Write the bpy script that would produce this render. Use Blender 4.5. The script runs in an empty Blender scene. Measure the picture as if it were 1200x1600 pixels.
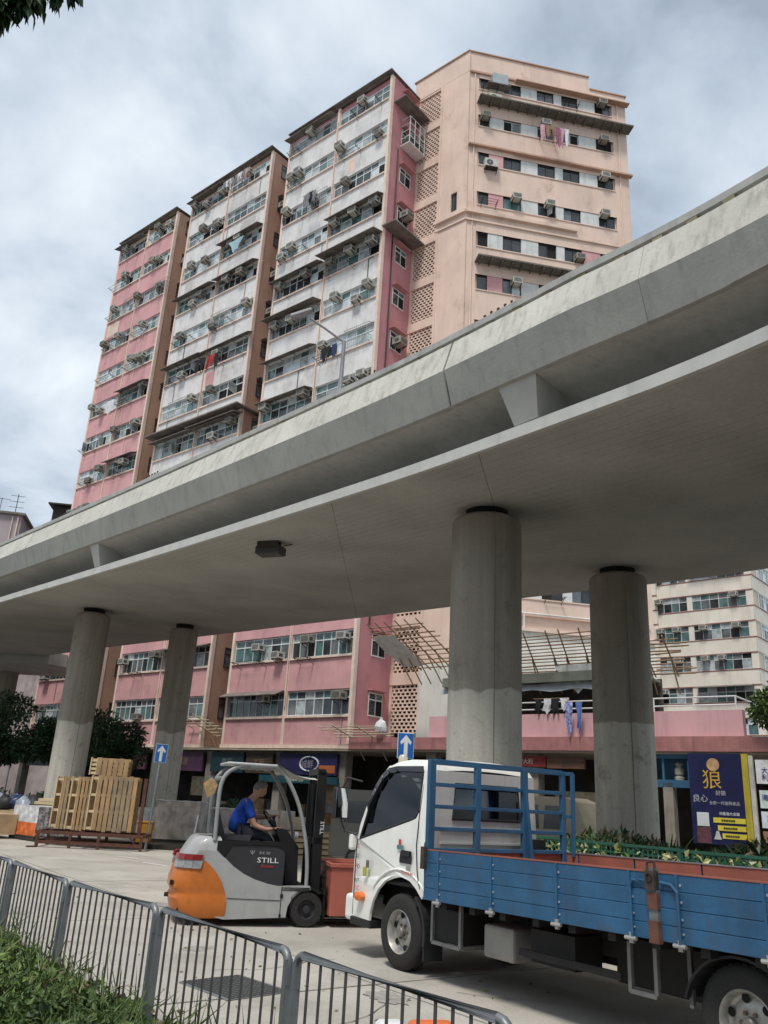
import bpy, bmesh, math, random
import numpy as np
from mathutils import Vector, Matrix
from mathutils.geometry import tessellate_polygon
R = math.radians
rng = random.Random(7)
scene = bpy.context.scene
COL = scene.collection

# ------------------------------------------------------------------ camera
PITCH, ROLL = 0.33765, -0.05721
cam_d = bpy.data.cameras.new('camera'); cam = bpy.data.objects.new('camera', cam_d); COL.objects.link(cam)
_F = Vector((0, math.cos(PITCH), math.sin(PITCH))); _U0 = Vector((0, -math.sin(PITCH), math.cos(PITCH))); _R0 = Vector((1, 0, 0))
_R = _R0*math.cos(ROLL) - _U0*math.sin(ROLL); _U = _U0*math.cos(ROLL) + _R0*math.sin(ROLL)
cam.matrix_world = Matrix(((_R.x, _U.x, -_F.x, 0), (_R.y, _U.y, -_F.y, 0), (_R.z, _U.z, -_F.z, 1.76), (0, 0, 0, 1)))
cam_d.sensor_fit = 'VERTICAL'; cam_d.sensor_height = 36; cam_d.lens = 1284/1600*36
cam_d.clip_start = .05; cam_d.clip_end = 3000
scene.camera = cam
scene.render.resolution_x, scene.render.resolution_y = 768, 1024
vs = scene.view_settings
vs.view_transform = 'Standard'; vs.look = 'None'; vs.gamma = 1; vs.use_curve_mapping = False; vs.exposure = 0.95

# ------------------------------------------------------------------ sky: overcast cloud over a Nishita sky
SUN_AZ, SUN_EL = R(203), R(63)          # azimuth from +Y towards +X
world = bpy.data.worlds.new('World'); scene.world = world; world.use_nodes = True
nt = world.node_tree; nt.nodes.clear()
def wn(t, **k):
    n = nt.nodes.new(t)
    for a, b in k.items(): setattr(n, a, b)
    return n
L = nt.links.new
out = wn('ShaderNodeOutputWorld'); bg = wn('ShaderNodeBackground'); bg.inputs['Strength'].default_value = 0.085
sky = wn('ShaderNodeTexSky', sky_type='NISHITA', sun_disc=False, sun_elevation=SUN_EL, sun_rotation=SUN_AZ)
tc = wn('ShaderNodeTexCoord'); sp = wn('ShaderNodeSeparateXYZ'); L(tc.outputs['Generated'], sp.inputs[0])
zz = wn('ShaderNodeMath', operation='MAXIMUM'); L(sp.outputs[2], zz.inputs[0]); zz.inputs[1].default_value = 0.0
za = wn('ShaderNodeMath', operation='ADD'); L(zz.outputs[0], za.inputs[0]); za.inputs[1].default_value = 0.35
dx = wn('ShaderNodeMath', operation='DIVIDE'); L(sp.outputs[0], dx.inputs[0]); L(za.outputs[0], dx.inputs[1])
dy = wn('ShaderNodeMath', operation='DIVIDE'); L(sp.outputs[1], dy.inputs[0]); L(za.outputs[0], dy.inputs[1])
cb = wn('ShaderNodeCombineXYZ'); L(dx.outputs[0], cb.inputs[0]); L(dy.outputs[0], cb.inputs[1])
n1 = wn('ShaderNodeTexNoise'); n1.inputs['Scale'].default_value = 3.4; n1.inputs['Detail'].default_value = 7; n1.inputs['Roughness'].default_value = .52; n1.inputs['Distortion'].default_value = .25
L(cb.outputs[0], n1.inputs['Vector'])
n2 = wn('ShaderNodeTexNoise'); n2.inputs['Scale'].default_value = 1.1; n2.inputs['Detail'].default_value = 3
mp = wn('ShaderNodeMapping'); mp.inputs['Location'].default_value = (3.1, 1.7, 0); L(cb.outputs[0], mp.inputs[0]); L(mp.outputs[0], n2.inputs['Vector'])
ad = wn('ShaderNodeMath', operation='MULTIPLY_ADD'); L(n2.outputs[0], ad.inputs[0]); ad.inputs[1].default_value = .45; L(n1.outputs[0], ad.inputs[2])
cr = wn('ShaderNodeValToRGB'); L(ad.outputs[0], cr.inputs[0])
e = cr.color_ramp.elements
e[0].position = .56; e[0].color = (2.35, 2.8, 3.4, 1)
e[1].position = .92; e[1].color = (5.8, 6.25, 6.6, 1)
m1 = e.new(.66); m1.color = (3.35, 3.9, 4.55, 1)
m2 = e.new(.77); m2.color = (4.5, 5.0, 5.55, 1)
mx = wn('ShaderNodeMix', data_type='RGBA'); mx.inputs[0].default_value = .93
L(sky.outputs[0], mx.inputs[6]); L(cr.outputs[0], mx.inputs[7]); L(mx.outputs[2], bg.inputs['Color']); L(bg.outputs[0], out.inputs['Surface'])
sd = bpy.data.lights.new('sun', 'SUN'); sd.energy = 1.5; sd.angle = R(12); sd.color = (1, .95, .88)
sun = bpy.data.objects.new('sun', sd); COL.objects.link(sun)
_s = Vector((math.sin(SUN_AZ)*math.cos(SUN_EL), math.cos(SUN_AZ)*math.cos(SUN_EL), math.sin(SUN_EL)))
sun.rotation_euler = _s.to_track_quat('Z', 'Y').to_euler(); sun.location = _s*60

# ------------------------------------------------------------------ materials
MATS = {}
def mat(name, base, rough=.8, metal=0., var=.18, vs=1.5, streak=0., bump=0., bs=25., spec=.35, fine=0., alpha=None, emit=0, rust=0, rustcol=(.16,.06,.025), coat=0, sscale=5., grime=0, gcol=(.20,.17,.14), gs=1.6, glo=.53):
    if name in MATS: return MATS[name]
    m = bpy.data.materials.new(name); m.use_nodes = True; n = m.node_tree.nodes; l = m.node_tree.links
    b = n['Principled BSDF']; b.inputs['Roughness'].default_value = rough; b.inputs['Metallic'].default_value = metal
    b.inputs['Specular IOR Level'].default_value = spec; b.inputs['Coat Weight'].default_value = coat
    g = n.new('ShaderNodeNewGeometry')
    cur = None
    def noise(scale, detail=5, vec=None, rough=.55):
        t = n.new('ShaderNodeTexNoise'); t.inputs['Scale'].default_value = scale; t.inputs['Detail'].default_value = detail; t.inputs['Roughness'].default_value = rough
        l.new(vec or g.outputs['Position'], t.inputs['Vector']); return t.outputs[0]
    def rng_(src, a, b_, c, d):
        r = n.new('ShaderNodeMapRange'); r.inputs[1].default_value = a; r.inputs[2].default_value = b_; r.inputs[3].default_value = c; r.inputs[4].default_value = d
        l.new(src, r.inputs[0]); return r.outputs[0]
    val = rng_(noise(vs), .3, .7, 1-var, 1+var*.5)
    if fine:
        f = rng_(noise(bs*1.6, 3), .3, .7, 1-fine, 1+fine*.6)
        mm = n.new('ShaderNodeMath'); mm.operation = 'MULTIPLY'; l.new(val, mm.inputs[0]); l.new(f, mm.inputs[1]); val = mm.outputs[0]
    if streak:
        mpn = n.new('ShaderNodeMapping'); mpn.inputs['Scale'].default_value = (sscale, sscale, .22); l.new(g.outputs['Position'], mpn.inputs[0])
        s = rng_(noise(1., 5, mpn.outputs[0], .6), .50, .78, 1, 1-streak)
        mm = n.new('ShaderNodeMath'); mm.operation = 'MULTIPLY'; l.new(val, mm.inputs[0]); l.new(s, mm.inputs[1]); val = mm.outputs[0]
    hsv = n.new('ShaderNodeHueSaturation'); hsv.inputs['Color'].default_value = (*base, 1); l.new(val, hsv.inputs['Value'])
    col = hsv.outputs[0]
    if grime:
        mpg = n.new('ShaderNodeMapping'); mpg.inputs['Scale'].default_value = (1,1,.6); l.new(g.outputs['Position'], mpg.inputs[0])
        mixg = n.new('ShaderNodeMix'); mixg.data_type = 'RGBA'; mixg.inputs[7].default_value = (*gcol, 1)
        l.new(rng_(noise(gs, 10, mpg.outputs[0], .72), glo, glo+.16, 0, grime), mixg.inputs[0]); l.new(col, mixg.inputs[6]); col = mixg.outputs[2]
    if rust:
        mixr = n.new('ShaderNodeMix'); mixr.data_type = 'RGBA'; mixr.inputs[7].default_value = (*rustcol, 1)
        l.new(rng_(noise(vs*3.1, 8, None, .7), .56, .66, 0, rust), mixr.inputs[0]); l.new(col, mixr.inputs[6]); col = mixr.outputs[2]
    l.new(col, b.inputs['Base Color'])
    if bump:
        bn = n.new('ShaderNodeBump'); bn.inputs['Strength'].default_value = bump; bn.inputs['Distance'].default_value = .02
        l.new(noise(bs, 6), bn.inputs['Height']); l.new(bn.outputs[0], b.inputs['Normal'])
    if emit:
        b.inputs['Emission Color'].default_value = (*base, 1); b.inputs['Emission Strength'].default_value = emit
    MATS[name] = m; return m
def glassy(name, tint, trans, rough=.04):
    m = bpy.data.materials.new(name); m.use_nodes = True; n = m.node_tree.nodes; l = m.node_tree.links; n.clear()
    o = n.new('ShaderNodeOutputMaterial'); t = n.new('ShaderNodeBsdfTransparent'); t.inputs[0].default_value = (*trans, 1)
    g = n.new('ShaderNodeBsdfGlossy'); g.inputs['Roughness'].default_value = rough; g.inputs[0].default_value = (*tint, 1)
    fr = n.new('ShaderNodeFresnel'); fr.inputs[0].default_value = 1.5; mx_ = n.new('ShaderNodeMixShader')
    l.new(fr.outputs[0], mx_.inputs[0]); l.new(t.outputs[0], mx_.inputs[1]); l.new(g.outputs[0], mx_.inputs[2]); l.new(mx_.outputs[0], o.inputs[0])
    MATS[name] = m; return m

concrete = mat('flyover_concrete', (.42,.415,.385), .85, var=.16, vs=.7, streak=.22, bump=.25, bs=9, fine=.06)
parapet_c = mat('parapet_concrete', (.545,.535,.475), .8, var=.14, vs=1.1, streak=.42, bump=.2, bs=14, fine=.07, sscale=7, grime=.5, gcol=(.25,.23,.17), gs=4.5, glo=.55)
parapet_low = mat('parapet_shaded_concrete', (.36,.36,.33), .82, grime=.35, gs=2, gcol=(.16,.14,.11), glo=.6, var=.13, vs=.9, streak=.25, bump=.2, bs=14, fine=.05)  # darker than the upper face: shade of the down-slanting side put into colour
strip_c = mat('edge_skylit', (.52,.52,.49), .7, var=.12, vs=2, streak=.15)  # pale tone holds the sky light falling on the slab edge
rail_c = mat('rail_concrete', (.40,.405,.38), .7, var=.15, vs=2, streak=.3)
ground_c = mat('road_concrete', (.50,.46,.40), .9, var=.2, vs=.6, bump=.35, bs=22, fine=.10)
far_ground = mat('asphalt_far', (.17,.16,.15), .9, var=.2, vs=.3, bump=.2)
white_wall = mat('white_plaster', (.73,.715,.70), .85, var=.12, vs=.9, streak=.16, bump=.15, bs=8, sscale=3.5, grime=.55, gcol=(.36,.32,.29), gs=1.1, glo=.52)
pink_wall = mat('pink_plaster', (.66,.36,.365), .85, var=.12, vs=.9, grime=.45, gcol=(.30,.17,.16), gs=1.2, glo=.54, streak=.14, bump=.15, bs=8, sscale=2.5)
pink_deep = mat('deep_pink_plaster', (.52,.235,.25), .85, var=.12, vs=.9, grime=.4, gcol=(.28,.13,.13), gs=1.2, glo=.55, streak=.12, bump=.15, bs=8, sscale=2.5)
tan_wall = mat('tan_plaster', (.75,.575,.475), .88, var=.12, vs=.6, grime=.55, gcol=(.36,.23,.17), gs=.9, glo=.55, streak=.14, bump=.2, bs=7, sscale=1.8)
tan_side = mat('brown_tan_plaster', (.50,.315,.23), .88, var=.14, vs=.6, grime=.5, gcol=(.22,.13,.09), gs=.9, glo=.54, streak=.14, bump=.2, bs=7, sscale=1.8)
trim = mat('cream_trim', (.80,.63,.53), .8, var=.15, vs=2, streak=.2)
alu = mat('aluminium_frame', (.72,.76,.76), .45, .1, var=.12, vs=4)
dark_frame = mat('dark_frame', (.045,.045,.045), .5)
pane_dark = mat('pane_dark', (.035,.045,.05), .09, spec=.7, var=.5, vs=1.3)
pane_teal = mat('pane_teal', (.10,.19,.19), .1, spec=.7, var=.5, vs=1.6)
pane_pale = mat('pane_curtain_sky', (.44,.50,.51), .15, spec=.6, var=.5, vs=2.6)  # pale tone mixes curtains with sky reflection put into the colour
pane_grey = mat('pane_grey', (.15,.17,.18), .1, spec=.6, var=.5, vs=2.)
ac_m = mat('ac_casing', (.56,.55,.49), .55, var=.25, vs=6, streak=.3, rust=.25)
ac_d = mat('ac_grille', (.08,.08,.08), .6)
dark_metal = mat('dark_metal', (.05,.045,.04), .6, .3, rust=.3)
rusty = mat('rusty_sheet', (.20,.175,.155), .8, var=.4, vs=2, rust=.5)
galv = mat('galvanised_steel', (.33,.35,.36), .45, .6, var=.2, vs=7)
rail_paint = mat('railing_grey', (.21,.225,.235), .45, .45, var=.25, vs=5, rust=.12)
black = mat('black_void', (.012,.012,.012), .9)
rubber = mat('tyre_rubber', (.028,.027,.026), .85, bump=.2, bs=30, fine=.2)
bamboo = mat('bamboo', (.30,.20,.12), .6, var=.3, vs=4)
bamboo_p = mat('pale_bamboo', (.55,.48,.34), .6, var=.3, vs=4)
wood2 = mat('sawn_wood_grey', (.33,.25,.16), .85, var=.3, vs=3, fine=.15, grime=.5, gs=5, gcol=(.13,.10,.07), streak=.2, sscale=25)
wood3 = mat('sawn_wood_warm', (.46,.29,.14), .8, var=.25, vs=3, fine=.15, grime=.35, gs=6, gcol=(.18,.11,.06), streak=.2, sscale=25)
wood = mat('sawn_wood', (.40,.265,.14), .8, grime=.4, gs=5, gcol=(.15,.10,.06), var=.25, vs=3, fine=.15, streak=.18, sscale=25)
wood_pale = mat('pale_sawn_wood', (.62,.49,.31), .75, var=.15, vs=3, fine=.1)
ply = mat('plywood', (.50,.37,.22), .75, var=.2, vs=2, fine=.08)

# ------------------------------------------------------------------ mesh helpers
class MB:
    def __init__(s): s.v = []; s.f = []; s.m = []; s.uv = None
    def quad(s, *p, m=0):
        i = len(s.v); s.v += [tuple(q) for q in p]; s.f.append(tuple(range(i, i+len(p)))); s.m.append(m)
    def box(s, x0, x1, y0, y1, z0, z1, m=0, mf=None):
        i = len(s.v); s.v += [(x0,y0,z0),(x1,y0,z0),(x1,y1,z0),(x0,y1,z0),(x0,y0,z1),(x1,y0,z1),(x1,y1,z1),(x0,y1,z1)]
        fs = [(0,3,2,1),(4,5,6,7),(0,1,5,4),(1,2,6,5),(2,3,7,6),(3,0,4,7)]  # bottom top front(-y) right back left
        for k, f in enumerate(fs): s.f.append(tuple(i+a for a in f)); s.m.append(m if mf is None else mf[k])
    def obox(s, c, ax, ay, az, m=0):
        c, ax, ay, az = map(Vector, (c, ax, ay, az)); i = len(s.v)
        for sx, sy, sz in ((-1,-1,-1),(1,-1,-1),(1,1,-1),(-1,1,-1),(-1,-1,1),(1,-1,1),(1,1,1),(-1,1,1)): s.v.append(tuple(c+ax*sx+ay*sy+az*sz))
        for f in ((0,3,2,1),(4,5,6,7),(0,1,5,4),(1,2,6,5),(2,3,7,6),(3,0,4,7)): s.f.append(tuple(i+a for a in f)); s.m.append(m)
    def bar(s, p, q, w, h=None, m=0, up=(0,0,1)):
        p, q = Vector(p), Vector(q); d = q-p; up = Vector(up)
        if abs(d.normalized().dot(up)) > .95: up = Vector((1,0,0))
        a = d.cross(up).normalized(); b = a.cross(d).normalized(); h = h or w
        s.obox((p+q)/2, d/2, a*w/2, b*h/2, m)
    def tube(s, pts, r, n=6, m=0, caps=True):
        pts = [Vector(p) for p in pts]; rs = r if isinstance(r, (list, tuple)) else [r]*len(pts); rings = []
        ref = None
        for k, p in enumerate(pts):
            d = (pts[min(k+1, len(pts)-1)]-pts[max(k-1, 0)]).normalized()
            if ref is None: ref = Vector((0,0,1)) if abs(d.z) < .9 else Vector((1,0,0))
            a = d.cross(ref)
            if a.length < 1e-4: ref = Vector((0,1,0)); a = d.cross(ref)
            a.normalize(); b = a.cross(d).normalized(); ref = b.cross(Vector((0,0,0))) if False else ref
            i = len(s.v); rings.append(i)
            for j in range(n):
                t = 2*math.pi*j/n; s.v.append(tuple(p+(a*math.cos(t)+b*math.sin(t))*rs[k]))
        for k in range(len(pts)-1):
            for j in range(n):
                s.f.append((rings[k]+j, rings[k]+(j+1) % n, rings[k+1]+(j+1) % n, rings[k+1]+j)); s.m.append(m)
        if caps:
            s.f.append(tuple(rings[0]+j for j in range(n))[::-1]); s.m.append(m); s.f.append(tuple(rings[-1]+j for j in range(n))); s.m.append(m)
    def lathe(s, prof, n=20, c=(0,0,0), axis='z', m=0, ms=None):
        rings = []
        for r, h in prof:
            i = len(s.v); rings.append(i)
            for j in range(n):
                t = 2*math.pi*j/n; a, b = r*math.cos(t), r*math.sin(t)
                s.v.append((c[0]+a, c[1]+b, c[2]+h) if axis == 'z' else ((c[0]+a, c[1]+h, c[2]+b) if axis == 'y' else (c[0]+h, c[1]+a, c[2]+b)))
        for k in range(len(prof)-1):
            for j in range(n):
                s.f.append((rings[k]+j, rings[k]+(j+1) % n, rings[k+1]+(j+1) % n, rings[k+1]+j)); s.m.append(ms[k] if ms else m)
    def poly(s, outer, holes=(), fn=None, m=0):
        loops = [[Vector((a, b, 0)) for a, b in outer]]+[[Vector((a, b, 0)) for a, b in h] for h in holes]
        tr = tessellate_polygon(loops); i = len(s.v); flat = [p for lp in loops for p in lp]
        s.v += [tuple(fn(p.x, p.y)) for p in flat]
        for t in tr: s.f.append(tuple(i+a for a in t)); s.m.append(m)
    def prism(s, outer, y0, y1, m=0, holes=(), ax='y'):
        mk = {'y': lambda y: (lambda a, b: (a, y, b)), 'x': lambda y: (lambda a, b: (y, a, b)), 'z': lambda y: (lambda a, b: (a, b, y))}[ax]
        s.poly(outer, holes, mk(y0), m); s.poly(outer, holes, mk(y1), m)
        for lp in [outer]+list(holes):
            for k in range(len(lp)):
                a, b = lp[k], lp[(k+1) % len(lp)]
                s.quad(mk(y0)(*a), mk(y0)(*b), mk(y1)(*b), mk(y1)(*a), m=m)
    def xf(s, M): s.v = [tuple(M @ Vector(p)) for p in s.v]; return s
    def mesh(s, name, mats, smooth=None, fix=True):
        me = bpy.data.meshes.new(name); me.from_pydata(s.v, [], s.f)
        for m_ in (mats if isinstance(mats, (list, tuple)) else [mats]): me.materials.append(m_)
        me.polygons.foreach_set('material_index', s.m)
        if fix:
            bm = bmesh.new(); bm.from_mesh(me); bmesh.ops.recalc_face_normals(bm, faces=bm.faces); bm.to_mesh(me); bm.free()
        if smooth is not None:
            me.polygons.foreach_set('use_smooth', [True]*len(me.polygons)); me.set_sharp_from_angle(angle=R(smooth))
        me.update(); return me
    def build(s, name, mats, parent=None, loc=(0,0,0), rot=0, smooth=None, bevel=0, fix=True, seg=2):
        o = link(name, s.mesh(name, mats, smooth, fix), parent, loc, rot)
        if bevel:
            b = o.modifiers.new('bevel', 'BEVEL'); b.width = bevel; b.segments = seg; b.limit_method = 'ANGLE'; b.angle_limit = R(35); b.harden_normals = smooth is not None
        return o
def link(name, me, parent=None, loc=(0,0,0), rot=0):
    o = bpy.data.objects.new(name, me); COL.objects.link(o); o.location = loc
    o.rotation_euler = rot if isinstance(rot, (tuple, list)) else (0, 0, rot)
    if parent: o.parent = parent
    return o
def tag(o, label=None, cat=None, group=None, kind=None):
    if label: o['label'] = label
    if cat: o['category'] = cat
    if group: o['group'] = group
    if kind: o['kind'] = kind
    return o
def thing(name, label, cat, loc=(0,0,0), rot=0, group=None):
    return tag(link(name, None, None, loc, rot), label, cat, group)
def copy_tree(o, parent=None):
    c = o.copy(); COL.objects.link(c); c.parent = parent
    for ch in o.children: copy_tree(ch, c)
    return c
def text_mesh(body, size, m, align='LEFT', extrude=.004, shear=0, sx=1):
    cu = bpy.data.curves.new('txt', 'FONT'); cu.body = body; cu.size = size; cu.extrude = extrude; cu.align_x = align; cu.shear = shear; cu.resolution_u = 2
    o = bpy.data.objects.new('txt', cu); COL.objects.link(o)
    bpy.context.view_layer.update()
    me = bpy.data.meshes.new_from_object(o.evaluated_get(bpy.context.evaluated_depsgraph_get()))
    me.transform(Matrix.Rotation(R(90), 4, 'X') @ Matrix.Diagonal((sx, 1, 1, 1))); me.materials.clear(); me.materials.append(m)
    bpy.data.objects.remove(o); return me            # text stands in the xz plane, reads from -y
def catmull(pts, n=8):
    pts = [Vector(p) for p in pts]; P = [2*pts[0]-pts[1]]+pts+[2*pts[-1]-pts[-2]]; o = []
    for i in range(1, len(P)-2):
        for k in range(n):
            t = k/n; a, b, c, d = P[i-1], P[i], P[i+1], P[i+2]
            o.append(.5*((2*b)+(c-a)*t+(2*a-5*b+4*c-d)*t*t+(3*b-a-3*c+d)*t**3))
    o.append(P[-2]); return o

# ------------------------------------------------------------------ ground and road
ro = MB(); ro.quad((-900,-400,-.03),(900,-400,-.03),(900,1500,-.03),(-900,1500,-.03))
tag(ro.build('ground', far_ground), kind='structure')
joint_m = mat('joint_dirt', (.07,.065,.06), .95)
rb = MB(); rb.quad((-30,-6,-.012),(26,-6,-.012),(26,34,-.012),(-30,34,-.012))
road = tag(rb.build('road', joint_m), kind='structure')
A_ = Vector((math.sin(R(144.5)), math.cos(R(144.5)), 0)); B_ = Vector((math.sin(R(54.5)), math.cos(R(54.5)), 0))
slabs = []
tones = [mat('road_concrete_%s' % n_, c_, .9, var=.14, vs=.7, bump=.3, bs=22, fine=.12, grime=.55, gcol=(.25,.23,.195), gs=.8, glo=.49) for n_, c_ in
         (('warm', (.465,.43,.375)), ('plain', (.45,.42,.37)), ('pale', (.485,.455,.40)), ('grey', (.43,.405,.36)))]
for i in range(-6, 5):
    for j in range(-8, 8):
        a0, b0 = -7.6+4.8*i, 5.65+3.6*j
        c = A_*(a0+2.4)+B_*(b0+1.8)
        if not (-20 < c.x < 16 and 1 < c.y < 33): continue
        m_ = MB(); g = .017
        p = [A_*(a0+g)+B_*(b0+g), A_*(a0+4.8-g)+B_*(b0+g), A_*(a0+4.8-g)+B_*(b0+3.6-g), A_*(a0+g)+B_*(b0+3.6-g)]
        z = rng.uniform(-.002, .002)
        top = [(q.x, q.y, z) for q in p]; bot = [(q.x, q.y, -.011) for q in p]
        m_.quad(*top)
        for k in range(4): m_.quad(bot[k], bot[(k+1) % 4], top[(k+1) % 4], top[k])
        m_.build('concrete_slab', rng.choice(tones), road)
wm = mat('road_paint', (.75,.74,.70), .7, var=.3, vs=5)
for cx, cy, w_, l_, az in ((-5.1,21.9,.12,.95,129), (-6.2,23.4,.12,.8,120), (-9.6,21.2,.1,2.4,120)):
    q = MB(); d = Vector((math.sin(R(az)), math.cos(R(az)), 0)); s_ = Vector((d.y, -d.x, 0)); c = Vector((cx, cy, .006))
    q.quad(c-d*l_/2-s_*w_/2, c+d*l_/2-s_*w_/2, c+d*l_/2+s_*w_/2, c-d*l_/2+s_*w_/2); q.build('road_marking', wm, road)
# square access cover with a studded top
cv = thing('access_cover', 'dark square cover plate set in the road slab just beyond the railing', 'cover', (-1.17, 8.95, 0), R(-47))
q = MB(); q.box(-.42,.42,-.36,.36,.003,.012); q.build('frame', galv, cv)
q = MB()
for i in range(14):
    for j in range(11):
        q.box(-.41+.06*i, -.41+.06*i+.045, -.33+.06*j, -.33+.06*j+.045, .012, .018)
tag(q.build('studs', mat('cover_iron', (.085,.085,.085), .7, .2, var=.3), cv), kind='stuff')

# ------------------------------------------------------------------ flyover
near0 = [(-46,66.5,0),(-33,52.2,0),(-22,40,0),(-15,32.2,0),(-9.78,26.47,0),(-5.11,21.27,0),(-1.17,16.8,0),(.46,14.91,0),(1.61,13.48,0),(2.72,12.05,0),(3.9,10.49,0),(4.79,9.11,0),(5.8,7.2,0),(6.9,4.4,0),(8,.5,0),(8.8,-5,0),(9.2,-13,0)]
far0 = [(-36,69,0),(-26,57,0),(-18.8,49.1,0),(-13.9,44,0),(-6.5,36.8,0),(-3.2,33.5,0),(-.8,31.2,0),(2.4,28,0),(4.6,25.8,0),(6.2,24.3,0),(7.85,22.8,0),(10,20.4,0),(12.6,16.8,0),(15.2,12,0),(17.6,5.5,0),(19.2,-2.5,0),(20,-13,0)]
N_ = catmull(near0, 8); Fp = catmull(far0, 8)
zs = lambda y: 7.3+.033*max(min(y, 60), -4)
nrm = []
for i in range(len(N_)):
    d = (N_[min(i+1, len(N_)-1)]-N_[max(i-1, 0)]).normalized(); nrm.append(Vector((-d.y, d.x, 0))*-1)   # outward, towards the near side
for i in range(len(nrm)):
    if (N_[i]-Fp[i]).dot(nrm[i]) < 0: nrm[i] = -nrm[i]
def P_(i, off, dz):
    dz *= 1-.045*max(0, min(1, (11.5-N_[i].y)/3)); off *= 1-.35*max(0, min(1, (11.5-N_[i].y)/3)) if dz > .9 else 1
    p = N_[i]+nrm[i]*off; return (p.x, p.y, zs(N_[i].y)+dz)
def G_(i, t, dz): p = N_[i].lerp(Fp[i], t); return (p.x, p.y, zs(N_[i].y)*(1-t)+zs(Fp[i].y)*t+dz)
fly = thing('flyover', 'grey concrete road flyover with angled parapet crossing the whole view', 'flyover', (0, 20, 0))
def fb(mb, name, m_, **k):
    mb.v = [(a, b-20, c) for a, b, c in mb.v]; return mb.build(name, m_, fly, **k)
def sweep(mb, prof, i0, i1, closed=True, m=0, cap=True):
    n = len(prof); base = len(mb.v)
    for i in range(i0, i1+1):
        for o_, z_ in prof: mb.v.append(P_(i, o_, z_))
    for i in range(i1-i0):
        for k in range(n if closed else n-1):
            a = base+i*n+k; b = base+i*n+(k+1) % n; mb.f.append((a, b, b+n, a+n)); mb.m.append(m)
    if cap and closed:
        mb.f.append(tuple(base+k for k in range(n))); mb.m.append(m); e_ = base+(i1-i0)*n; mb.f.append(tuple(e_+k for k in range(n))); mb.m.append(m)
def near_idx(x, y): return min(range(len(N_)), key=lambda i: (N_[i]-Vector((x, y, 0))).length)
# soffit material with shutter-board lines along the deck
sof = bpy.data.materials.new('soffit_concrete'); sof.use_nodes = True; n = sof.node_tree.nodes; l = sof.node_tree.links; b = n['Principled BSDF']; b.inputs['Roughness'].default_value = .85; b.inputs['Specular IOR Level'].default_value = .3
g = n.new('ShaderNodeNewGeometry'); uvn = n.new('ShaderNodeUVMap')
nz = n.new('ShaderNodeTexNoise'); nz.inputs['Scale'].default_value = .55; nz.inputs['Detail'].default_value = 7; l.new(g.outputs['Position'], nz.inputs['Vector'])
sp_ = n.new('ShaderNodeSeparateXYZ'); l.new(uvn.outputs[0], sp_.inputs[0])
fr = n.new('ShaderNodeMath'); fr.operation = 'MULTIPLY'; fr.inputs[1].default_value = 38; l.new(sp_.outputs[1], fr.inputs[0])
fr2 = n.new('ShaderNodeMath'); fr2.operation = 'FRACT'; l.new(fr.outputs[0], fr2.inputs[0])
ln = n.new('ShaderNodeMapRange'); ln.inputs[1].default_value = 0; ln.inputs[2].default_value = .15; l.new(fr2.outputs[0], ln.inputs[0])
nz2 = n.new('ShaderNodeTexNoise'); nz2.inputs['Scale'].default_value = .35; l.new(g.outputs['Position'], nz2.inputs['Vector'])
msk = n.new('ShaderNodeMapRange'); msk.inputs[1].default_value = .40; msk.inputs[2].default_value = .52; l.new(nz2.outputs[0], msk.inputs[0])
lo = n.new('ShaderNodeMath'); lo.operation = 'SUBTRACT'; lo.inputs[0].default_value = 1; l.new(ln.outputs[0], lo.inputs[1])
lm = n.new('ShaderNodeMath'); lm.operation = 'MULTIPLY'; l.new(lo.outputs[0], lm.inputs[0]); l.new(msk.outputs[0], lm.inputs[1])
vm = n.new('ShaderNodeMapRange'); vm.inputs[1].default_value = .3; vm.inputs[2].default_value = .7; vm.inputs[3].default_value = .84; vm.inputs[4].default_value = 1.1; l.new(nz.outputs[0], vm.inputs[0])
v2 = n.new('ShaderNodeMath'); v2.operation = 'MULTIPLY_ADD'; v2.inputs[1].default_value = -.22; l.new(lm.outputs[0], v2.inputs[0]); l.new(vm.outputs[0], v2.inputs[2])
nz3 = n.new('ShaderNodeTexNoise'); nz3.inputs['Scale'].default_value = 14; nz3.inputs['Detail'].default_value = 6; l.new(g.outputs['Position'], nz3.inputs['Vector'])
v3 = n.new('ShaderNodeMapRange'); v3.inputs[1].default_value = .3; v3.inputs[2].default_value = .7; v3.inputs[3].default_value = .92; v3.inputs[4].default_value = 1.06; l.new(nz3.outputs[0], v3.inputs[0])
v4 = n.new('ShaderNodeMath'); v4.operation = 'MULTIPLY'; l.new(v2.outputs[0], v4.inputs[0]); l.new(v3.outputs[0], v4.inputs[1])
hs = n.new('ShaderNodeHueSaturation'); hs.inputs['Color'].default_value = (.42,.41,.37,1); l.new(v4.outputs[0], hs.inputs['Value']); l.new(hs.outputs[0], b.inputs['Base Color'])
bp = n.new('ShaderNodeBump'); bp.inputs['Strength'].default_value = .4; bp.inputs['Distance'].default_value = .03; l.new(nz3.outputs[0], bp.inputs['Height']); l.new(bp.outputs[0], b.inputs['Normal'])

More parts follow.
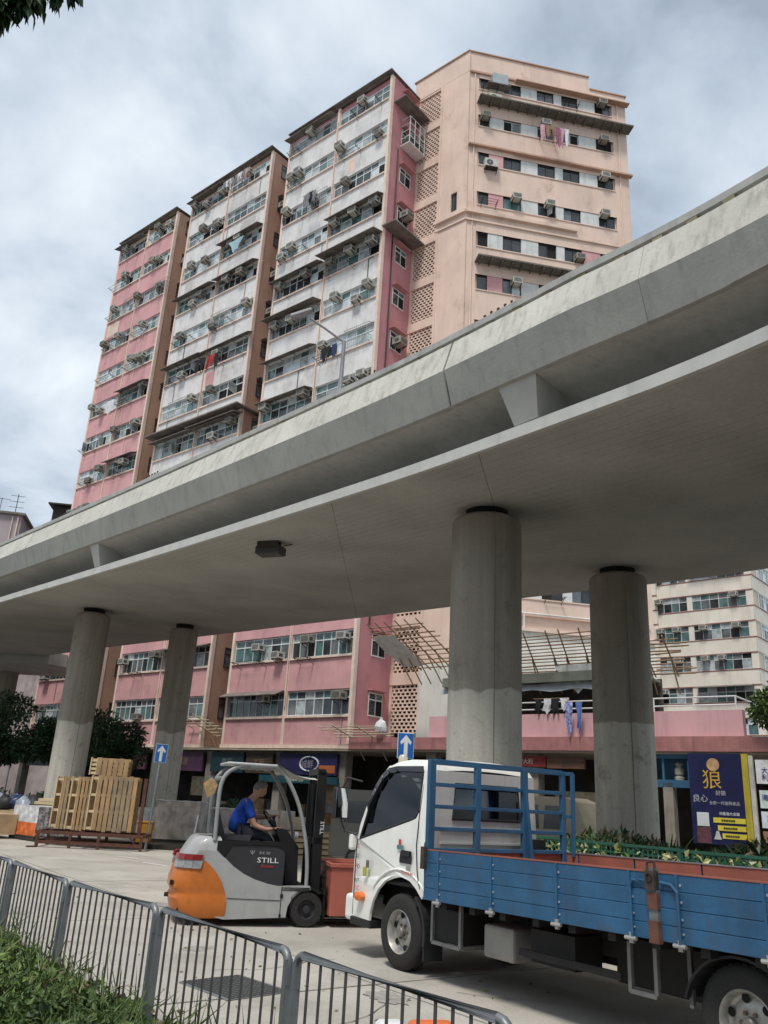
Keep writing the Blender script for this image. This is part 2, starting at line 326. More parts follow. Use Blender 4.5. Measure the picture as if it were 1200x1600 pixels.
joints = sorted({0, near_idx(-22,40), near_idx(-9.8,26.5), near_idx(-1.17,16.8), near_idx(1.61,13.48), near_idx(4.9,8.9)+3, len(N_)-1})
def seg_ranges():
    return [(joints[k], joints[k+1]) for k in range(len(joints)-1)]
T = [0, .03, .15, .3, .45, .6, .75, .88, 1]
arc = [0]
for i in range(1, len(N_)): arc.append(arc[-1]+(N_[i]-N_[i-1]).length)
for i0, i1 in seg_ranges():
    mb = MB(); nT = len(T); uvs = []
    for i in range(i0, i1+1):
        sh = 0
        for t in T:
            p = Vector(G_(i, t, 0))
            if i == i0 and i0 > 0: p += (Vector(G_(i+1, t, 0))-p).normalized()*.006
            if i == i1 and i1 < len(N_)-1: p += (Vector(G_(i-1, t, 0))-p).normalized()*.006
            mb.v.append(tuple(p)); uvs.append((arc[i], t))
    for i in range(i1-i0):
        for k in range(nT-1):
            a = i*nT+k; mb.f.append((a, a+1, a+1+nT, a+nT)); mb.m.append(0)
    mb.v = [(a, b_-20, c) for a, b_, c in mb.v]
    me = mb.mesh('soffit_slab', sof, None, False); uvl = me.uv_layers.new(name='UVMap')
    for lp in me.loops: uvl.data[lp.index].uv = uvs[lp.vertex_index]
    o = link('soffit_slab', me, fly); so = o.modifiers.new('thick', 'SOLIDIFY'); so.thickness = .16; so.offset = 0 - 1 if me.polygons[0].normal.z > 0 else 1
    if me.polygons[0].normal.z < 0: so.offset = -1
    so.offset = -1 if me.polygons[0].normal.z < 0 else 1
    # edge strip in its sky-lit tone
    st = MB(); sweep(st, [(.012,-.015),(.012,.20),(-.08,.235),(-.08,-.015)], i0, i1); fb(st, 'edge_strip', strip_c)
    # web and cantilever underside
    wb = MB(); sweep(wb, [(-.08,.16),(-.75,.16),(-.85,.28),(-.88,.5),(-.78,.66),(-.52,.79),(-.15,.88),(.24,.94),(.24,1.15),(-1.2,1.15),(-1.2,.16)], i0, i1); fb(wb, 'cantilever', concrete, smooth=30)
core = MB()
for i in range(0, len(N_)-1):
    core.quad(G_(i,.04,.18), G_(i,1,.18), G_(i+1,1,.18), G_(i+1,.04,.18)); core.quad(G_(i,0,1.12), G_(i,1,1.12), G_(i+1,1,1.12), G_(i+1,0,1.12))
    core.quad(G_(i,1,0), G_(i,1,2.0), G_(i+1,1,2.0), G_(i+1,1,0)); core.quad(G_(i,.985,1.12), G_(i,.985,2.0), G_(i+1,.985,2.0), G_(i+1,.985,1.12)); core.quad(G_(i,.985,2.0), G_(i,1,2.0), G_(i+1,1,2.0), G_(i+1,.985,2.0))
fb(core, 'deck', concrete, fix=False)
# parapet in segments with open joints
pj = sorted({0, near_idx(-33,52), near_idx(-22,40), near_idx(-12.8,29.7), near_idx(-9.7,26.4), near_idx(-5.1,21.2), near_idx(-2.4,18.2), near_idx(1.3,13.9), near_idx(3.9,10.5), near_idx(5.8,7.2), near_idx(8,.5), len(N_)-1})
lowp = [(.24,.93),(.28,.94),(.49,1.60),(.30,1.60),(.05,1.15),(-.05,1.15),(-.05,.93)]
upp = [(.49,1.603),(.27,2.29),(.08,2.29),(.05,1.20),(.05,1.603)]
for k in range(len(pj)-1):
    gp = lambda q_: .028 if q_ == near_idx(1.3,13.9) or q_ == near_idx(-12.8,29.7) else .004
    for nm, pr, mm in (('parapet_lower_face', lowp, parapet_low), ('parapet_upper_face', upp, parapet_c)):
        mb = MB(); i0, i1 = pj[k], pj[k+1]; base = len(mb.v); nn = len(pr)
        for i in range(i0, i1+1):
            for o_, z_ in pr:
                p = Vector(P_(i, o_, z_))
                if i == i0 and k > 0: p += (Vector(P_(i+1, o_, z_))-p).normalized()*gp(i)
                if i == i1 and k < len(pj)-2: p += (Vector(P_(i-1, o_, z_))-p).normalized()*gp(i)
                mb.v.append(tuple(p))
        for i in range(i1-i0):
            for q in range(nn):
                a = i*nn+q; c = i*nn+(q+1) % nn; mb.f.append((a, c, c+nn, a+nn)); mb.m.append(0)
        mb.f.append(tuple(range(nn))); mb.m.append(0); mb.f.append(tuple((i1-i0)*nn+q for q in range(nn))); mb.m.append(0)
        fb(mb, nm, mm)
# rail beam on short stubs
for k in range(len(pj)-1):
    rl = MB(); sweep(rl, [(.255,2.375),(.255,2.50),(.21,2.535),(.03,2.535),(-.01,2.50),(-.01,2.375)], pj[k], pj[k+1]); fb(rl, 'rail_beam', [rail_c])
stub_me = None
olive = mat('rail_stub', (.30,.27,.17), .8, var=.3)
i_s = 3
while i_s < len(N_)-2:
    if stub_me is None:
        sb = MB(); sb.box(-.09,.09,-.08,.08,0,.09); stub_me = sb.mesh('rail_stub', olive)
    p = P_(i_s, .15, 2.288); a_ = math.atan2(nrm[i_s].y, nrm[i_s].x)-math.pi/2
    link('rail_stub', stub_me, fly, (p[0], p[1]-20, p[2]), a_); i_s += 3
# little upright fixings along the rail
for cx, cy, cnt in ((1.7,13.4,5), (-1.0,16.6,6), (-7.3,23.7,6), (-11.5,28.3,5)):
    i = near_idx(cx, cy); d = (N_[i+1]-N_[i]).normalized()
    for k in range(cnt):
        q = MB(); q.tube([(0,0,0),(0,0,.10)], .012, 5); q.tube([(0,0,.10),(.03,0,.13)], .022, 5)
        p = Vector(P_(i, .12, 2.535))+d*.17*k; q.build('rail_fixing', dark_metal, fly, (p.x, p.y-20, p.z), rng.uniform(-1, 1))
# brackets between the parapet knee and the slab edge
for cx, cy, wid in ((2.25,12.65,.85), (-9.45,26.1,.62), (8.3,-1,.85)):
    i = near_idx(cx, cy); d = (N_[i+1]-N_[i-1]).normalized(); nv = nrm[i]; c0 = N_[i]; zb = zs(c0.y)
    q = MB()
    def bp_(s, o_, z_): p = c0+d*s+nv*o_; return (p.x, p.y, zb+z_)
    w2 = wid/2
    lo_ = [bp_(-w2*.62,-.02,.24), bp_(w2*.62,-.02,.24), bp_(w2*.62,-.85,.24), bp_(-w2*.62,-.85,.24)]
    hi_ = [bp_(-w2,.21,.955), bp_(w2,.21,.955), bp_(w2,-.85,.955), bp_(-w2,-.85,.955)]
    q.quad(*lo_); q.quad(*hi_)
    for k in range(4): q.quad(lo_[k], lo_[(k+1) % 4], hi_[(k+1) % 4], hi_[k])
    fb(q, 'bracket', mat('bracket_concrete', (.44,.44,.41), .85, var=.12, vs=2, bump=.2, bs=14), bevel=.01)
# pillars: painted lower part paler than the bare upper part
pil = bpy.data.materials.new('pillar_concrete'); pil.use_nodes = True; n = pil.node_tree.nodes; l = pil.node_tree.links; b = n['Principled BSDF']; b.inputs['Roughness'].default_value = .88; b.inputs['Specular IOR Level'].default_value = .25
g = n.new('ShaderNodeNewGeometry'); sx = n.new('ShaderNodeSeparateXYZ'); l.new(g.outputs['Position'], sx.inputs[0])
na = n.new('ShaderNodeTexNoise'); na.inputs['Scale'].default_value = 1.3; na.inputs['Detail'].default_value = 8; l.new(g.outputs['Position'], na.inputs['Vector'])
za_ = n.new('ShaderNodeMath'); za_.operation = 'MULTIPLY_ADD'; za_.inputs[1].default_value = .55; l.new(na.outputs[0], za_.inputs[0]); l.new(sx.outputs[2], za_.inputs[2])
st_ = n.new('ShaderNodeMapRange'); st_.inputs[1].default_value = 4.18; st_.inputs[2].default_value = 4.23; l.new(za_.outputs[0], st_.inputs[0])
mxc = n.new('ShaderNodeMix'); mxc.data_type = 'RGBA'; mxc.inputs[6].default_value = (.49,.465,.40,1); mxc.inputs[7].default_value = (.275,.25,.205,1); l.new(st_.outputs[0], mxc.inputs[0])
mpn = n.new('ShaderNodeMapping'); mpn.inputs['Scale'].default_value = (5,5,.3); l.new(g.outputs['Position'], mpn.inputs[0])
nb = n.new('ShaderNodeTexNoise'); nb.inputs['Scale'].default_value = 1; nb.inputs['Detail'].default_value = 6; l.new(mpn.outputs[0], nb.inputs['Vector'])
vv = n.new('ShaderNodeMapRange'); vv.inputs[1].default_value = .3; vv.inputs[2].default_value = .75; vv.inputs[3].default_value = 1.08; vv.inputs[4].default_value = .78; l.new(nb.outputs[0], vv.inputs[0])
hs = n.new('ShaderNodeHueSaturation'); l.new(mxc.outputs[2], hs.inputs['Color']); l.new(vv.outputs[0], hs.inputs['Value'])
nc = n.new('ShaderNodeTexNoise'); nc.inputs['Scale'].default_value = 16; nc.inputs['Detail'].default_value = 7; l.new(g.outputs['Position'], nc.inputs['Vector'])
v5 = n.new('ShaderNodeMapRange'); v5.inputs[1].default_value = .3; v5.inputs[2].default_value = .7; v5.inputs[3].default_value = .93; v5.inputs[4].default_value = 1.05; l.new(nc.outputs[0], v5.inputs[0])
nd_ = n.new('ShaderNodeTexNoise'); nd_.inputs['Scale'].default_value = 2.2; nd_.inputs['Detail'].default_value = 10; nd_.inputs['Roughness'].default_value = .7; l.new(g.outputs['Position'], nd_.inputs['Vector'])
md_ = n.new('ShaderNodeMapRange'); md_.inputs[1].default_value = .55; md_.inputs[2].default_value = .68; md_.inputs[3].default_value = 0; md_.inputs[4].default_value = .6; l.new(nd_.outputs[0], md_.inputs[0])
md2 = n.new('ShaderNodeMix'); md2.data_type = 'RGBA'; md2.inputs[7].default_value = (.17,.15,.12,1); l.new(md_.outputs[0], md2.inputs[0]); l.new(hs.outputs[0], md2.inputs[6])
h2 = n.new('ShaderNodeHueSaturation'); l.new(md2.outputs[2], h2.inputs['Color']); l.new(v5.outputs[0], h2.inputs['Value']); l.new(h2.outputs[0], b.inputs['Base Color'])
bp = n.new('ShaderNodeBump'); bp.inputs['Strength'].default_value = .35; bp.inputs['Distance'].default_value = .02; l.new(nc.outputs[0], bp.inputs['Height']); l.new(bp.outputs[0], b.inputs['Normal'])
for x, y, r_, off in ((-11.35,32.6,.65,0), (-8.3,35.3,.59,0), (2.26,17.0,.75,0), (6.4,21.43,.75,0), (15.5,2.5,.75,0), (-30.5,55.5,.65,0)):
    zt = zs(y)-.2; q = MB(); q.lathe([(r_,-.1),(r_,zt-.12),(r_-.03,zt-.05),(r_-.12,zt),(0,zt)], 40)
    q.build('pillar', pil, fly, (x, y-20, 0), smooth=40)
    q = MB(); q.lathe([(r_*.62,zt-.002),(r_*.62,zt+.26)], 20); q.build('bearing', black, fly, (x, y-20, 0))
    # formwork seam up the pillar
    q = MB(); a_ = math.atan2(-y, -x)+.25
    q.obox((math.cos(a_)*(r_), math.sin(a_)*(r_), zt/2-.2), (math.cos(a_)*.004, math.sin(a_)*.004, 0), (-math.sin(a_)*.007, math.cos(a_)*.007, 0), (0,0,zt/2-.3)); q.build('formwork_seam', mat('seam_dark', (.17,.16,.14), .9), fly, (x, y-20, 0))
# second flyover beyond, seen at the left under the first
f2 = thing('ramp_flyover', 'far concrete ramp slab low behind the main flyover at the left', 'flyover', (-26, 50, 0))
q = MB(); pl = [(-25,3),(6.3,.2),(7.0,1.2),(5.6,6.0),(-25,8.5)]
q.prism([(a, b_) for a, b_ in pl], 8.45, 9.2, ax='z'); q.build('deck', concrete, f2, bevel=.05)
q = MB(); q.prism([(-25,2.7),(6.3,-.1),(6.3,.15),(-25,2.95)], 8.9, 10.0, ax='z'); q.build('parapet', parapet_low, f2)
q = MB(); q.lathe([(.6,0),(.6,8.46)], 24); q.build('pillar', pil, f2, (1.9,5.2,0), smooth=40)

# floodlight hanging under the soffit
zl = zs(20.66)
fl = thing('floodlight', 'black rectangular floodlight mounted under the flyover soffit', 'floodlight', (-2.9, 20.66, zl), R(-20))
q = MB(); q.box(-.36,.36,-.2,.2,-.34,-.12); q.build('housing', dark_frame, fl, bevel=.03)
q = MB(); q.box(-.31,.31,-.16,.16,-.352,-.338); q.build('lens', mat('lamp_lens', (.09,.09,.085), .2, spec=.6), fl)
q = MB(); q.bar((-.25,0,-.13),(-.25,0,0),.05); q.bar((.25,0,-.13),(.25,0,0),.05); q.box(-.3,.3,-.22,-.18,-.2,.0); q.build('mounting', dark_metal, fl)
q = MB(); q.tube([(.3,.1,-.08),(.45,.15,-.04),(.5,.2,-.01)], .015, 5); q.build('cable', black, fl)

# street lamp standing on the far side of the deck
zb = zs(31)+1.12
lp = thing('street_lamp', 'slim grey street lamp with one arm standing on the flyover', 'street lamp', (-2.15, 31.2, zb))
q = MB(); q.lathe([(.16,0),(.14,.8),(.10,.85),(.085,11.0),(.0,11.0)], 10); q.build('post', mat('lamp_grey', (.26,.25,.26), .5, .4), lp, smooth=40)
q = MB(); q.tube([(0,0,10.95),(-.9,0,11.6),(-1.55,-.05,12.0)], .05, 6); q.build('arm', MATS['lamp_grey'], lp)
q = MB(); q.obox((-1.95,-.05,12.22), (.45,0,.2), (0,.17,0), (-.03,0,.06)); q.build('lamp_head', MATS['lamp_grey'], lp, bevel=.03)
q = MB(); q.tube([(0,0,10.9),(-.5,0,11.33)], .03, 5); q.build('strut', MATS['lamp_grey'], lp)

# ------------------------------------------------------------------ apartment building: three projecting bays, a corner tower, a podium
E0 = Vector((-.99, 40, 0)); FA = R(-40.4)
DP = 2.917; SILL = [5.53+DP*k for k in range(14)]
br = random.Random(21)
def frame_mesh(w, h, nl, tr, fm, openk=()):
    """window frame in the xz plane with nl lights and a transom at height tr; returns frame mesh builder and pane rectangles"""
    f = MB(); t = .058
    f.box(0,w,0,.06,0,t); f.box(0,w,0,.06,h-t,h)
    if tr: f.box(0,w,.005,.055,tr-t/2,tr+t/2)
    ps = []
    for k in range(nl+1):
        x = k*w/nl; tt = t if k % 3 == 0 else t*.6
        f.box(max(0,x-tt/2), min(w,x+tt/2), 0, .06, t, h-t)
    for k in range(nl):
        x0, x1 = k*w/nl+.03, (k+1)*w/nl-.03
        rows = [(t, tr-t/2), (tr+t/2, h-t)] if tr else [(t, h-t)]
        for r_, (z0, z1) in enumerate(rows):
            if k in openk and r_ == 0:      # sash swung outwards
                a = R(rng.uniform(35, 75)); ww = x1-x0
                c, s_ = math.cos(a), math.sin(a)
                for (u0, u1, a0, a1) in ((0,ww,z0,z0+.04),(0,ww,z1-.04,z1),(0,.04,z0,z1),(ww-.04,ww,z0,z1)):
                    f.quad((x0+u0*c,-u0*s_,a0),(x0+u1*c,-u1*s_,a0),(x0+u1*c,-u1*s_,a1),(x0+u0*c,-u0*s_,a1))
                ps.append((x0,x1,z0,z1,'void'))
                ps.append((x0,x0+ww*c,z0+.03,z1-.03,('open',-ww*s_)))
            else: ps.append((x0,x1,z0,z1,'g'))
    return f, ps
PM = [pane_dark, pane_teal, pane_pale, pane_grey, black, mat('pane_bright',(.62,.70,.73),.12,spec=.6,var=.3,vs=2)]  # bright panes also carry curtain and sky reflection in their colour
def glazing(ps, wts, r_):
    g_ = MB()
    for x0,x1,z0,z1,k in ps:
        if k == 'g': m_ = r_.choices(range(6), wts)[0]; g_.quad((x0,.03,z0),(x1,.03,z0),(x1,.03,z1),(x0,.03,z1), m=m_)
        elif k == 'void': g_.quad((x0,.05,z0),(x1,.05,z0),(x1,.05,z1),(x0,.05,z1), m=4)
        else: g_.quad((x0,0,z0),(x1,k[1],z0),(x1,k[1],z1),(x0,0,z1), m=2)
    return g_
WV = []           # window variants 4.13 x 1.27
for k in range(9):
    nl = rng.choice((5,6,7,8)); tr = rng.choice((.82,.86,.9,.78)); op = rng.sample(range(nl), rng.choice((0,0,1,2)))
    f, ps = frame_mesh(4.13, 1.27, nl, tr, alu, op)
    wts = rng.choice(((1,2,4,2,.3,3),(4,1,1,3,.8,.6),(1,2,5,1,.1,4),(1,3,3,2,.3,2)))
    WV.append((f.mesh('window', alu), glazing(ps, wts, rng).mesh('glazing', PM, fix=False)))
def ac_mesh():
    q = MB(); q.box(-.33,.33,-.62,0,0,.42,0); q.box(-.27,.27,-.625,-.622,.06,.37,1)
    for k in range(5): q.box(-.27,.27,-.632,-.626,.08+.06*k,.095+.06*k,0)
    q.box(-.334,-.331,-.5,-.2,.1,.3,1); q.box(.331,.334,-.5,-.2,.1,.3,1)
    q.bar((-.28,0,-.25),(-.28,-.55,-.02),.03,m=2); q.bar((.28,0,-.25),(.28,-.55,-.02),.03,m=2); q.bar((-.28,-.6,-.02),(-.28,0,-.02),.03,m=2); q.bar((.28,-.6,-.02),(.28,0,-.02),.03,m=2)
    return q.mesh('air_conditioner', [ac_m, ac_d, dark_metal])
def split_mesh():
    q = MB(); q.box(-.42,.42,-.36,-.04,0,.58,0); q.lathe([(.2,0),(.2,-.012),(.0,-.014)], 16, (-.12,-.362,.29), 'y', 1); q.lathe([(.05,-.014),(.0,-.02)], 10, (-.12,-.362,.29), 'y', 0)
    q.bar((-.35,0,-.3),(-.35,-.4,-.02),.035,m=2); q.bar((.35,0,-.3),(.35,-.4,-.02),.035,m=2); q.box(-.38,.38,-.4,0,-.04,-.003,2)
    return q.mesh('air_conditioner', [ac_m, ac_d, dark_metal])
AC, ACS = ac_mesh(), split_mesh()
def ac_dark():
    m_ = AC.copy(); m_.materials[0] = mat('ac_casing_dirty', (.33,.31,.27), .65, var=.3, vs=5, rust=.5); return m_
ACD = ac_dark()
def rack_mesh(w, d):
    q = MB()
    for k in range(3): q.tube([(0,-d*(.35+.3*k),.02*k),(w,-d*(.35+.3*k),.02*k)], .014, 4)
    for x in (.1, w-.1): q.tube([(x,0,-.25),(x,-d*.95,.04)], .016, 4); q.tube([(x,0,0),(x,-d,.04)], .016, 4)
    return q.mesh('drying_rack', dark_metal)
RK = [rack_mesh(1.6,.7), rack_mesh(2.2,.8), rack_mesh(1.1,.6)]
def awn_mesh(w, d, drop):
    q = MB(); q.quad((0,0,0),(w,0,0),(w,-d,-drop),(0,-d,-drop)); q.quad((0,0,-.035),(0,-d,-drop-.035),(w,-d,-drop-.035),(w,0,-.035))
    q.quad((0,-d,-drop-.035),(w,-d,-drop-.035),(w,-d,-drop),(0,-d,-drop)); q.quad((0,0,-.035),(0,0,0),(0,-d,-drop),(0,-d,-drop-.035)); q.quad((w,0,-.035),(w,-d,-drop-.035),(w,-d,-drop),(w,0,0))
    k = .45
    while k < w: q.bar((k,0,-.30),(k,-d*.9,-drop*.9-.04),.03,m=0); k += 1.2
    return q.mesh('awning', rusty, fix=False)
AW = awn_mesh(4.5,.85,.22); AWS = awn_mesh(1.5,.5,.12); AWL = awn_mesh(9.4,.8,.2)
cloth_cols = [mat('cloth_%s' % a, c_, .9, var=.3, vs=8) for a, c_ in (('black',(.02,.02,.025)),('navy',(.04,.05,.13)),('white',(.7,.7,.72)),('red',(.4,.05,.05)),('grey',(.25,.25,.27)),('blue',(.12,.2,.5)),('pink',(.6,.35,.4)),('brown',(.3,.18,.12)))]
def laundry(name, label, frame_o, frame_a, x0, x1, y, z, cols, lmin=.5, lmax=.9, n=None):
    t_ = Vector((math.cos(frame_a), math.sin(frame_a), 0)); nn = Vector((-math.sin(frame_a), math.cos(frame_a), 0))
    p = frame_o+t_*((x0+x1)/2)+nn*y; root = thing(name, label, 'laundry', (p.x, p.y, z), frame_a); w = x1-x0
    q = MB(); q.tube([(-w/2-.1,0,0),(w/2+.1,0,0)], .012, 4); q.build('pole', bamboo, root)
    n = n or max(2, int(w/.3)); lr = random.Random(hash(label) % 997 if False else len(label)*7+int(abs(z)*10))
    for k in range(n):
        cw = w/n*1.05; cx = -w/2+(k+.5)*w/n; ln = lr.uniform(lmin, lmax); q = MB(); nx, nz = 5, 7; base = []
        tp = lr.uniform(.3,.95); cx += lr.uniform(-.08,.08); cw *= lr.uniform(.7,1.15); ph = lr.random()*6
        for a in range(nz+1):
            for b_ in range(nx+1):
                u = b_/nx-.5; v_ = a/nz; wid = cw*(1-(1-tp)*min(1,v_*1.6)) if lr else cw
                q.v.append((cx+u*wid+.05*math.sin(v_*4+ph)*v_, .05*math.sin(u*9+ph+v_*2)*(.3+v_)-.02, -.01-ln*v_*(1+.18*math.sin(u*7+ph))))
        for a in range(nz):
            for b_ in range(nx):
                i = a*(nx+1)+b_; q.f.append((i,i+1,i+nx+2,i+nx+1)); q.m.append(0)
        q.build('garment', lr.choice(cols), root, smooth=60, fix=False)
    return root

pb2 = mat('patch_grey', (.55,.53,.50), .85, var=.2)
def bay(name, label, x0, W, upper, lower, sidem, side_side, sid, seed):
    """one projecting bay: local x 0..W, front plane y=0, z up"""
    r_ = random.Random(seed); d = Vector((math.cos(FA), math.sin(FA), 0)); o = E0+d*x0
    t = thing(name, label, 'apartment block', o, FA, 'projecting bays of the pink and white apartment building')
    q = MB(); q.box(.06,W-.02,.2,11,4.1,45.3); q.build('side_wall', sidem, t)
    q = MB(); q.box(-.05,W+.1,-.28,11.2,45.42,45.48); q.box(0,W,-.03,.1,45.3,45.42); q.build('roof_edge', rusty, t)
    q = MB(); q.box(-.1,W+.05,-.05,.2,3.98,4.16); q.build('bottom_beam', trim, t)
    q = MB(); q.box(.0,W,.0,11,3.98,4.09); q.build('base_slab', concrete, t)
    for xa, xb in ((-.02,.16),(W-.16,W+.02),(W/2-.1,W/2+.1)):
        q = MB(); q.box(xa,xb,-.045 if xa < 1 or xb > W-.5 else .0,.2,4.17,45.2); q.build('pilaster', trim, t)
    hw = W/2-.26
    for k in range(14):
        z = SILL[k]; zl = 4.17 if k == 0 else SILL[k-1]+1.27
        for h in (0,1):
            xx = .16 if h == 0 else W/2+.1; ww = W/2-.26
            m_ = lower if k < 3 else upper
            key = (name, m_.name, round(z-zl,3), round(ww,3))
            if key not in SPC:
                q = MB(); q.box(0,ww,0,.15,0,z-zl); SPC[key] = q.mesh('spandrel_panel', m_)
            link('spandrel_panel', SPC[key], t, (xx, .005, zl+.002))
            key = ('sill', round(ww,3))
            if key not in SPC:
                q = MB(); q.box(0,ww,-.09,.1,-.10,0); SPC[key] = q.mesh('window_sill', trim)
            link('window_sill', SPC[key], t, (xx, 0, z+.012))
            wm_, gm_ = WV[r_.randrange(len(WV))]
            if k < 2:
                nl = r_.choice((6,7,8)); f, ps = frame_mesh(ww, 1.24, nl, .84, alu)
                wo = link('window', f.mesh('window', alu), t, (xx,.12,z+.015))
                for (a,b_,c,d_,kk) in ps:
                    key = ('pane', round(b_-a,2), round(d_-c,2), r_.choices(range(4),(3,3,1,3))[0])
                    if key not in SPC:
                        q = MB(); q.box(0,b_-a,0,.008,0,d_-c); SPC[key] = q.mesh('pane', PM[key[3]])
                    link('pane', SPC[key], wo, (a,.03,c))
            else:
                sc = ww/4.13
                wo = link('window', wm_, t, (xx,.12,z+.015)); wo.scale = (sc,1,1)
                link('glazing', gm_, wo)
            # curtain wall behind openings is the side wall block
            nac = r_.choices((0,1,2,3),(.8,4,5,1))[0]
            if k < 2: nac = 2 if k == 1 else r_.choice((1,2))
            for a in sorted(r_.sample((.12,.3,.5,.68,.88), nac)):
                ao = link('air_conditioner', r_.choice((AC,AC,ACD)), t, (xx+a*ww, .05, z+r_.choice((.72,.78,.55)) if r_.random() < .85 else z+.03), r_.uniform(-.06,.06)); v_s = r_.uniform(.78,.95); ao.scale = (v_s, r_.uniform(.7,1), v_s)
            if r_.random() < (.26 if k > 1 else .15):
                o = link('awning', AW, t, (xx-.05 if h else xx-.15, .0, z+1.34)); o.scale = (ww/4.4,.72,1); o.rotation_euler = (r_.uniform(-.1,.1),0,0)
            if r_.random() < .22 and k > 1:
                if 'grille' not in SPC:
                    gq = MB(); gw = 1.9
                    for gi in range(13): gq.bar((gi*gw/12,-.22,0),(gi*gw/12,-.22,1.2),.014)
                    for gz in (0,.4,.8,1.2): gq.bar((0,-.22,gz),(gw,-.22,gz),.02); gq.bar((0,0,gz),(0,-.22,gz),.02); gq.bar((gw,0,gz),(gw,-.22,gz),.02)
                    SPC['grille'] = gq.mesh('window_grille', mat('grille_grey', (.30,.32,.31), .5, .2, var=.3, rust=.4))
                link('window_grille', SPC['grille'], t, (xx+r_.choice((.05,1.1,2.2)), 0, z+.02))
            if r_.random() < .16:
                pq = MB(); pw2 = r_.uniform(.6,1.6); px_ = xx+r_.uniform(.1,ww-1.8); pz_ = zl+.2; pq.box(px_,px_+pw2,-.004,.003,pz_,pz_+min(1.1,z-zl-.4)); pq.build('patch_repair', r_.choice((trim, upper if m_ is lower else lower, pb2)), t)
            if r_.random() < .3:
                pq = MB(); px_ = xx+r_.uniform(.3,ww-.3); pq.tube([(px_,-.03,z-1.5),(px_,-.03,z-.1),(px_+r_.uniform(-.5,.5),-.05,z-.1)], .022, 5); pq.build('waste_pipe', r_.choice((trim, dark_metal, galv)), t)
            if r_.random() < .62 and k > 0:
                link('drying_rack', r_.choice(RK), t, (xx+r_.uniform(.1, ww-2.3), 0, z-.12))
    # pipes down the middle of the front
    q = MB(); q.tube([(W/2+.02,-.06,6),(W/2+.02,-.06,44)], .04, 6); q.build('drain_pipe', trim, t)
    # side windows on the right-hand side wall
    for k in range(14):
        z = SILL[k]; key = ('sidewin', sid)
        if key not in SPC:
            f, ps = frame_mesh(1.05 if sid else .85, 1.15, 2, .8, dark_frame); g_ = glazing(ps, (4,1,1.5,2,1,.2), r_)
            SPC[key] = (f.mesh('window', alu if sid else dark_frame), g_.mesh('glazing', PM, fix=False))
        if sid or k % 1 == 0:
            wo = link('window', SPC[key][0], t, (W+.015, 1.2 if sid else .95, z+.08), R(90)); link('glazing', SPC[key][1], wo)
            q = MB(); ww = 1.25 if sid else 1.0; y0 = 1.1 if sid else .88; q.box(W-.02,W+.35,y0,y0+ww,z+1.3,z+1.34)
            if sid or r_.random() < .5: q.build('window_hood', sidem if sid else rusty, t)
            if r_.random() < .25: link('air_conditioner', ACD, t, (W+.02, 1.7 if sid else 1.3, z+.35), R(90))
    return t
SPC = {}
b3 = bay('apartment_block', 'rightmost white bay of the apartment building, with a pink side wall and pink lower storeys', -9.2, 9.18, white_wall, pink_wall, pink_deep, 1, True, 5)
b2 = bay('apartment_block', 'middle white bay of the apartment building, with a brown side wall and pink lower storeys', -20.1, 9.1, white_wall, pink_wall, tan_side, 1, False, 9)
b1 = bay('apartment_block', 'leftmost bay of the apartment building, all pink with a brown side wall', -29.85, 7.85, pink_wall, pink_wall, tan_side, 1, False, 14)
# big canopies seen on the bays
link('awning', AWL, b3, (-.1,0,SILL[8]+1.42)).scale = (.5,1,1)
o = link('awning', AWL, b3, (4.5,0,SILL[9]+1.42)); o.scale = (.5,1.1,1)
link('awning', AWL, b2, (-.1,0,SILL[8]+1.4)).scale = (1,.6,1); link('awning', AWL, b2, (4.4,0,SILL[6]+1.4)).scale = (.52,1,1)
link('awning', AWL, b1, (-.1,0,SILL[5]-.3)).scale = (.84,1,1)
q = MB(); q.box(9.15,10.15,-.1,3.0,SILL[9]+1.75,SILL[9]+1.83); q.build('side_canopy', rusty, b3)
q = MB(); q.box(-.3,9.45,-.75,1.5,24.7,24.8); q.build('side_canopy', rusty, b2)
q = MB(); q.tube([(9.2,.9,10),(9.2,.9,40)], .04, 6); q.build('drain_pipe', dark_metal, b3)
# enclosed wire balcony at the top of the pink side wall
q = MB(); z0 = SILL[12]-.2
for y in (1.1,1.6,2.1,2.6): q.bar((9.9,y,z0),(9.9,y,z0+2.0),.04)
for zz_ in (0,.5,1.0,1.5,2.0):
    q.bar((9.2,1.1,z0+zz_),(9.9,1.1,z0+zz_),.03); q.bar((9.9,1.1,z0+zz_),(9.9,2.6,z0+zz_),.03)
q.box(9.2,9.95,1.05,2.65,z0-.08,z0-.02); q.build('window_cage', alu, b3)
q = MB(); q.box(9.25,9.8,1.2,1.9,z0,z0+.5); q.box(9.3,9.75,2.0,2.5,z0,z0+.8); q.build('cage_clutter', mat('clutter',(.09,.09,.09),.9,var=.5,vs=9), b3)
q = MB(); q.box(9.0,10.1,.3,2.9,z0+2.9,z0+2.97); q.build('side_canopy', rusty, b3)

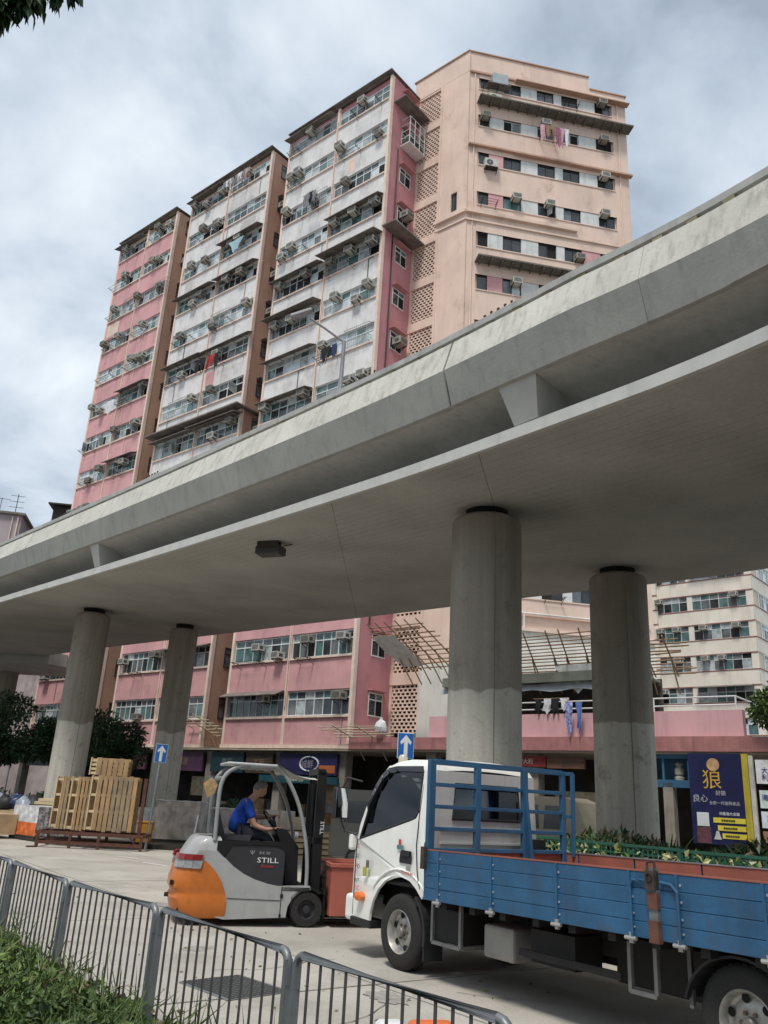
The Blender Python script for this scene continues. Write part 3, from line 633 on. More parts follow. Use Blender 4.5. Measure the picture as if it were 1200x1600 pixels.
# ---- corner tower
KC = Vector((3.88, 39.6, 0)); TA = R(10.57)
tw = thing('apartment_tower', 'peach corner tower with breeze-block lattice panels and rows of dark windows', 'apartment tower', KC, 0)
def tF(mb, name, m_, left=False, **k): return mb.build(name, m_, tw, rot=(0,0,FA if left else TA), **k)
q = MB()   # main body: plan polygon in world offsets from KC
uL = Vector((math.cos(FA), math.sin(FA), 0)); uR = Vector((math.cos(TA), math.sin(TA), 0)); nL = Vector((-uL.y, uL.x, 0)); nR = Vector((-uR.y, uR.x, 0))
pts = [uL*-2.12+nL*.05, Vector((0,0,0)), uR*0+nR*.0, uR*10.45, uR*10.45+nR*11, uL*-2.12+nL*9]
pts = [uL*-2.12+nL*.02, uL*-.02+nL*.02, uR*.02+nR*.12, uR*10.43+nR*.12, uR*10.43+nR*11, uL*-2.12+nL*9]
q.prism([(p.x, p.y) for p in pts], 4.5, 45.4, ax='z'); q.build('core_wall', tan_wall, tw)
# left face skin with its small window, split so that the opening is real
q = MB(); q.prism([(-2.15,4.5),(0,4.5),(0,45.4),(-2.15,45.4)], 0.0, -.12, m=0, holes=[[(-1.15,35.0),(-.70,35.0),(-.70,36.35),(-1.15,36.35)]])
tF(q, 'corner_wall', tan_wall, True)
q = MB(); q.box(-1.15,-.70,.005,.01,35.0,36.35); q.box(-.935,-.915,-.06,-.02,35.0,36.35,1); tF(q, 'window', [pane_dark, dark_frame], True)
q = MB(); q.box(-4.3,0,-.12,.5,45.35,47.0); tF(q, 'roof_parapet', tan_wall, True)
q = MB(); q.box(-4.4,0,-.2,.5,47.0,47.08); tF(q, 'coping', tan_side, True)
# lattice panels
LT0 = 45.2
def lattice_mesh(w, h):
    q = MB(); ny = int(round(h/.18)); nx = 6; bh = .062; dz = h/ny; dxx = w/nx
    for j in range(ny+1): q.box(0,w,0,.05,j*dz-bh/2 if j else 0,j*dz+bh/2 if j < ny else h)
    for j in range(ny):
        off = (j % 2)*.5
        for i in range(nx+1):
            x = (i+off)*dxx
            if x > w: continue
            q.box(max(0,x-.045),min(w,x+.045),.005,.045,j*dz+bh/2,(j+1)*dz-bh/2)
    return q.mesh('lattice_panel', tan_wall)
LM = lattice_mesh(1.68, 2.33)
q = MB(); q.box(-4.6,-2.16,.55,.6,4.3,45.4); tF(q, 'lattice_backing', mat('lattice_dark',(.035,.018,.013),.9), True)
for k in range(14):
    zt = LT0-DP*k; link('lattice_panel', LM, tw, tuple(uL*-3.86-nL*.02+Vector((0,0,zt-2.33))), (0,0,FA))
    q = MB(); q.box(-4.4,-2.15,-.1,.3,zt,zt+.585 if k else 45.4); tF(q, 'lattice_beam', tan_wall, True)
q = MB(); q.box(-2.16,-2.0,-.16,.3,4.5,45.4); q.box(-4.1,-3.87,-.06,.3,4.5,45.4); tF(q, 'lattice_post', tan_wall, True)
# mouldings
q = MB()
for a,b_ in ((34.0,34.12),(34.5,34.72)): q.box(-2.2,.02,-.3 if a > 34.2 else -.2,-.0,a,b_)
tF(q, 'moulding', tan_wall, True)
q = MB()
for a,b_ in ((34.0,34.12),(34.5,34.72)): q.box(-.1,6.8 if a > 34.2 else 10.5,-.24 if a > 34.2 else -.12,.1,a,b_)
tF(q, 'moulding', tan_wall)
# right face: rows
rowsb = [44.1-2.94*k for k in range(12)]
SEG_W = [(.68,1.25),(2.2,3.3),(4.4,5.5),(6.05,7.12),(8.33,9.38)]; SEG_P = [(1.25,2.2),(3.3,4.4),(5.5,6.05),(7.12,8.33)]
pw = mat('white_panel', (.66,.67,.65), .85, var=.15, vs=2, streak=.25)
tr_ = random.Random(4)
TAC = {(0,4):(-.1,.6),(1,0):(0,.5),(1,2):(-.1,.85),(1,4):(-.1,.55),(2,4):(-.15,.6),(3,1):(.2,.65),(3,2):(.1,.62),(3,4):(-.25,.7),(4,3):(.3,.1),(5,1):(.2,.6),(6,2):(0,.5),(7,4):(0,.5),(8,1):(0,.6),(9,3):(0,.5)}
for xa, xb in ((-.02,.55),(9.5,10.46)):
    q = MB(); q.box(xa,xb,-.0,.125,4.5,45.4); tF(q, 'corner_pier', tan_wall)
zprev = 45.4
for k, zb_ in enumerate(rowsb):
    zt_ = zb_+.86 if k < 2 else zb_+(1.0 if k in (4,5) else .92)
    q = MB(); q.box(.55,9.5,-.03,.125,zt_,zprev); tF(q, 'spandrel_panel', tan_wall)
    if k == 11: pass
    zprev = zb_
    q = MB(); q.box(.55,9.5,-.075,.05,zb_-.07,zb_-.002); tF(q, 'window_sill', tan_wall)
    q = MB(); q.box(.55,9.5,-.06,.05,zt_+.0,zt_+.04); tF(q, 'lintel', tan_wall)
    for i,(xa,xb) in enumerate(SEG_P):
        q = MB(); q.box(xa+.02,xb-.02,-.022,.124,zb_,zt_-.002)
        tF(q, 'infill_panel', pink_wall if (k in (2,) and i == 0) or (k == 3 and i == 0) or (k == 5 and i == 0) or (k == 4 and i == 3) else pw)
    for i,(xa,xb) in enumerate(SEG_W):
        f, ps = frame_mesh(xb-xa, zt_-zb_, 1 if i == 0 else 2, 0, dark_frame, (1,) if (i and tr_.random() < .18) else ())
        lf = (k == 1 and i in (1,2,3))
        wo = link('window', f.mesh('window', alu if lf else dark_frame), tw, tuple(uR*xa+nR*.05+Vector((0,0,zb_))), (0,0,TA))
        link('glazing', glazing(ps, (6,.6,.7,2,1,.1), tr_).mesh('glazing', PM, fix=False), wo)
        if (k,i) in TAC:
            dxx_, dz_ = TAC[(k,i)]; ao = link('air_conditioner', tr_.choice((AC,ACD)), tw, tuple(uR*((xa+xb)/2+dxx_)+nR*.02+Vector((0,0,zb_+dz_))), (0,0,TA)); ao.scale = (.85,.8,.85)
        if tr_.random() < .22: link('drying_rack', RK[2], tw, tuple(uR*(xa)+Vector((0,0,zb_+.05))), (0,0,TA))
q = MB(); q.box(.55,9.5,-.03,.125,10.85,zprev); tF(q, 'spandrel_panel', tan_wall)
for x_, z_ in ((1.55,43.05),(1.35,37.95)):
    link('air_conditioner', ACS, tw, tuple(uR*x_+Vector((0,0,z_))), (0,0,TA))
q = MB(); q.box(1.3,2.3,-.5,0,44.35,45.15); q.box(1.0,2.5,-.55,0,44.28,44.34,1); tF(q, 'enclosed_window_box', [mat('zinc_box',(.36,.42,.44),.6,.0,var=.15,vs=4), rusty])
q = MB(); q.box(-.05,10.5,-.14,.1,45.28,45.42); tF(q, 'cornice', tan_side)
q = MB(); q.box(0,7.95,-.02,.4,45.42,47.0); q.box(7.95,10.45,-.02,.4,45.42,46.0); tF(q, 'roof_parapet', tan_wall)
q = MB(); q.box(-.1,8.0,-.1,.45,47.0,47.08); q.box(8.0,10.55,-.1,.45,46.0,46.08); tF(q, 'coping', tan_side)
can = mat('canopy_dark', (.17,.155,.13), .85, var=.35, vs=3, streak=.4)
q = MB(); q.box(.45,10.6,-.75,.0,42.92,43.02); k_ = .6
while k_ < 10.4: q.box(k_,k_+.06,-.7,0,42.78,42.92); k_ += .62
tF(q, 'canopy', can)
q = MB(); q.box(.5,10.3,-.75,.0,31.18,31.28); k_ = .7
while k_ < 10.2: q.box(k_,k_+.06,-.7,0,31.04,31.18); k_ += .62
tF(q, 'canopy', can)
for a_ in ((-.05,2.9,-.22,.0,39.5,39.62),(2.9,10.6,-.3,.0,39.42,39.54),(2.9,10.6,-.4,0,45.14,45.2)):
    q = MB(); q.box(*a_); tF(q, 'ledge', tan_side)
for x_ in (.28, 9.85): q = MB(); q.tube([(x_,-.06,10),(x_,-.06,45.3)], .035, 6); tF(q, 'drain_pipe', trim)
q = MB(); q.tube([(.3,-.12,10.95),(10.2,-.12,10.95)], .05, 6); q.tube([(3.4,-.12,10.95),(3.4,-.12,10.2)], .05, 6); tF(q, 'white_pipe', mat('pipe_white',(.7,.68,.64),.6))
q = MB(); q.box(-.05,10.5,-.2,.12,10.05,10.2); tF(q, 'ledge', trim)
q = MB(); q.box(-.02,10.46,-.05,.125,7.0,10.05); tF(q, 'lower_cladding', mat('pale_cladding',(.74,.73,.67),.85,var=.15,vs=.8,streak=.3,sscale=2))
q = MB(); q.prism([(-2.1,4.5),(-.0,4.5),(0,8.2),(-2.1,8.2)], -.125, -.17); tF(q, 'white_sheet', mat('white_cladding',(.68,.68,.63),.8,var=.12,vs=.7,streak=.35,bump=.1,sscale=2), True)

# ---- podium: pink parapet over shops
pd = thing('shop_podium', 'low pink shop podium running under the apartment building to the right', 'shop building', E0, FA)
q = MB(); q.box(4.6,17.82,-.02,.3,4.46,5.36); q.build('parapet', mat('podium_pink',(.68,.40,.42),.85,var=.12,vs=.9,streak=.22,bump=.15,bs=9,sscale=2), pd)
q = MB(); q.box(.2,18.1,-.28,.3,3.95,4.455); q.build('fascia', mat('fascia_red',(.42,.19,.18),.85,var=.25,vs=2,streak=.35,bump=.2,bs=9), pd)
q = MB(); q.box(18.1,24.5,-.38,.1,3.95,4.42); q.build('fascia', MATS['fascia_red'], pd)
q = MB(); q.box(-31,24.5,-.2,9,3.86,3.94); q.build('ceiling_slab', mat('soffit_tan',(.40,.34,.27),.85,var=.2), pd)
q = MB(); q.box(.2,17.8,.3,12,4.3,4.46); q.build('roof_deck', concrete, pd)
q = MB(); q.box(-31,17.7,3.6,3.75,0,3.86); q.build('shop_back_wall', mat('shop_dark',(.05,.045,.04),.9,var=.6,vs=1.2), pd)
for x_ in (-30.5,-25.4,-20.6,-15.2,-10.3,-4.9,-.6,4.6,9.6,13.6):
    q = MB(); q.box(x_-.25,x_+.25,.2,.7,0,3.86); q.build('column', mat('column_grey',(.30,.27,.23),.85,var=.3,vs=2,streak=.3), pd)
q = MB(); q.box(14.95,15.3,-.1,.25,0,2.9); q.build('column', MATS['column_grey'], pd)
# dark covered terrace on the podium with white railing
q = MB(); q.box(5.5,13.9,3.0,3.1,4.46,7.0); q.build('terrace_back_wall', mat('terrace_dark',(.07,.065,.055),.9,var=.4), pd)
q = MB(); 
for z_ in (5.55,5.83): q.tube([(6.0,.1,z_),(17.6,.1,z_)], .03, 6)
x_ = 6.0
while x_ < 17.7: q.tube([(x_,.1,5.3),(x_,.1,5.83)], .028, 6); x_ += 1.45
q.tube([(17.6,.1,5.83),(17.6,2.5,5.83)], .03, 6); q.build('terrace_railing', mat('white_rail',(.72,.72,.70),.5,var=.15), pd)
q = MB(); nx = 21
for i in range(nx+1):
    x_ = 5.0+i*.42
    for y, z in ((.2,6.30+.05*math.sin(i*1.3)),(.3,6.62+.04*math.sin(i*.9+1)),(2.9,7.1)): q.v.append((x_,y,z))
for i in range(nx):
    for k in range(2): a = i*3+k; q.f.append((a,a+1,a+4,a+3)); q.m.append(0)
q.build('tarpaulin', mat('tarp_grey',(.42,.47,.50),.6,var=.25,vs=2), pd, fix=False)
q = MB(); q.box(5.2,13.9,.15,2.9,6.84,6.92); q.box(5.2,13.9,.05,.2,6.62,7.0); q.build('terrace_canopy', mat('canopy_greygreen',(.20,.21,.17),.85,var=.3,streak=.3), pd)
# shop signs and goods (each sign a thing)
sr = random.Random(8)
glyph = ['龍','鳳','行','木','業','五','金','大','利','海','鮮','店','車','工','程','電','器','城']
def sign(label, x, w, z0, z1, col, words, wcol, y=-.02, sz=None, cat='shop sign', emit=0):
    p = E0+Vector((math.cos(FA), math.sin(FA), 0))*x+Vector((-math.sin(FA), math.cos(FA), 0))*y
    s_ = thing('shop_sign', label, cat, (p.x, p.y, z0), FA)
    q = MB(); q.box(0,w,0,.12,0,z1-z0); q.build('board', mat('sign_%02x%02x%02x' % tuple(int(c*255) for c in col), tuple(c*.6 for c in col), .6, var=.35, vs=2, grime=.5, gs=2.5, gcol=(.03,.03,.03)), s_)
    sz = sz or (z1-z0)*.55
    if words:
        me = text_mesh(words, sz, mat('ink_%02x%02x%02x' % tuple(int(c*255) for c in wcol), wcol, .6, var=.05), 'CENTER')
        link('lettering', me, s_, (w/2, -.008, (z1-z0-sz*.75)/2))
    return s_
WD = .5
SB = [(-29.5,4.4,(.10,.10,.11),'木業',(.5,.45,.3),'dark signboard behind the trees at the far left'),
      (-24.6,3.6,(.12,.16,.30),'五金工程',(.5,.4,.35),'dull blue signboard left of the second pillar'),
      (-20.0,4.2,(.16,.05,.08),'大利行',(.6,.5,.3),'maroon signboard beside the left arrow sign'),
      (-14.8,4.2,(.13,.05,.12),'金龍電器',(.55,.35,.25),'dark purple signboard above the rear of the forklift'),
      (-9.9,2.6,(.015,.06,.09),'車行',(.45,.5,.5),'dark teal signboard above the forklift roof'),
      (-7.1,2.0,(.10,.07,.05),'工程',(.6,.4,.2),'brown signboard between the teal and the navy ones'),
      (-4.6,3.9,(.035,.03,.14),'城鮮',(.6,.6,.65),'navy and purple signboard with an oval ring, above the forklift mast')]
for x_, w_, c_, wd, wc, lb in SB: sign(lb, x_, w_, 2.75, 3.75, c_, wd, tuple(v*.4 for v in wc), sz=.42)
sg = sign('long teal strip sign with pale letters under the navy signboard', -6.0, 5.4, 2.35, 2.68, (.02,.12,.16), '電器城 五金', (.6,.65,.6))
sign('red and white shop sign partly behind the blue truck rack', 8.3, 2.0, 3.35, 3.75, (.42,.06,.05), '海鮮大利', (.75,.7,.6))
sign('small brown shop sign just left of the rightmost pillar', 10.35, 1.6, 3.3, 3.72, (.25,.12,.08), '行大金', (.1,.08,.06))
# oval ring on the navy sign
o_ = bpy.data.objects['shop_sign.006']
q = MB(); q.tube([(2.1+.62*math.cos(t_*.3142), -.02, .5+.33*math.sin(t_*.3142)) for t_ in range(21)], .045, 6, caps=False); q.build('oval_ring', mat('ring_pale',(.6,.6,.7),.5), o_)
q = MB(); q.box(2.75,3.8,-.014,-.002,.1,.45); q.build('orange_panel', mat('sign_orange',(.45,.13,.04),.6), o_)
# goods and fittings inside the shops
gcol = [mat('goods_%d' % i, tuple(v*1.5 for v in c_), .8, var=.4, vs=4) for i, c_ in enumerate(((.28,.2,.12),(.10,.09,.09),(.22,.23,.22),(.05,.09,.12),(.35,.3,.2),(.28,.14,.06),(.45,.43,.4)))]
for k in range(44):
    x_ = -30+k*1.08+sr.uniform(-.3,.3); w_ = sr.uniform(.5,1.2); h_ = sr.uniform(.5,2.1); y_ = sr.uniform(1.2,2.8)
    if x_+w_ > 13.4: continue
    q = MB(); nb_ = sr.randint(2,4)
    for j in range(nb_): q.box(x_+sr.uniform(0,.1),x_+w_-sr.uniform(0,.1),y_,y_+.6,h_*j/nb_+.01,h_*(j+1)/nb_-.02, j % 2)
    q.build('stacked_goods', [sr.choice(gcol), sr.choice(gcol)], pd)
for x_, w_, c_ in ((-12.5,1.1,4),(-2.2,1.2,0),(1.2,1.6,5),(5.3,1.6,2),(10.2,1.8,4)):
    q = MB(); q.box(x_,x_+w_,.9,.98,1.5,2.5); q.build('notice_board', gcol[c_], pd)
# blue fronted upper unit with oddments, between the pillar and the poster
bl = mat('blue_front', (.045,.14,.25), .6, var=.25, vs=2)
q = MB(); q.box(13.7,15.95,-.1,.05,2.75,3.0); q.box(13.7,15.95,-.1,.05,3.72,3.9)
for x_ in (13.7,14.2,14.95,15.85): q.box(x_,x_+.07,-.08,.02,3.0,3.72)
q.box(13.7,15.95,.6,.7,2.75,3.9); q.build('blue_window_front', bl, pd)
for k, x_ in enumerate((14.45, 15.45)):
    q = MB(); q.lathe([(.0,0),(.16,0),(.17,.1),(.1,.15),(.16,.2),(.16,.38),(.08,.45),(.13,.55),(.05,.62),(0,.63)], 12, (x_,.2,3.0)); q.build('stacked_vessel', mat('vessel_pale',(.45,.42,.36),.6,var=.3,vs=6), pd, smooth=40)
# the poster wall
ps_ = E0+Vector((math.cos(FA), math.sin(FA), 0))*15.97+Vector((-math.sin(FA), math.cos(FA), 0))*-.3
po = thing('advertising_poster', 'big dark blue advertisement with an orange moon and a large golden 狼 character', 'poster', (ps_.x, ps_.y, 1.0), FA)
q = MB(); q.box(0,1.75,0,.15,0,2.88); q.build('board', mat('poster_navy',(.012,.014,.07),.45,var=.35,vs=1.5), po)
gold = mat('poster_gold',(.62,.36,.06),.5,var=.3,vs=9); pale = mat('poster_pale',(.45,.45,.50),.6,var=.1); yel = mat('poster_yellow',(.66,.55,.06),.5,var=.1)
q = MB(); q.lathe([(.21,0),(.21,-.006),(0,-.007)], 28, (.83,-.003,2.52), 'y'); q.build('moon', mat('poster_moon',(.55,.34,.17),.6,var=.4,vs=6), po)
link('lettering', text_mesh('狼', .66, gold, 'CENTER'), po, (.76,-.012,1.80))
link('lettering', text_mesh('好狼', .17, pale, 'CENTER'), po, (1.02,-.012,1.55)); link('lettering', text_mesh('良心', .26, pale, 'CENTER'), po, (.33,-.012,1.33))
link('lettering', text_mesh('全新一代強勢產品', .125, pale, 'CENTER'), po, (1.12,-.012,1.25))
link('lettering', text_mesh('功能強大全面', .11, mat('poster_white',(.8,.8,.8),.6,var=.05), 'CENTER'), po, (1.25,-.012,.93))
for k in range(3):
    q = MB(); q.box(.72+.13*k,1.75,-.02,-.003,.68-.24*k,.84-.24*k); q.build('yellow_band', yel, po)
    link('lettering', text_mesh('專業維修服務', .075, mat('ink_dark',(.02,.02,.02),.6), 'CENTER'), po, (1.2+.05*k,-.026,.73-.24*k))
q = MB(); q.box(.18,.58,-.02,-.003,.55,.98); q.build('pictured_bottle', mat('poster_bottle',(.62,.65,.66),.5,var=.1), po, bevel=.008)
q = MB(); q.box(.15,.62,-.02,-.003,.02,.53); q.build('pictured_base', mat('poster_maroon',(.12,.05,.06),.6,var=.4,vs=8), po)
q = MB(); q.prism([(.7,.16),(.95,.16),(.9,.3),(.87,.42),(.79,.42),(.76,.3)], -.02, -.003); q.build('pictured_horn', mat('poster_horn',(.5,.48,.46),.5), po)
q = MB(); q.box(0,.2,-.02,.3,0,2.88); p_ = ps_+Vector((math.cos(FA), math.sin(FA), 0))*1.77
tag(q.build('pillar_board', mat('yellow_post',(.52,.42,.05),.6,var=.3,vs=1.5,streak=.35), None, (p_.x,p_.y,1.0), FA), 'tall narrow yellow board standing at the right edge of the blue poster', 'board')
q = MB(); q.box(0,.14,-.02,.1,0,2.88); p_ = ps_+Vector((math.cos(FA), math.sin(FA), 0))*1.99
tag(q.build('white_post', mat('white_post_m',(.55,.53,.48),.7,var=.3,vs=4,rust=.3), None, (p_.x,p_.y,.95), FA), 'chipped white post between the yellow board and the notices', 'post')
for k, (x_, z_, w_, h_, c_, wd, lb) in enumerate(((2.2,2.95,.55,.75,(.75,.75,.76),'大\n利','white notice with a blue mark hanging highest right of the yellow board'),
        (2.25,2.2,.55,.55,(.62,.70,.68),'海鮮','pale green notice in the middle of the hanging notices'),(2.25,1.6,.55,.5,(.68,.74,.80),'店','pale blue notice, lowest of the three hanging notices'),
        (2.25,.2,.6,1.3,(.30,.16,.10),'花','brown picture board with pale blossoms at the far right'),(2.9,.2,.9,2.0,(.66,.38,.08),'金','orange shop board at the right edge of the picture'),(2.95,2.5,.9,1.2,(.75,.72,.66),'','cream board above the orange one at the right edge'))):
    p_ = ps_+Vector((math.cos(FA), math.sin(FA), 0))*x_
    s_ = thing('notice', lb, 'notice', (p_.x,p_.y,z_), FA); q = MB(); q.box(0,w_,0,.04,0,h_); q.build('board', mat('notice_%d' % k, c_, .6, var=.2, vs=6), s_)
    if wd: link('lettering', text_mesh(wd, .22, mat('ink_blue',(.05,.07,.25),.6) if k < 3 else mat('ink_pink',(.7,.4,.4),.6), 'CENTER'), s_, (w_/2,-.01,h_*.45))

# ---- bamboo catch platforms
def bamboo_rack(label, x0, x1, y0, z0, y1, z1, nlong, ncross, m_, seed, skew=0, sheet=None):
    r_ = random.Random(seed); rt = thing('bamboo_rack', label, 'bamboo scaffold', tuple(E0+Vector((math.cos(FA), math.sin(FA), 0))*x0), FA, 'bamboo catch platforms on the facade')
    w = x1-x0
    for k in range(nlong):
        t = k/(nlong-1); q = MB(); a = r_.uniform(-.35,.1); b_ = w+r_.uniform(-.1,.35); jj = r_.uniform(-.04,.04)
        q.tube([(a+skew*t,y0+(y1-y0)*t,z0+(z1-z0)*t+jj),(b_+skew*t,y0+(y1-y0)*t,z0+(z1-z0)*t-jj)], r_.uniform(.022,.034), 6); q.build('long_pole', m_, rt)
    for k in range(ncross):
        x_ = w*(k+.5)/ncross+r_.uniform(-.15,.15); q = MB(); q.tube([(x_,y0+.1,z0-.1),(x_+skew,y1+(y1-y0)*.12,z1+(z1-z0)*.12)], .03, 6); q.build('cross_pole', m_, rt)
        q = MB(); q.tube([(x_,y0+.15,z0-.75),(x_+skew*.3,y0+(y1-y0)*.4,z0+(z1-z0)*.4)], .028, 6); q.build('strut', m_, rt)
    if sheet:
        q = MB(); a, b_ = sheet; N = 8
        for i in range(N+1):
            for j in range(N+1):
                u = a+(b_-a)*i/N; v_ = j/N*.75+.1; q.v.append((w*u+skew*v_, y0+(y1-y0)*v_+.02, z0+(z1-z0)*v_-.06-.10*math.sin(v_*3.1)+.03*math.sin(i*2+j)))
        for i in range(N):
            for j in range(N): k = i*(N+1)+j; q.f.append((k,k+1,k+N+2,k+N+1)); q.m.append(0)
        q.build('net_sheet', mat('net_white',(.74,.75,.73),.8,var=.2,vs=3), rt, smooth=60, fix=False)
    return rt
bamboo_rack('grid of dark bamboo poles with a white sheet beside the lattice wall', 2.3, 5.6, 1.2, 7.75, -1.1, 9.3, 11, 6, bamboo, 3, -.8, (.0,.42))
bamboo_rack('long dark bamboo platform between the two big pillars, over the terrace', 8.2, 13.0, 1.2, 7.1, -.9, 8.3, 13, 6, bamboo, 4, .6)
bamboo_rack('dark bamboo platform poking out right of the rightmost pillar', 13.3, 15.7, 1.2, 6.9, -.7, 7.8, 11, 3, bamboo, 5, .3)
bamboo_rack('tangled pale bamboo poles between the left and middle bays, low down', -11.9, -9.3, .9, 4.7, -1.3, 5.5, 7, 3, bamboo_p, 6, -.3)
bamboo_rack('pale bamboo poles jutting out below the right-hand bay', -.4, 2.6, .6, 4.25, -1.3, 4.85, 8, 2, bamboo_p, 7, -.2)
bamboo_rack('few pale bamboo poles sticking out behind the leftmost front pillar', -22.2, -20.2, .8, 4.9, -1.0, 5.4, 4, 2, bamboo_p, 8, -.2)
# plastic bag on the lower bamboo, sagging clear sheet under the terrace rack
p_ = E0+Vector((math.cos(FA), math.sin(FA), 0))*2.1+Vector((-math.sin(FA), math.cos(FA), 0))*-.3
q = MB(); q.lathe([(.05,0),(.26,.1),(.30,.3),(.2,.52),(.08,.62),(.02,.72)], 9); rr = random.Random(2)
q.v = [(a+rr.uniform(-.05,.05), b_+rr.uniform(-.05,.05), c+rr.uniform(-.04,.04)) for a,b_,c in q.v]
tag(q.build('plastic_bag', mat('bag_white',(.7,.7,.72),.5,var=.2), None, (p_.x,p_.y,4.6), 0, smooth=30), 'crumpled white plastic bag lying on the lower bamboo poles', 'bag')
q = MB(); N = 10
for i in range(N+1):
    for j in range(5):
        u, v_ = i/N, j/4; q.v.append((u*2.0, .05*math.sin(i*1.7+j), -(.1+1.05*(1-abs(2*u-1.0)))*v_))
for i in range(N):
    for j in range(4): k = i*5+j; q.f.append((k,k+1,k+6,k+5)); q.m.append(0)
p_ = E0+Vector((math.cos(FA), math.sin(FA), 0))*10.6+Vector((-math.sin(FA), math.cos(FA), 0))*.3
tag(q.build('hanging_plastic', mat('plastic_clear',(.55,.56,.54),.35,var=.2,vs=4), None, (p_.x,p_.y,7.3), FA, smooth=60, fix=False), 'sagging clear plastic sheet hanging in a point under the bamboo platform', 'plastic sheet')

# ---- laundry
C8 = dict(zip(('black','navy','white','red','grey','blue','pink','brown'), cloth_cols))
laundry('hanging_laundry', 'long blue and white patterned cloth hung over the pink podium parapet', E0, FA, 11.45, 12.1, -.35, 5.75, [C8['blue'], mat('cloth_patterned',(.35,.4,.72),.9,var=.9,vs=9)], 1.1, 1.3, 2)
laundry('hanging_laundry', 'white and black clothes drying on the terrace rail between the big pillars', E0, FA, 9.9, 11.3, -.08, 5.95, [C8['white'],C8['black'],C8['black']], .4, .7)
laundry('hanging_laundry', 'dark clothes hanging high on the white bay below the roof', E0, FA, -6.3, -5.0, -.9, SILL[11]+.6, [C8['black'],C8['navy'],C8['grey']], .7, 1.2)
laundry('hanging_laundry', 'dark clothes hanging on the right half of the white bay, mid height', E0, FA, -3.3, -2.1, -.9, SILL[7]+.05, [C8['black'],C8['navy']], .7, 1.1)
laundry('hanging_laundry', 'row of white and black laundry low on the left half of the white bay', E0, FA, -8.9, -5.6, -.95, SILL[5]+.25, [C8['white'],C8['black'],C8['black'],C8['grey']], .6, 1.1)
laundry('hanging_laundry', 'black and red clothes hanging from the middle bay', E0, FA, -15.1, -12.9, -.95, SILL[8]+.1, [C8['black'],C8['red'],C8['black']], .8, 1.3)
laundry('hanging_laundry', 'pale pink and white laundry near the top of the middle bay', E0, FA, -15.2, -12.4, -.9, SILL[13]+.4, [C8['white'],C8['pink'],C8['grey']], .5, 1.0)
laundry('hanging_laundry', 'pale blue sheet hanging from the upper middle bay', E0, FA, -13.4, -12.0, -.95, SILL[11]+.1, [mat('cloth_paleblue',(.35,.5,.55),.9,var=.15)], .8, 1.0, 1)
laundry('hanging_laundry', 'white towel hanging from the pink leftmost bay', E0, FA, -25.8, -25.0, -.9, SILL[8]+.1, [C8['white']], .8, 1.3, 1)
laundry('hanging_laundry', 'small black and tan clothes low on the pink leftmost bay', E0, FA, -25.5, -24.4, -.9, SILL[5]-.2, [C8['black'],C8['brown']], .6, .9)
laundry('hanging_laundry', 'maroon and white washing hanging from the tower window under the canopy', KC, TA, 4.3, 6.2, -.8, 41.5, [C8['white'],mat('cloth_maroon',(.3,.12,.18),.9,var=.4,vs=6),C8['pink'],C8['brown']], .8, 1.4)

# ------------------------------------------------------------------ pale apartment building far right
pb_w = mat('cream_wall', (.80,.75,.65), .85, var=.12, vs=.5, streak=.2, sscale=1.5); pb_r = mat('red_band', (.32,.13,.10), .8)
pb_s = mat('cream_side', (.62,.56,.43), .85, var=.12, vs=.5)
def pale_block(label, px, py, ang, W, D, nf, z0, seed, offs):
    r_ = random.Random(seed); t = thing('far_apartment_block', label, 'apartment block', (px,py,0), ang, 'cream apartment blocks at the far right')
    q = MB(); q.box(-W,0,.1,D,0,z0+nf*2.95); q.build('wall', pb_s, t)
    for k in range(nf):
        z = z0+k*2.95
        for nm, a0, mm, dd in (('spandrel',0,pb_w,-.05),):
            q = MB(); q.box(-W,.02,-.05,.12,z+1.55,z+2.95); q.box(-.02,.05,-.05,D,z+1.55,z+2.95); q.build('spandrel_panel', pb_w, t)
            q = MB(); q.box(-W,.06,-.09,-.04,z+2.9,z+2.98); q.box(.05,.09,-.05,D,z+2.9,z+2.98); q.box(-W,.06,-.08,-.04,z+1.5,z+1.57); q.build('red_band', pb_r, t)
        x_ = -W+.3
        for a_, b2_ in ((-W,-W+.3),(-W*.52,-W*.52+.5),(-.6,.02)): q = MB(); q.box(a_,b2_,-.02,.15,z,z+1.55); q.build('wall_pier', pb_w, t)
        for xa, xb in ((-W+.3,-W*.52),(-W*.52+.5,-.6)):
            f, ps = frame_mesh(xb-xa, 1.5, max(3,int((xb-xa)/.75)), .95, alu); wo = link('window', f.mesh('window', alu), t, (xa,.02,z+.02))
            link('glazing', glazing(ps,(2,3,3,3,.5,1), r_).mesh('glazing', PM, fix=False), wo)
            if r_.random() < .8:
                for a in r_.sample((.2,.5,.8), r_.choice((1,2))): link('air_conditioner', AC, t, (xa+a*(xb-xa), -.03, z+.95))
            if r_.random() < .3: link('awning', AW, t, (xa,-.04,z+1.6)).scale = ((xb-xa)/4.5,1,1)
        f, ps = frame_mesh(3.4, 1.4, 5, .95, alu); wo = link('window', f.mesh('window', alu), t, (.1,1.4,z+.05), R(90)); link('glazing', glazing(ps,(3,2,2,3,.5,.5), r_).mesh('glazing', PM, fix=False), wo)
    return t
pale_block('nearer cream apartment block with red bands seen right of the rightmost pillar', 34.9, 74.5, R(-42), 12.0, 14, 11, 0.2, 31, 0)
pale_block('narrow cream apartment block just right of the peach tower', 27.9, 80.5, R(-35), 5.2, 12, 11, .6, 33, 0)

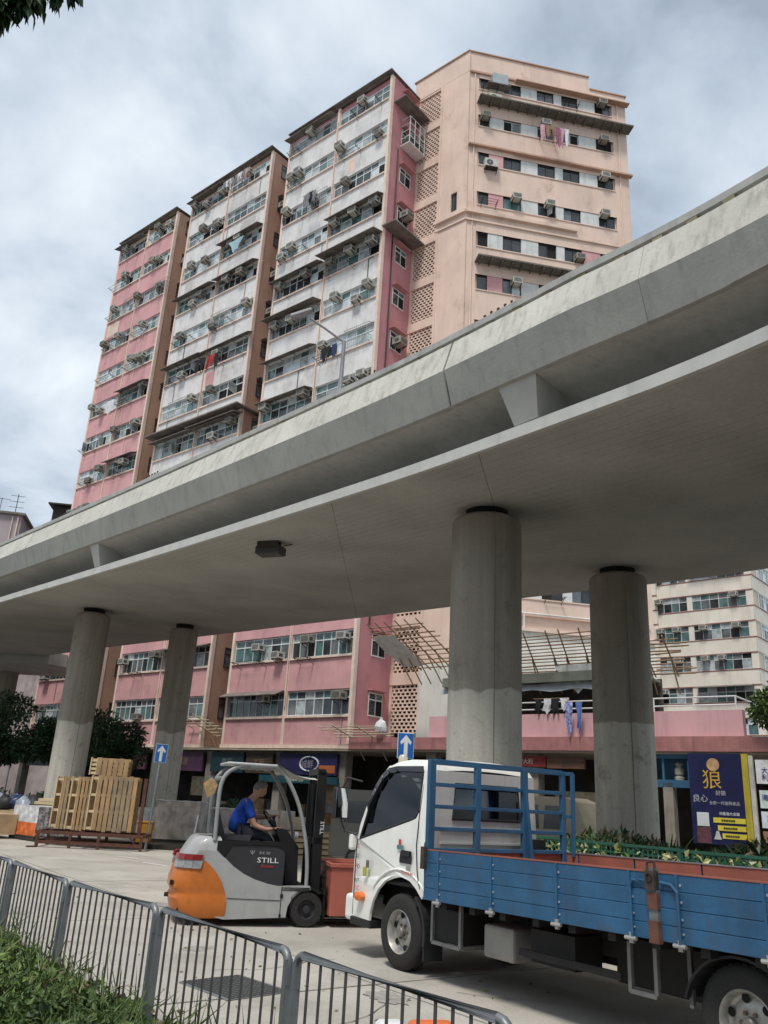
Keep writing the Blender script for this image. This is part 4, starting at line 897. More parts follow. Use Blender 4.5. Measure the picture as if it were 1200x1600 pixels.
# far buildings at the left
fb_ = thing('far_building', 'mauve low-rise rooftop block at the left edge behind the flyover', 'building', (-39.5,76,0), R(12))
q = MB(); q.box(-6,4.2,0,9,0,26.2); q.build('wall', mat('mauve_wall',(.42,.36,.38),.85,var=.2,vs=.4,streak=.4,sscale=1.5), fb_)
q = MB(); q.box(-6.2,4.5,-.3,9.2,26.2,26.42); q.build('roof', rusty, fb_)
for k in range(8):
    f, ps = frame_mesh(3.4, 1.4, 4, 0, alu); wo = link('window', f.mesh('window', alu), fb_, (-1.4,-.07,24.1-3*k)); link('glazing', glazing(ps,(3,1,2,3,1,0), br).mesh('glazing', PM, fix=False), wo)
q = MB(); q.tube([(3.9,-.1,10),(3.9,-.1,26)],.07,6); q.tube([(3.4,-.1,10),(3.4,-.1,26)],.05,6); q.build('drain_pipe', trim, fb_)
q = MB(); q.tube([(3,2,26.4),(3,2,29)],.04,5)
for z_ in (27.6,28.2,28.8): q.tube([(2.3,2,z_),(3.7,2,z_)],.025,4)
q.tube([(1.4,2.5,26.4),(1.4,2.5,28.6)],.03,4); q.tube([(.6,2.5,28.5),(2.2,2.5,28.5)],.025,4); q.build('aerial', dark_metal, fb_)
fc = thing('far_building', 'dark rooftop hut on a weathered block just left of the pink bay', 'building', (-33.5,78,0), R(8))
q = MB(); q.box(0,6,0,8,0,25.6); q.build('wall', mat('weathered_mauve',(.40,.34,.33),.85,var=.35,vs=.8,streak=.5,sscale=1.5), fc)
q = MB(); q.box(.4,6,.3,6,25.6,27.9); q.build('roof_hut', mat('hut_dark',(.07,.06,.06),.85,var=.4,vs=1.5,streak=.4), fc)
q = MB(); q.box(0,6.4,-.4,6.4,27.9,28.05); q.box(0,6.3,-.2,.1,25.55,25.75); q.build('roof', dark_metal, fc)
q = MB(); q.box(3,4.8,.22,.28,26.2,27.3); q.build('window', pane_grey, fc)
fd = thing('far_building', 'plain grey building with a dark window seen under the ramp at the left', 'building', (-37.5,80,0), R(5))
q = MB(); q.box(0,8.5,0,6,0,14.5); q.build('wall', mat('grey_render',(.42,.44,.46),.85,var=.1,vs=.4), fd)
q = MB(); q.box(2.4,4.4,-.05,.05,8.4,10.2); q.box(2.4,4.4,-.05,.05,4.4,6.2); q.build('window', pane_dark, fd)
# low awning shop seen at the far left under the trees
aw = thing('market_awning', 'turquoise awning glimpsed beyond the trees at the far left', 'awning', (-24.5,50,0), R(10))
q = MB(); q.quad((0,0,3.7),(4,0,3.7),(4,-1.6,2.9),(0,-1.6,2.9)); q.quad((0,-1.6,2.9),(4,-1.6,2.9),(4,-1.6,2.6),(0,-1.6,2.6)); q.build('canvas', mat('turquoise',(.12,.42,.36),.6), aw, fix=False)
q = MB(); q.tube([(.1,-1.5,0),(.1,-1.5,2.9)],.04,5); q.tube([(3.9,-1.5,0),(3.9,-1.5,2.9)],.04,5); q.build('post', galv, aw)

# unseen blocks added behind the camera to cut low sky light under the deck
for k, (x_, y_, w_, d_, h_, a_) in enumerate(((-36,-40,30,14,13,4),(0,-42,26,14,15,0),(32,-40,24,14,12,-5))):
    t = thing('sky_blocker', ['plain block added behind the camera to shut out low sky, left','tallest block added behind the camera to shut out low sky','plain block added behind the camera to shut out low sky, right'][k], 'apartment block', (x_,y_,0), R(a_))
    q = MB(); q.box(-w_/2,w_/2,-d_,0,0,h_); q.build('wall', mat('sky_blocker_wall_%d' % k, ((.42,.38,.33),(.36,.35,.34),(.45,.36,.32))[k], .85, var=.15, vs=.5), t)
    for f_ in range(int(h_/3)-1):
        q = MB(); q.box(-w_/2+1,w_/2-1,.01,.05,2+3*f_,3.4+3*f_); q.build('window_band', pane_grey, t)

# ------------------------------------------------------------------ flatbed truck (local x forward, y to its left = towards the camera)
def M3(o, x, y): return o
TRA = R(124)
tf_ = Vector((math.cos(TRA), math.sin(TRA), 0)); tl_ = Vector((-math.sin(TRA), math.cos(TRA), 0))
T0 = Vector((.47,10.21,0))-tl_*.87
truck = thing('flatbed_truck', 'white cab flatbed truck with blue drop-side bed and blue headboard rack, parked at the right', 'truck', T0, TRA)
cab_w = mat('cab_white', (.80,.80,.75), .38, grime=.3, gs=3, gcol=(.42,.38,.32), glo=.6, var=.08, vs=3, streak=.12, coat=.3, sscale=7)
bed_b = mat('bed_blue', (.030,.112,.225), .55, grime=.5, gs=4.2, gcol=(.06,.075,.09), glo=.51, var=.22, vs=3, streak=.3, rust=.12, rustcol=(.05,.06,.07), fine=.08, bump=.1, bs=18, sscale=4)
bed_r = mat('bed_red_primer', (.30,.105,.075), .75, var=.22, vs=2.2, fine=.1, rust=.3, rustcol=(.16,.07,.05))
blackp = mat('black_plastic', (.022,.022,.024), .55, var=.2, vs=5)
chas = mat('chassis_black', (.018,.017,.016), .7, var=.3, vs=5)
glass_t = glassy('cab_glass', (.9,.95,1), (.42,.45,.45))
chrome = mat('mirror_chrome', (.75,.76,.78), .04, 1., var=0)
SEAT = mat('seat_cloth', (.06,.06,.065), .9, var=.2)
def ys(x, z):     # half width of the cab at a point of its side
    return .86-.115*max(0, z-1.25)/.95-.07*max(0, (x-.85)/.3)**2-.10*max(0,(z-2.1)/.13)**2*.6
outer = [(-.40,.84),(-.40,2.12),(-.37,2.19),(-.30,2.235),(.20,2.245),(.42,2.22),(.56,2.16),(.66,2.06),(.80,1.86),(.93,1.66),(1.03,1.47),(1.10,1.30),(1.15,1.10),(1.165,.85),(1.165,.62),(1.12,.42),(.66,.42),(.655,.50)]
arcp = [(.09+.575*math.cos(R(a)), .385+.565*math.sin(R(a))) for a in (12,28,44,60,76,92,108,124,138)]
outer = outer[:-1]+arcp
win = [(.985,1.305),(.87,1.66),(.75,1.88),(.64,2.04),(.54,2.11),(.40,2.145),(-.12,2.155),(-.155,2.12),(-.16,1.66),(-.12,1.60),(-.05,1.575)]
for s in (1, -1):
    q = MB(); q.poly(outer, [win], lambda a, b_: (a, s*ys(a, b_), b_)); o = q.build('cab_side', cab_w, truck); so = o.modifiers.new('t', 'SOLIDIFY'); so.thickness = .03; so.offset = 0
    # window seal, glass, visor
    q = MB(); lp = [(a, s*(ys(a, b_)+.006), b_) for a, b_ in win]; q.tube(lp+[lp[0]], .017, 6, caps=False); q.build('window_seal', blackp, truck)
    q = MB(); q.poly(win, (), lambda a, b_: (a, s*(ys(a, b_)-.008), b_)); q.build('side_window', glass_t, truck)
    q = MB(); vp_ = [(.90,1.70),(.78,1.93),(.66,2.08),(.55,2.15),(.40,2.175),(-.14,2.175)]
    for k in range(len(vp_)-1):
        (a0,b0),(a1,b1) = vp_[k], vp_[k+1]; q.quad((a0,s*(ys(a0,b0)+.03),b0),(a1,s*(ys(a1,b1)+.03),b1),(a1-.03,s*(ys(a1,b1)+.05),b1-.07),(a0-.05,s*(ys(a0,b0)+.05),b0-.06))
    q.build('window_visor', mat('smoked', (.02,.02,.022), .15, spec=.6), truck, fix=False)
    # door seams
    seam = [(-.185,2.17),(-.185,1.62),(-.20,1.30),(-.235,1.05),(-.27,.92),(-.30,.86)]; seam2 = [(1.06,1.42),(1.085,1.2),(1.09,.9),(1.085,.44)]
    for sm in (seam, seam2):
        q = MB()
        for k in range(len(sm)-1):
            (a0,b0),(a1,b1) = sm[k], sm[k+1]; q.bar((a0,s*(ys(a0,b0)+.0135),b0),(a1,s*(ys(a1,b1)+.0135),b1),.011,.006)
        q.build('door_seam', black, truck)
    # swage over the wheel arch
    q = MB(); q.tube([(.09+.66*math.cos(R(a)), s*(ys(0,.8)+.002), .40+.66*math.sin(R(a))*.95) for a in range(38,150,8)], .018, 6); q.build('arch_lip', cab_w, truck, smooth=60)
    q = MB(); q.poly([(.10,1.10),(-.12,1.10),(-.13,1.12),(-.13,1.22),(-.12,1.235),(.06,1.24),(.09,1.22),(.105,1.14)], (), lambda a, b_: (a, s*(ys(a, b_)+.018), b_)); q.build('door_handle', blackp, truck)
    q = MB(); q.bar((-.1,s*.885,1.20),(.06,s*.885,1.20),.02,.05); q.build('handle_grip', blackp, truck)
    q = MB(); q.lathe([(.0,0),(.045,.0),(.055,.02),(.05,.07),(0,.085)], 12, (.88, s*.845, .66), 'y') if s > 0 else q.lathe([(.0,0),(.045,.0),(.055,-.02),(.05,-.07),(0,-.085)], 12, (.88, s*.845, .66), 'y')
    q.v = [(.88+(a-.88)*1.5, b_, c) for a, b_, c in q.v]; q.build('turn_signal', mat('amber', (.75,.17,.02), .2, spec=.7, var=.1), truck, smooth=40)
    q = MB(); q.box(.66,1.10,s*.62 if s > 0 else -.86,.86 if s > 0 else s*.62,.33,.42); q.build('step', blackp, truck, bevel=.015)
# cab top, rear, front faces lofted across
q = MB(); prof = outer[0:16]; n_ = len(prof); NY = 8
for j in range(NY+1):
    t = -1+2*j/NY
    for a, b_ in prof:
        bulge = .035*(1-t*t) if b_ > 2.0 else 0; fx = .07*(1-t*t) if a > .9 else 0
        q.v.append((a+fx, t*(ys(a, b_)-.002), b_+bulge))
for j in range(NY):
    for k in range(n_-1):
        zc = (prof[k][1]+prof[k+1][1])/2; xc = (prof[k][0]+prof[k+1][0])/2
        if xc < -.3 and .84 < zc < 2.1: continue           # rear wall built apart
        if xc > .6 and 1.3 < zc < 2.1: continue            # windscreen opening
        a = j*n_+k; q.f.append((a,a+1,a+1+n_,a+n_)); q.m.append(0)
q.build('cab_shell', cab_w, truck, smooth=35)
q = MB(); q.prism([(-.855,.84),(.855,.84),(.77,2.13),(-.77,2.13)], -.41, -.385, holes=[[(-.52,1.62),(.52,1.62),(.48,1.98),(-.48,1.98)]], ax='x'); q.build('cab_rear_panel', mat('cab_rear_white',(.56,.56,.53),.5,var=.15,vs=2,streak=.35,rust=.1), truck)
for z_ in (1.05,1.2,1.35,1.5): q = MB(); q.box(-.425,-.41,-.7,.7,z_-.012,z_+.012); q.build('rear_rib', cab_w, truck)
q = MB(); q.box(-.405,-.395,-.52,.52,1.6,2.0); q.build('rear_window', glass_t, truck)
q = MB(); lp = [(-.415,-.53,1.61),(-.415,.53,1.61),(-.415,.49,1.99),(-.415,-.49,1.99)]; q.tube(lp+[lp[0]], .018, 6, caps=False); q.build('window_seal', blackp, truck)
q = MB()
wsp = [p for p in outer if p[0] > .6 and 1.29 < p[1] < 2.12]
for j in range(NY+1):
    t = -1+2*j/NY
    for a, b_ in wsp: q.v.append((a+(.07*(1-t*t) if a > .9 else .05*(1-t*t)), t*(ys(a, b_)-.03), b_))
for j in range(NY):
    for k in range(len(wsp)-1): a = j*len(wsp)+k; q.f.append((a,a+1,a+1+len(wsp),a+len(wsp))); q.m.append(0)
q.build('windscreen', glass_t, truck, smooth=60)
for s in (1,-1):
    q = MB(); pl_ = [(a, s*(ys(a, b_)-.02), b_) for a, b_ in outer if a > .55 and 1.25 < b_ < 2.2]; q.tube(pl_, .035, 6); q.build('windscreen_pillar', cab_w, truck, smooth=60)
# bumper, roof lamp, interior
q = MB(); q.box(1.06,1.27,-.84,.84,.36,.66); q.build('bumper', cab_w, truck, bevel=.05, seg=3)
q = MB(); q.box(1.2,1.24,-.6,.6,.68,1.0); q.build('grille', blackp, truck)
q = MB(); q.lathe([(0,0),(.05,.0),(.06,.03),(.06,.09),(.04,.12),(0,.125)], 14, (.52,.58,2.20), 'z'); q.v = [(a, b_, c) for a, b_, c in q.v]; q.build('roof_marker_lamp', mat('marker_lens',(.55,.5,.4),.2,spec=.7), truck, smooth=40)
q = MB(); q.box(-.36,.1,.05,.7,.95,1.25); q.box(-.36,-.22,.05,.7,1.25,1.85); q.box(-.36,.1,-.7,-.05,.95,1.25); q.box(-.36,-.22,-.7,-.05,1.25,1.85); q.build('seat', SEAT, truck, bevel=.05)
q = MB(); q.box(.62,.98,-.8,.8,1.0,1.32); q.box(-.38,1.0,-.8,.8,.84,.9); q.build('dashboard', blackp, truck, bevel=.03)
q = MB(); cw = Vector((.50,-.38,1.33)); q.tube([tuple(cw+Vector((math.sin(.9)*.0+.19*math.sin(t_)*.35, .19*math.cos(t_), .19*math.sin(t_)*.93))) for t_ in [k*math.pi/9 for k in range(19)]], .014, 6, caps=False); q.tube([tuple(cw),(.75,-.38,1.15)], .025, 6); q.build('steering_wheel', blackp, truck)
# mirrors
for s in (1,-1):
    q = MB(); q.tube([(1.08,s*.80,1.98),(1.20,s*.95,2.02),(1.22,s*1.0,1.9)], .014, 6); q.tube([(1.10,s*.82,1.34),(1.20,s*.95,1.38),(1.22,s*1.0,1.5)], .014, 6); q.tube([(1.22,s*1.0,1.9),(1.22,s*1.0,1.5)], .014, 6); q.build('mirror_arm', blackp, truck)
    q = MB(); q.box(1.20,1.27,s*1.02-.10,s*1.02+.10,1.52,1.90); q.build('mirror_housing', blackp, truck, bevel=.02)
    q = MB(); q.box(1.193,1.199,s*1.02-.088,s*1.02+.088,1.535,1.885); q.build('mirror_glass', chrome, truck)
    q = MB(); q.box(1.12,1.2,s*.84-.05,s*.84+.05,1.16,1.36); q.build('lower_mirror', cab_w, truck, bevel=.03)
# stickers on the door (flat print)
red = mat('ink_red', (.55,.05,.05), .5, var=.1); inkb = mat('ink_black', (.03,.03,.04), .5); inkg = mat('ink_green', (.35,.38,.05), .5, var=.2, vs=20); inkt = mat('ink_teal', (.12,.22,.22), .5)
def sticker(x, z, w, h, m_, txt=None, tm=None, sz=None, vert=False):
    y = ys(x, z)+.017
    if m_:
        q = MB(); q.box(x-w/2,x+w/2,y-.001,y+.001,z-h/2,z+h/2); q.build('sticker', m_, truck)
    if txt:
        me = text_mesh(txt, sz or h*1.1, tm or red, 'CENTER', .0008); o = link('sticker_lettering', me, truck, (x, y+.0025, z-(sz or h*1.1)*.36), R(180))
sticker(.12,1.32,.045,.06,red); sticker(.10,1.265,.13,.045,inkt); sticker(-.07,1.055,.08,.035,mat('ink_grey',(.3,.3,.28),.5)); sticker(-.05,1.0,.2,.05,None,'⊙TOYOSHIN'[1:],red,.045)
sticker(.75,1.03,.065,.085,mat('ink_dense',(.18,.14,.13),.5,var=.8,vs=60),None); sticker(.80,.94,.08,.10,inkg)
sticker(1.00,1.22,.05,.1,None,'金',mat('ink_maroon',(.3,.08,.08),.5),.075); sticker(1.0,1.10,.05,.08,None,'店',inkb,.065)
sticker(1.005,.99,.065,.13,None,'利\n行',red,.06); sticker(.955,.985,.05,.08,None,'◇',inkb,.06)
sticker(.985,.83,.1,.05,None,'817',inkb,.062); sticker(.98,.745,.13,.06,None,'TSC',red,.07)
# wheels
rimm = mat('wheel_steel', (.42,.41,.38), .45, .5, var=.3, vs=9, rust=.35)
def wheel(par, x, y, z, r_, w, side, rim=True):
    wh = link('wheel', None, par, (x, y, z)); s = side
    q = MB(); q.lathe([(r_*.60,-w/2),(r_*.84,-w/2-.004),(r_*.955,-w*.43),(r_,-w*.33),(r_,w*.33),(r_*.955,w*.43),(r_*.84,w/2+.004),(r_*.60,w/2),(r_*.58,w*.3),(r_*.58,-w*.3),(r_*.60,-w/2)], 44, axis='y'); q.build('tyre', rubber, wh, smooth=50)
    q = MB()
    for k in range(40):
        a = 2*math.pi*k/40; c_, s_ = math.cos(a), math.sin(a)
        for yy in (-w*.22, w*.22): q.obox((r_*c_*.998, yy, r_*s_*.998), (c_*.006,0,s_*.006), (0,w*.1,0), (-s_*.018,0,c_*.018))
    tag(q.build('tread', rubber, wh), kind='stuff')
    if rim:
        q = MB(); f = lambda h: h*s
        q.lathe([(r_*.60,f(w*.46)),(r_*.575,f(w*.5)),(r_*.54,f(w*.40)),(r_*.50,f(w*.12)),(r_*.44,f(w*.05)),(r_*.34,f(w*.16)),(r_*.26,f(w*.18)),(r_*.25,f(w*.18)),(0,f(w*.18))], 36, axis='y'); q.build('rim', rimm, wh, smooth=30)
        q = MB()
        for k in range(6):
            a = 2*math.pi*(k+.3)/6; q.lathe([(r_*.085,f(w*.105)),(0,f(w*.115))], 12, (r_*.43*math.cos(a), .012*s, r_*.43*math.sin(a)), 'y')
        tag(q.build('rim_hole', black, wh), kind='stuff')
        q = MB()
        for k in range(6):
            a = 2*math.pi*k/6; q.lathe([(.016,f(w*.17)),(.016,f(w*.28)),(0,f(w*.285))], 6, (r_*.2*math.cos(a), 0, r_*.2*math.sin(a)), 'y')
        q.build('wheel_nut', mat('nut_rust',(.16,.12,.09),.6,.4), wh)
        q = MB(); q.lathe([(r_*.13,f(w*.17)),(r_*.13,f(w*.40)),(r_*.10,f(w*.46)),(0,f(w*.47))], 20, axis='y'); q.build('hub', mat('hub_grey',(.24,.23,.21),.5,.5,rust=.3), wh, smooth=30)
    return wh
wheel(truck, .06,.77,.385,.385,.21,1); wheel(truck,.06,-.77,.385,.385,.21,-1)
for s in (1,-1): wheel(truck,-4.2,s*.79,.385,.385,.20,s); wheel(truck,-4.2,s*.56,.385,.385,.20,-s)
q = MB(); q.tube([(.06,-.7,.385),(.06,.7,.385)],.05,8); q.tube([(-4.2,-.7,.385),(-4.2,.7,.385)],.07,8); q.lathe([(0,-.2),(.16,-.15),(.2,0),(.16,.15),(0,.2)],14,(-4.2,0,.385),'y'); q.build('axle', chas, truck)
# chassis, tanks, boxes, guards
for s in (1,-1): q = MB(); q.box(-5.3,1.0,s*.40-.04,s*.40+.04,.55,.73); q.build('chassis_rail', chas, truck)
for x_ in (-1.5,-2.8,-3.3,-4.7): q = MB(); q.box(x_-.04,x_+.04,-.4,.4,.58,.70); q.build('cross_member', chas, truck)
q = MB(); q.box(-.38,.9,-.5,.5,.5,.84); q.build('engine', chas, truck, bevel=.04)
q = MB(); q.tube([(0.7,0,.6),(-3.8,0,.45)],.05,8); q.build('prop_shaft', chas, truck)
gl = mat('box_grey',(.22,.22,.21),.5,.3,var=.2,vs=4)
q = MB(); q.box(-1.02,-.58,.45,.87,.40,.72); q.build('battery_box', chas, truck, bevel=.01)
q = MB()
for a,b_ in (((-1.02,.88,.38),(-.56,.88,.38)),((-1.02,.88,.38),(-1.02,.88,.78)),((-.56,.88,.38),(-.56,.88,.78)),((-1.02,.88,.38),(-1.02,.45,.38)),((-.56,.88,.38),(-.56,.45,.38))): q.bar(a,b_,.035)
q.build('box_frame', gl, truck)
q = MB(); q.box(-1.75,-1.32,.42,.84,.36,.66); q.build('fuel_tank', mat('tank_grey',(.30,.29,.27),.5,.3,var=.25,vs=3,rust=.2), truck, bevel=.03)
q = MB(); q.box(-2.5,-1.95,.45,.8,.42,.7); q.lathe([(.13,-.4),(.13,.4)],14,(-2.2,-.3,.5),'x'); q.build('air_tank', chas, truck)
q = MB(); q.box(-3.1,-.6,-.86,-.46,.30,.74); q.build('far_side_light_block', chas, truck, bevel=.02)  # added mass that keeps light from leaking in under the truck's far side
q = MB(); q.box(-3.55,-2.6,-.38,.38,.34,.56); q.build('underbody_light_block', chas, truck, bevel=.02)  # added mass that blocks light to darken the ground under the bed
q = MB(); q.box(-2.0,-.5,-.36,.3,.36,.52); q.build('gearbox', chas, truck, bevel=.03)
for xa, xb in ((-3.16,-3.42),(-3.74,-3.74)):
    q = MB(); q.bar((xa,.86,.82),(xa,.86,.40),.035); q.bar((xb,.86,.82),(xb,.86,.42),.035); q.bar((xa,.86,.41),(xb-.001,.86,.41),.035); q.build('side_guard', gl, truck)
q = MB(); q.bar((-1.9,.9,.5),(-3.1,.9,.5),.03,.06); q.build('side_guard', chas, truck)
# mudguards
for x_, s, r_ in ((.06,1,.47),(.06,-1,.47)):
    q = MB(); aa = [R(a) for a in range(128, 196, 8)]
    for k in range(len(aa)-1):
        p0 = (x_+r_*math.cos(aa[k]), .40+r_*math.sin(aa[k])); p1 = (x_+r_*math.cos(aa[k+1]), .40+r_*math.sin(aa[k+1]))
        q.quad((p0[0],s*.60,p0[1]),(p1[0],s*.60,p1[1]),(p1[0],s*.885,p1[1]),(p0[0],s*.885,p0[1]))
    o = q.build('mudguard', blackp, truck, fix=False); so = o.modifiers.new('t','SOLIDIFY'); so.thickness = .035; so.offset = 0
    q = MB(); q.box(x_-.475,x_-.455,s*.62 if s > 0 else -.88,.88 if s > 0 else -.62,.16,.32); q.build('mud_flap', blackp, truck)
for s in (1,-1):
    q = MB(); aa = [R(a) for a in range(14, 170, 12)]
    for k in range(len(aa)-1):
        p0 = (-4.2+.49*math.cos(aa[k]), .36+.46*math.sin(aa[k])); p1 = (-4.2+.49*math.cos(aa[k+1]), .36+.46*math.sin(aa[k+1]))
        q.quad((p0[0],s*.42,p0[1]),(p1[0],s*.42,p1[1]),(p1[0],s*.93,p1[1]),(p0[0],s*.93,p0[1]))
    o = q.build('mudguard', blackp, truck, fix=False); so = o.modifiers.new('t','SOLIDIFY'); so.thickness = .02; so.offset = 0
# bed (tilted up very slightly towards the rear)
TB = Matrix.Translation((-.62,0,.80)) @ Matrix.Rotation(.0175, 4, 'Y')
def bb(q, name, m_, **k): q.xf(TB); return q.build(name, m_, truck, **k)
BL, BW, BH = 4.85, 1.08, .485       # length, half width, side height, local origin at front bottom of the bed
q = MB(); q.box(-BL,0,-BW+.04,BW-.04,.04,.12); bb(q, 'bed_floor', bed_r)
for k in range(11): q = MB(); q.box(-.3-.44*k-.04,-.3-.44*k+.04,-BW+.05,BW-.05,-.07,.038); bb(q, 'cross_bearer', chas)
hx = [0,.26,1.08,1.94,2.75,3.21,3.93,BL]
for s in (1,-1):
    for k in range(len(hx)-1):
        x0, x1 = -hx[k+1]+.008, -hx[k]-.008
        for j,(za,zb_) in enumerate(((.0,.115),(.118,.235),(.238,.36),(.363,BH))):
            if s < 0 and k % 2: pass
            q = MB(); ya = s*BW; yb = s*(BW-.03)
            f = [0,0,0,0,0,0]
            mf = [0,0,1 if s > 0 else 0,0,0 if s > 0 else 1,0]
            q.box(x0,x1,min(ya,yb),max(ya,yb),za,zb_,mf=mf)
            q.v = [(a, b_+rng.uniform(-.0025,.0025), c) for a,b_,c in q.v]
            bb(q, 'side_plank', [bed_b, bed_r], bevel=.004, seg=1)
    q = MB(); q.box(-BL,0,s*(BW-.018)-.001,s*(BW-.018)+.001,.002,BH-.003); bb(q, 'seam_backing', black)
    q = MB(); q.box(-BL,0,min(s*BW,s*(BW-.035))-.002,max(s*BW,s*(BW-.035))+.003,BH,BH+.012); bb(q, 'top_edge', bed_r if s > 0 else galv)
    for k in range(1,len(hx)-1):
        x_ = -hx[k]; q = MB(); q.box(x_-.012,x_+.012,s*BW-.004,s*BW+.012,.0,BH) ; bb(q, 'joint_strip', bed_b)
        q = MB(); q.tube([(x_-.055,s*(BW+.018),-.012),(x_+.055,s*(BW+.018),-.012)],.016,8); q.box(x_-.02,x_+.02,s*BW-.01,s*BW+.014,-.05,.03); bb(q, 'hinge', mat('hinge_steel',(.45,.44,.42),.4,.6,rust=.3))
        q = MB()
        for z_ in (.07,.17,.29,.41): q.lathe([(.011,0),(.011,.006*s),(0,.007*s)],6,(x_-.03,s*(BW+.001),z_),'y')
        bb(q, 'bolt', mat('bolt_pale',(.35,.38,.42),.5,.4))
q = MB(); q.box(-.03,0,-BW+.03,BW-.03,.12,BH,mf=[1]*6); bb(q, 'front_board', [bed_b, bed_r])
q = MB(); q.box(-BL-.03,-BL,-BW,BW,.0,BH); bb(q, 'tail_board', bed_b, bevel=.005)
# stanchion with latch and rusty strap, inverted U bar
q = MB(); q.box(-3.045,-2.95,BW+.002,BW+.045,-.02,.14); q.box(-3.045,-2.95,BW+.002,BW+.045,.22,.34); bb(q, 'stanchion_rust', mat('rust_strong',(.13,.06,.045),.85,var=.4,vs=9))
q = MB(); q.box(-3.04,-2.955,BW-.01,BW+.035,-.02,.52); bb(q, 'stanchion', mat('stanchion_grey',(.17,.175,.18),.6,.3,var=.4,vs=9,rust=.4,rustcol=(.10,.05,.04)))
q = MB(); q.box(-3.04,-2.95,BW+.0,BW+.06,.36,.50); q.tube([(-3.03,BW+.03,.50),(-3.03,BW+.03,.56),(-2.96,BW+.03,.56),(-2.96,BW+.03,.50)],.012,6); q.lathe([(.03,0),(.03,.02)],8,(-3.0,BW+.05,.45),'y'); bb(q, 'latch', mat('latch_rust',(.06,.045,.04),.8,var=.5,vs=12,rust=.5))
q = MB(); q.tube([(-2.77,BW+.02,.0),(-2.77,BW+.02,.38),(-2.80,BW+.02,.42),(-2.93,BW+.02,.42)],.012,6); q.tube([(-3.22,BW+.02,.0),(-3.22,BW+.02,.36),(-3.17,BW+.02,.41),(-3.07,BW+.02,.42)],.014,6); bb(q, 'lashing_bar', bed_b)
# headboard rack
RX = -.66
for y_, w_ in ((1.04,.085),(.37,.07),(-.37,.075),(-1.02,.06)):
    q = MB(); q.box(RX-.03,RX+.03,y_-w_/2,y_+w_/2,1.02,2.225); q.build('rack_post', bed_b, truck, bevel=.006)
q = MB(); q.bar((RX-.05,-.45,1.1),(RX-.05,-.30,2.2),.045); q.build('rack_brace', bed_b, truck)
q = MB(); q.box(RX-.17,RX-.13,-1.06,-1.02,1.25,2.2); q.bar((RX-.15,-1.04,2.2),(RX,-1.04,2.2),.04); q.bar((RX-.15,-1.04,1.7),(RX,-1.04,1.7),.04); q.build('rack_return', bed_b, truck)
for z_, h_ in ((2.205,.06),(1.965,.042),(1.735,.042),(1.505,.042),(1.29,.042)):
    q = MB(); q.box(RX-.022,RX+.022,-1.0,1.0,z_-h_/2,z_+h_/2); q.build('rack_rail', bed_b, truck, bevel=.005)
q = MB(); q.tube([(RX,1.0,1.5),(RX+.05,1.06,1.35),(RX+.02,1.1,1.25),(RX+.06,1.08,1.12)],.012,5); q.box(RX-.02,RX+.04,1.09,1.13,1.10,1.32); q.build('corner_latch', MATS['latch_rust'], truck)
q = MB(); q.box(RX+.05,RX+.2,-.78,-.55,1.1,1.42); q.build('toolbox', blackp, truck, bevel=.01)
q = MB(); q.box(-BL-.66,-BL-.62,-.9,.9,.55,.75); q.build('rear_bumper', chas, truck)
# ------------------------------------------------------------------ forklift (local x forward, y away from the camera)
FKA = R(16); FK0 = Vector((-.78,12.99,0))
fk = thing('forklift', 'small grey and orange counterbalance forklift driving with a man aboard', 'forklift', FK0, FKA)
grey = mat('fork_grey', (.38,.385,.38), .42, grime=.35, gs=4, gcol=(.17,.16,.15), var=.12, vs=4, coat=.2, streak=.15)
orange = mat('fork_orange', (.54,.155,.025), .45, grime=.35, gs=4, gcol=(.2,.08,.03), fine=.05, var=.12, vs=4, coat=.2, streak=.12, rust=.08)
dk = mat('fork_dark', (.035,.035,.04), .5, var=.15, vs=4)
dk2 = mat('fork_black', (.015,.015,.016), .5, .2)
W = 1.08
# side bodies: grey skirt, dark panel
skirt = [(-1.17,.09),(-.30,.13),(-.27,.28),(-.20,.40),(-.08,.475),(.10,.475),(.10,.53),(-.36,.54)]
skirt = [(-1.17,.09),(-.30,.13),(-.28,.27),(-.22,.38),(-.12,.46),(.04,.50),(.02,.545),(-.30,.535),(-.45,.535),(-.60,.56),(-.78,.61),(-.95,.68),(-1.10,.77),(-1.26,.90),(-1.34,.97),(-1.60,.97),(-1.70,.82),(-1.60,.70),(-1.40,.50),(-1.30,.30),(-1.30,.12)]
dark = [(-1.24,.885),(-1.10,.77),(-.95,.68),(-.78,.61),(-.60,.56),(-.45,.535),(-.38,.533),(-.38,.97),(-.42,1.03),(-.52,1.06),(-1.16,1.05)]
deck = [(-1.36,.98),(-1.25,.89),(-1.15,1.055),(-.52,1.065),(-.42,1.035),(-.38,.97),(-.345,.97),(-.36,1.06),(-.45,1.12),(-1.36,1.10)]
for y0, y1 in ((0,.08),(W-.08,W)):
    q = MB(); q.prism(skirt, y0, y1); q.build('body_side', grey, fk, bevel=.012)
    q = MB(); q.prism(dark, y0+.006, y1-.006); q.build('side_panel', dk, fk, bevel=.006)
    q = MB(); q.prism(deck, y0-.006, y1+.006); q.build('deck_edge', dk2, fk, bevel=.01)
q = MB(); q.box(-1.2,-.35,.08,W-.08,.15,1.0); q.box(-1.25,-.40,.05,W-.05,1.0,1.09); q.build('battery_hood', dk, fk, bevel=.02)
q = MB(); q.box(-.40,.02,.0,W,.46,.53); q.build('floor_plate', dk2, fk, bevel=.008)
q = MB(); q.bar((-.385,-.004,.14),(-.385,-.004,.53),.008,.008); q.bar((-1.15,-.004,.36),(-.40,-.004,.345),.006,.006); q.build('panel_seam', black, fk)
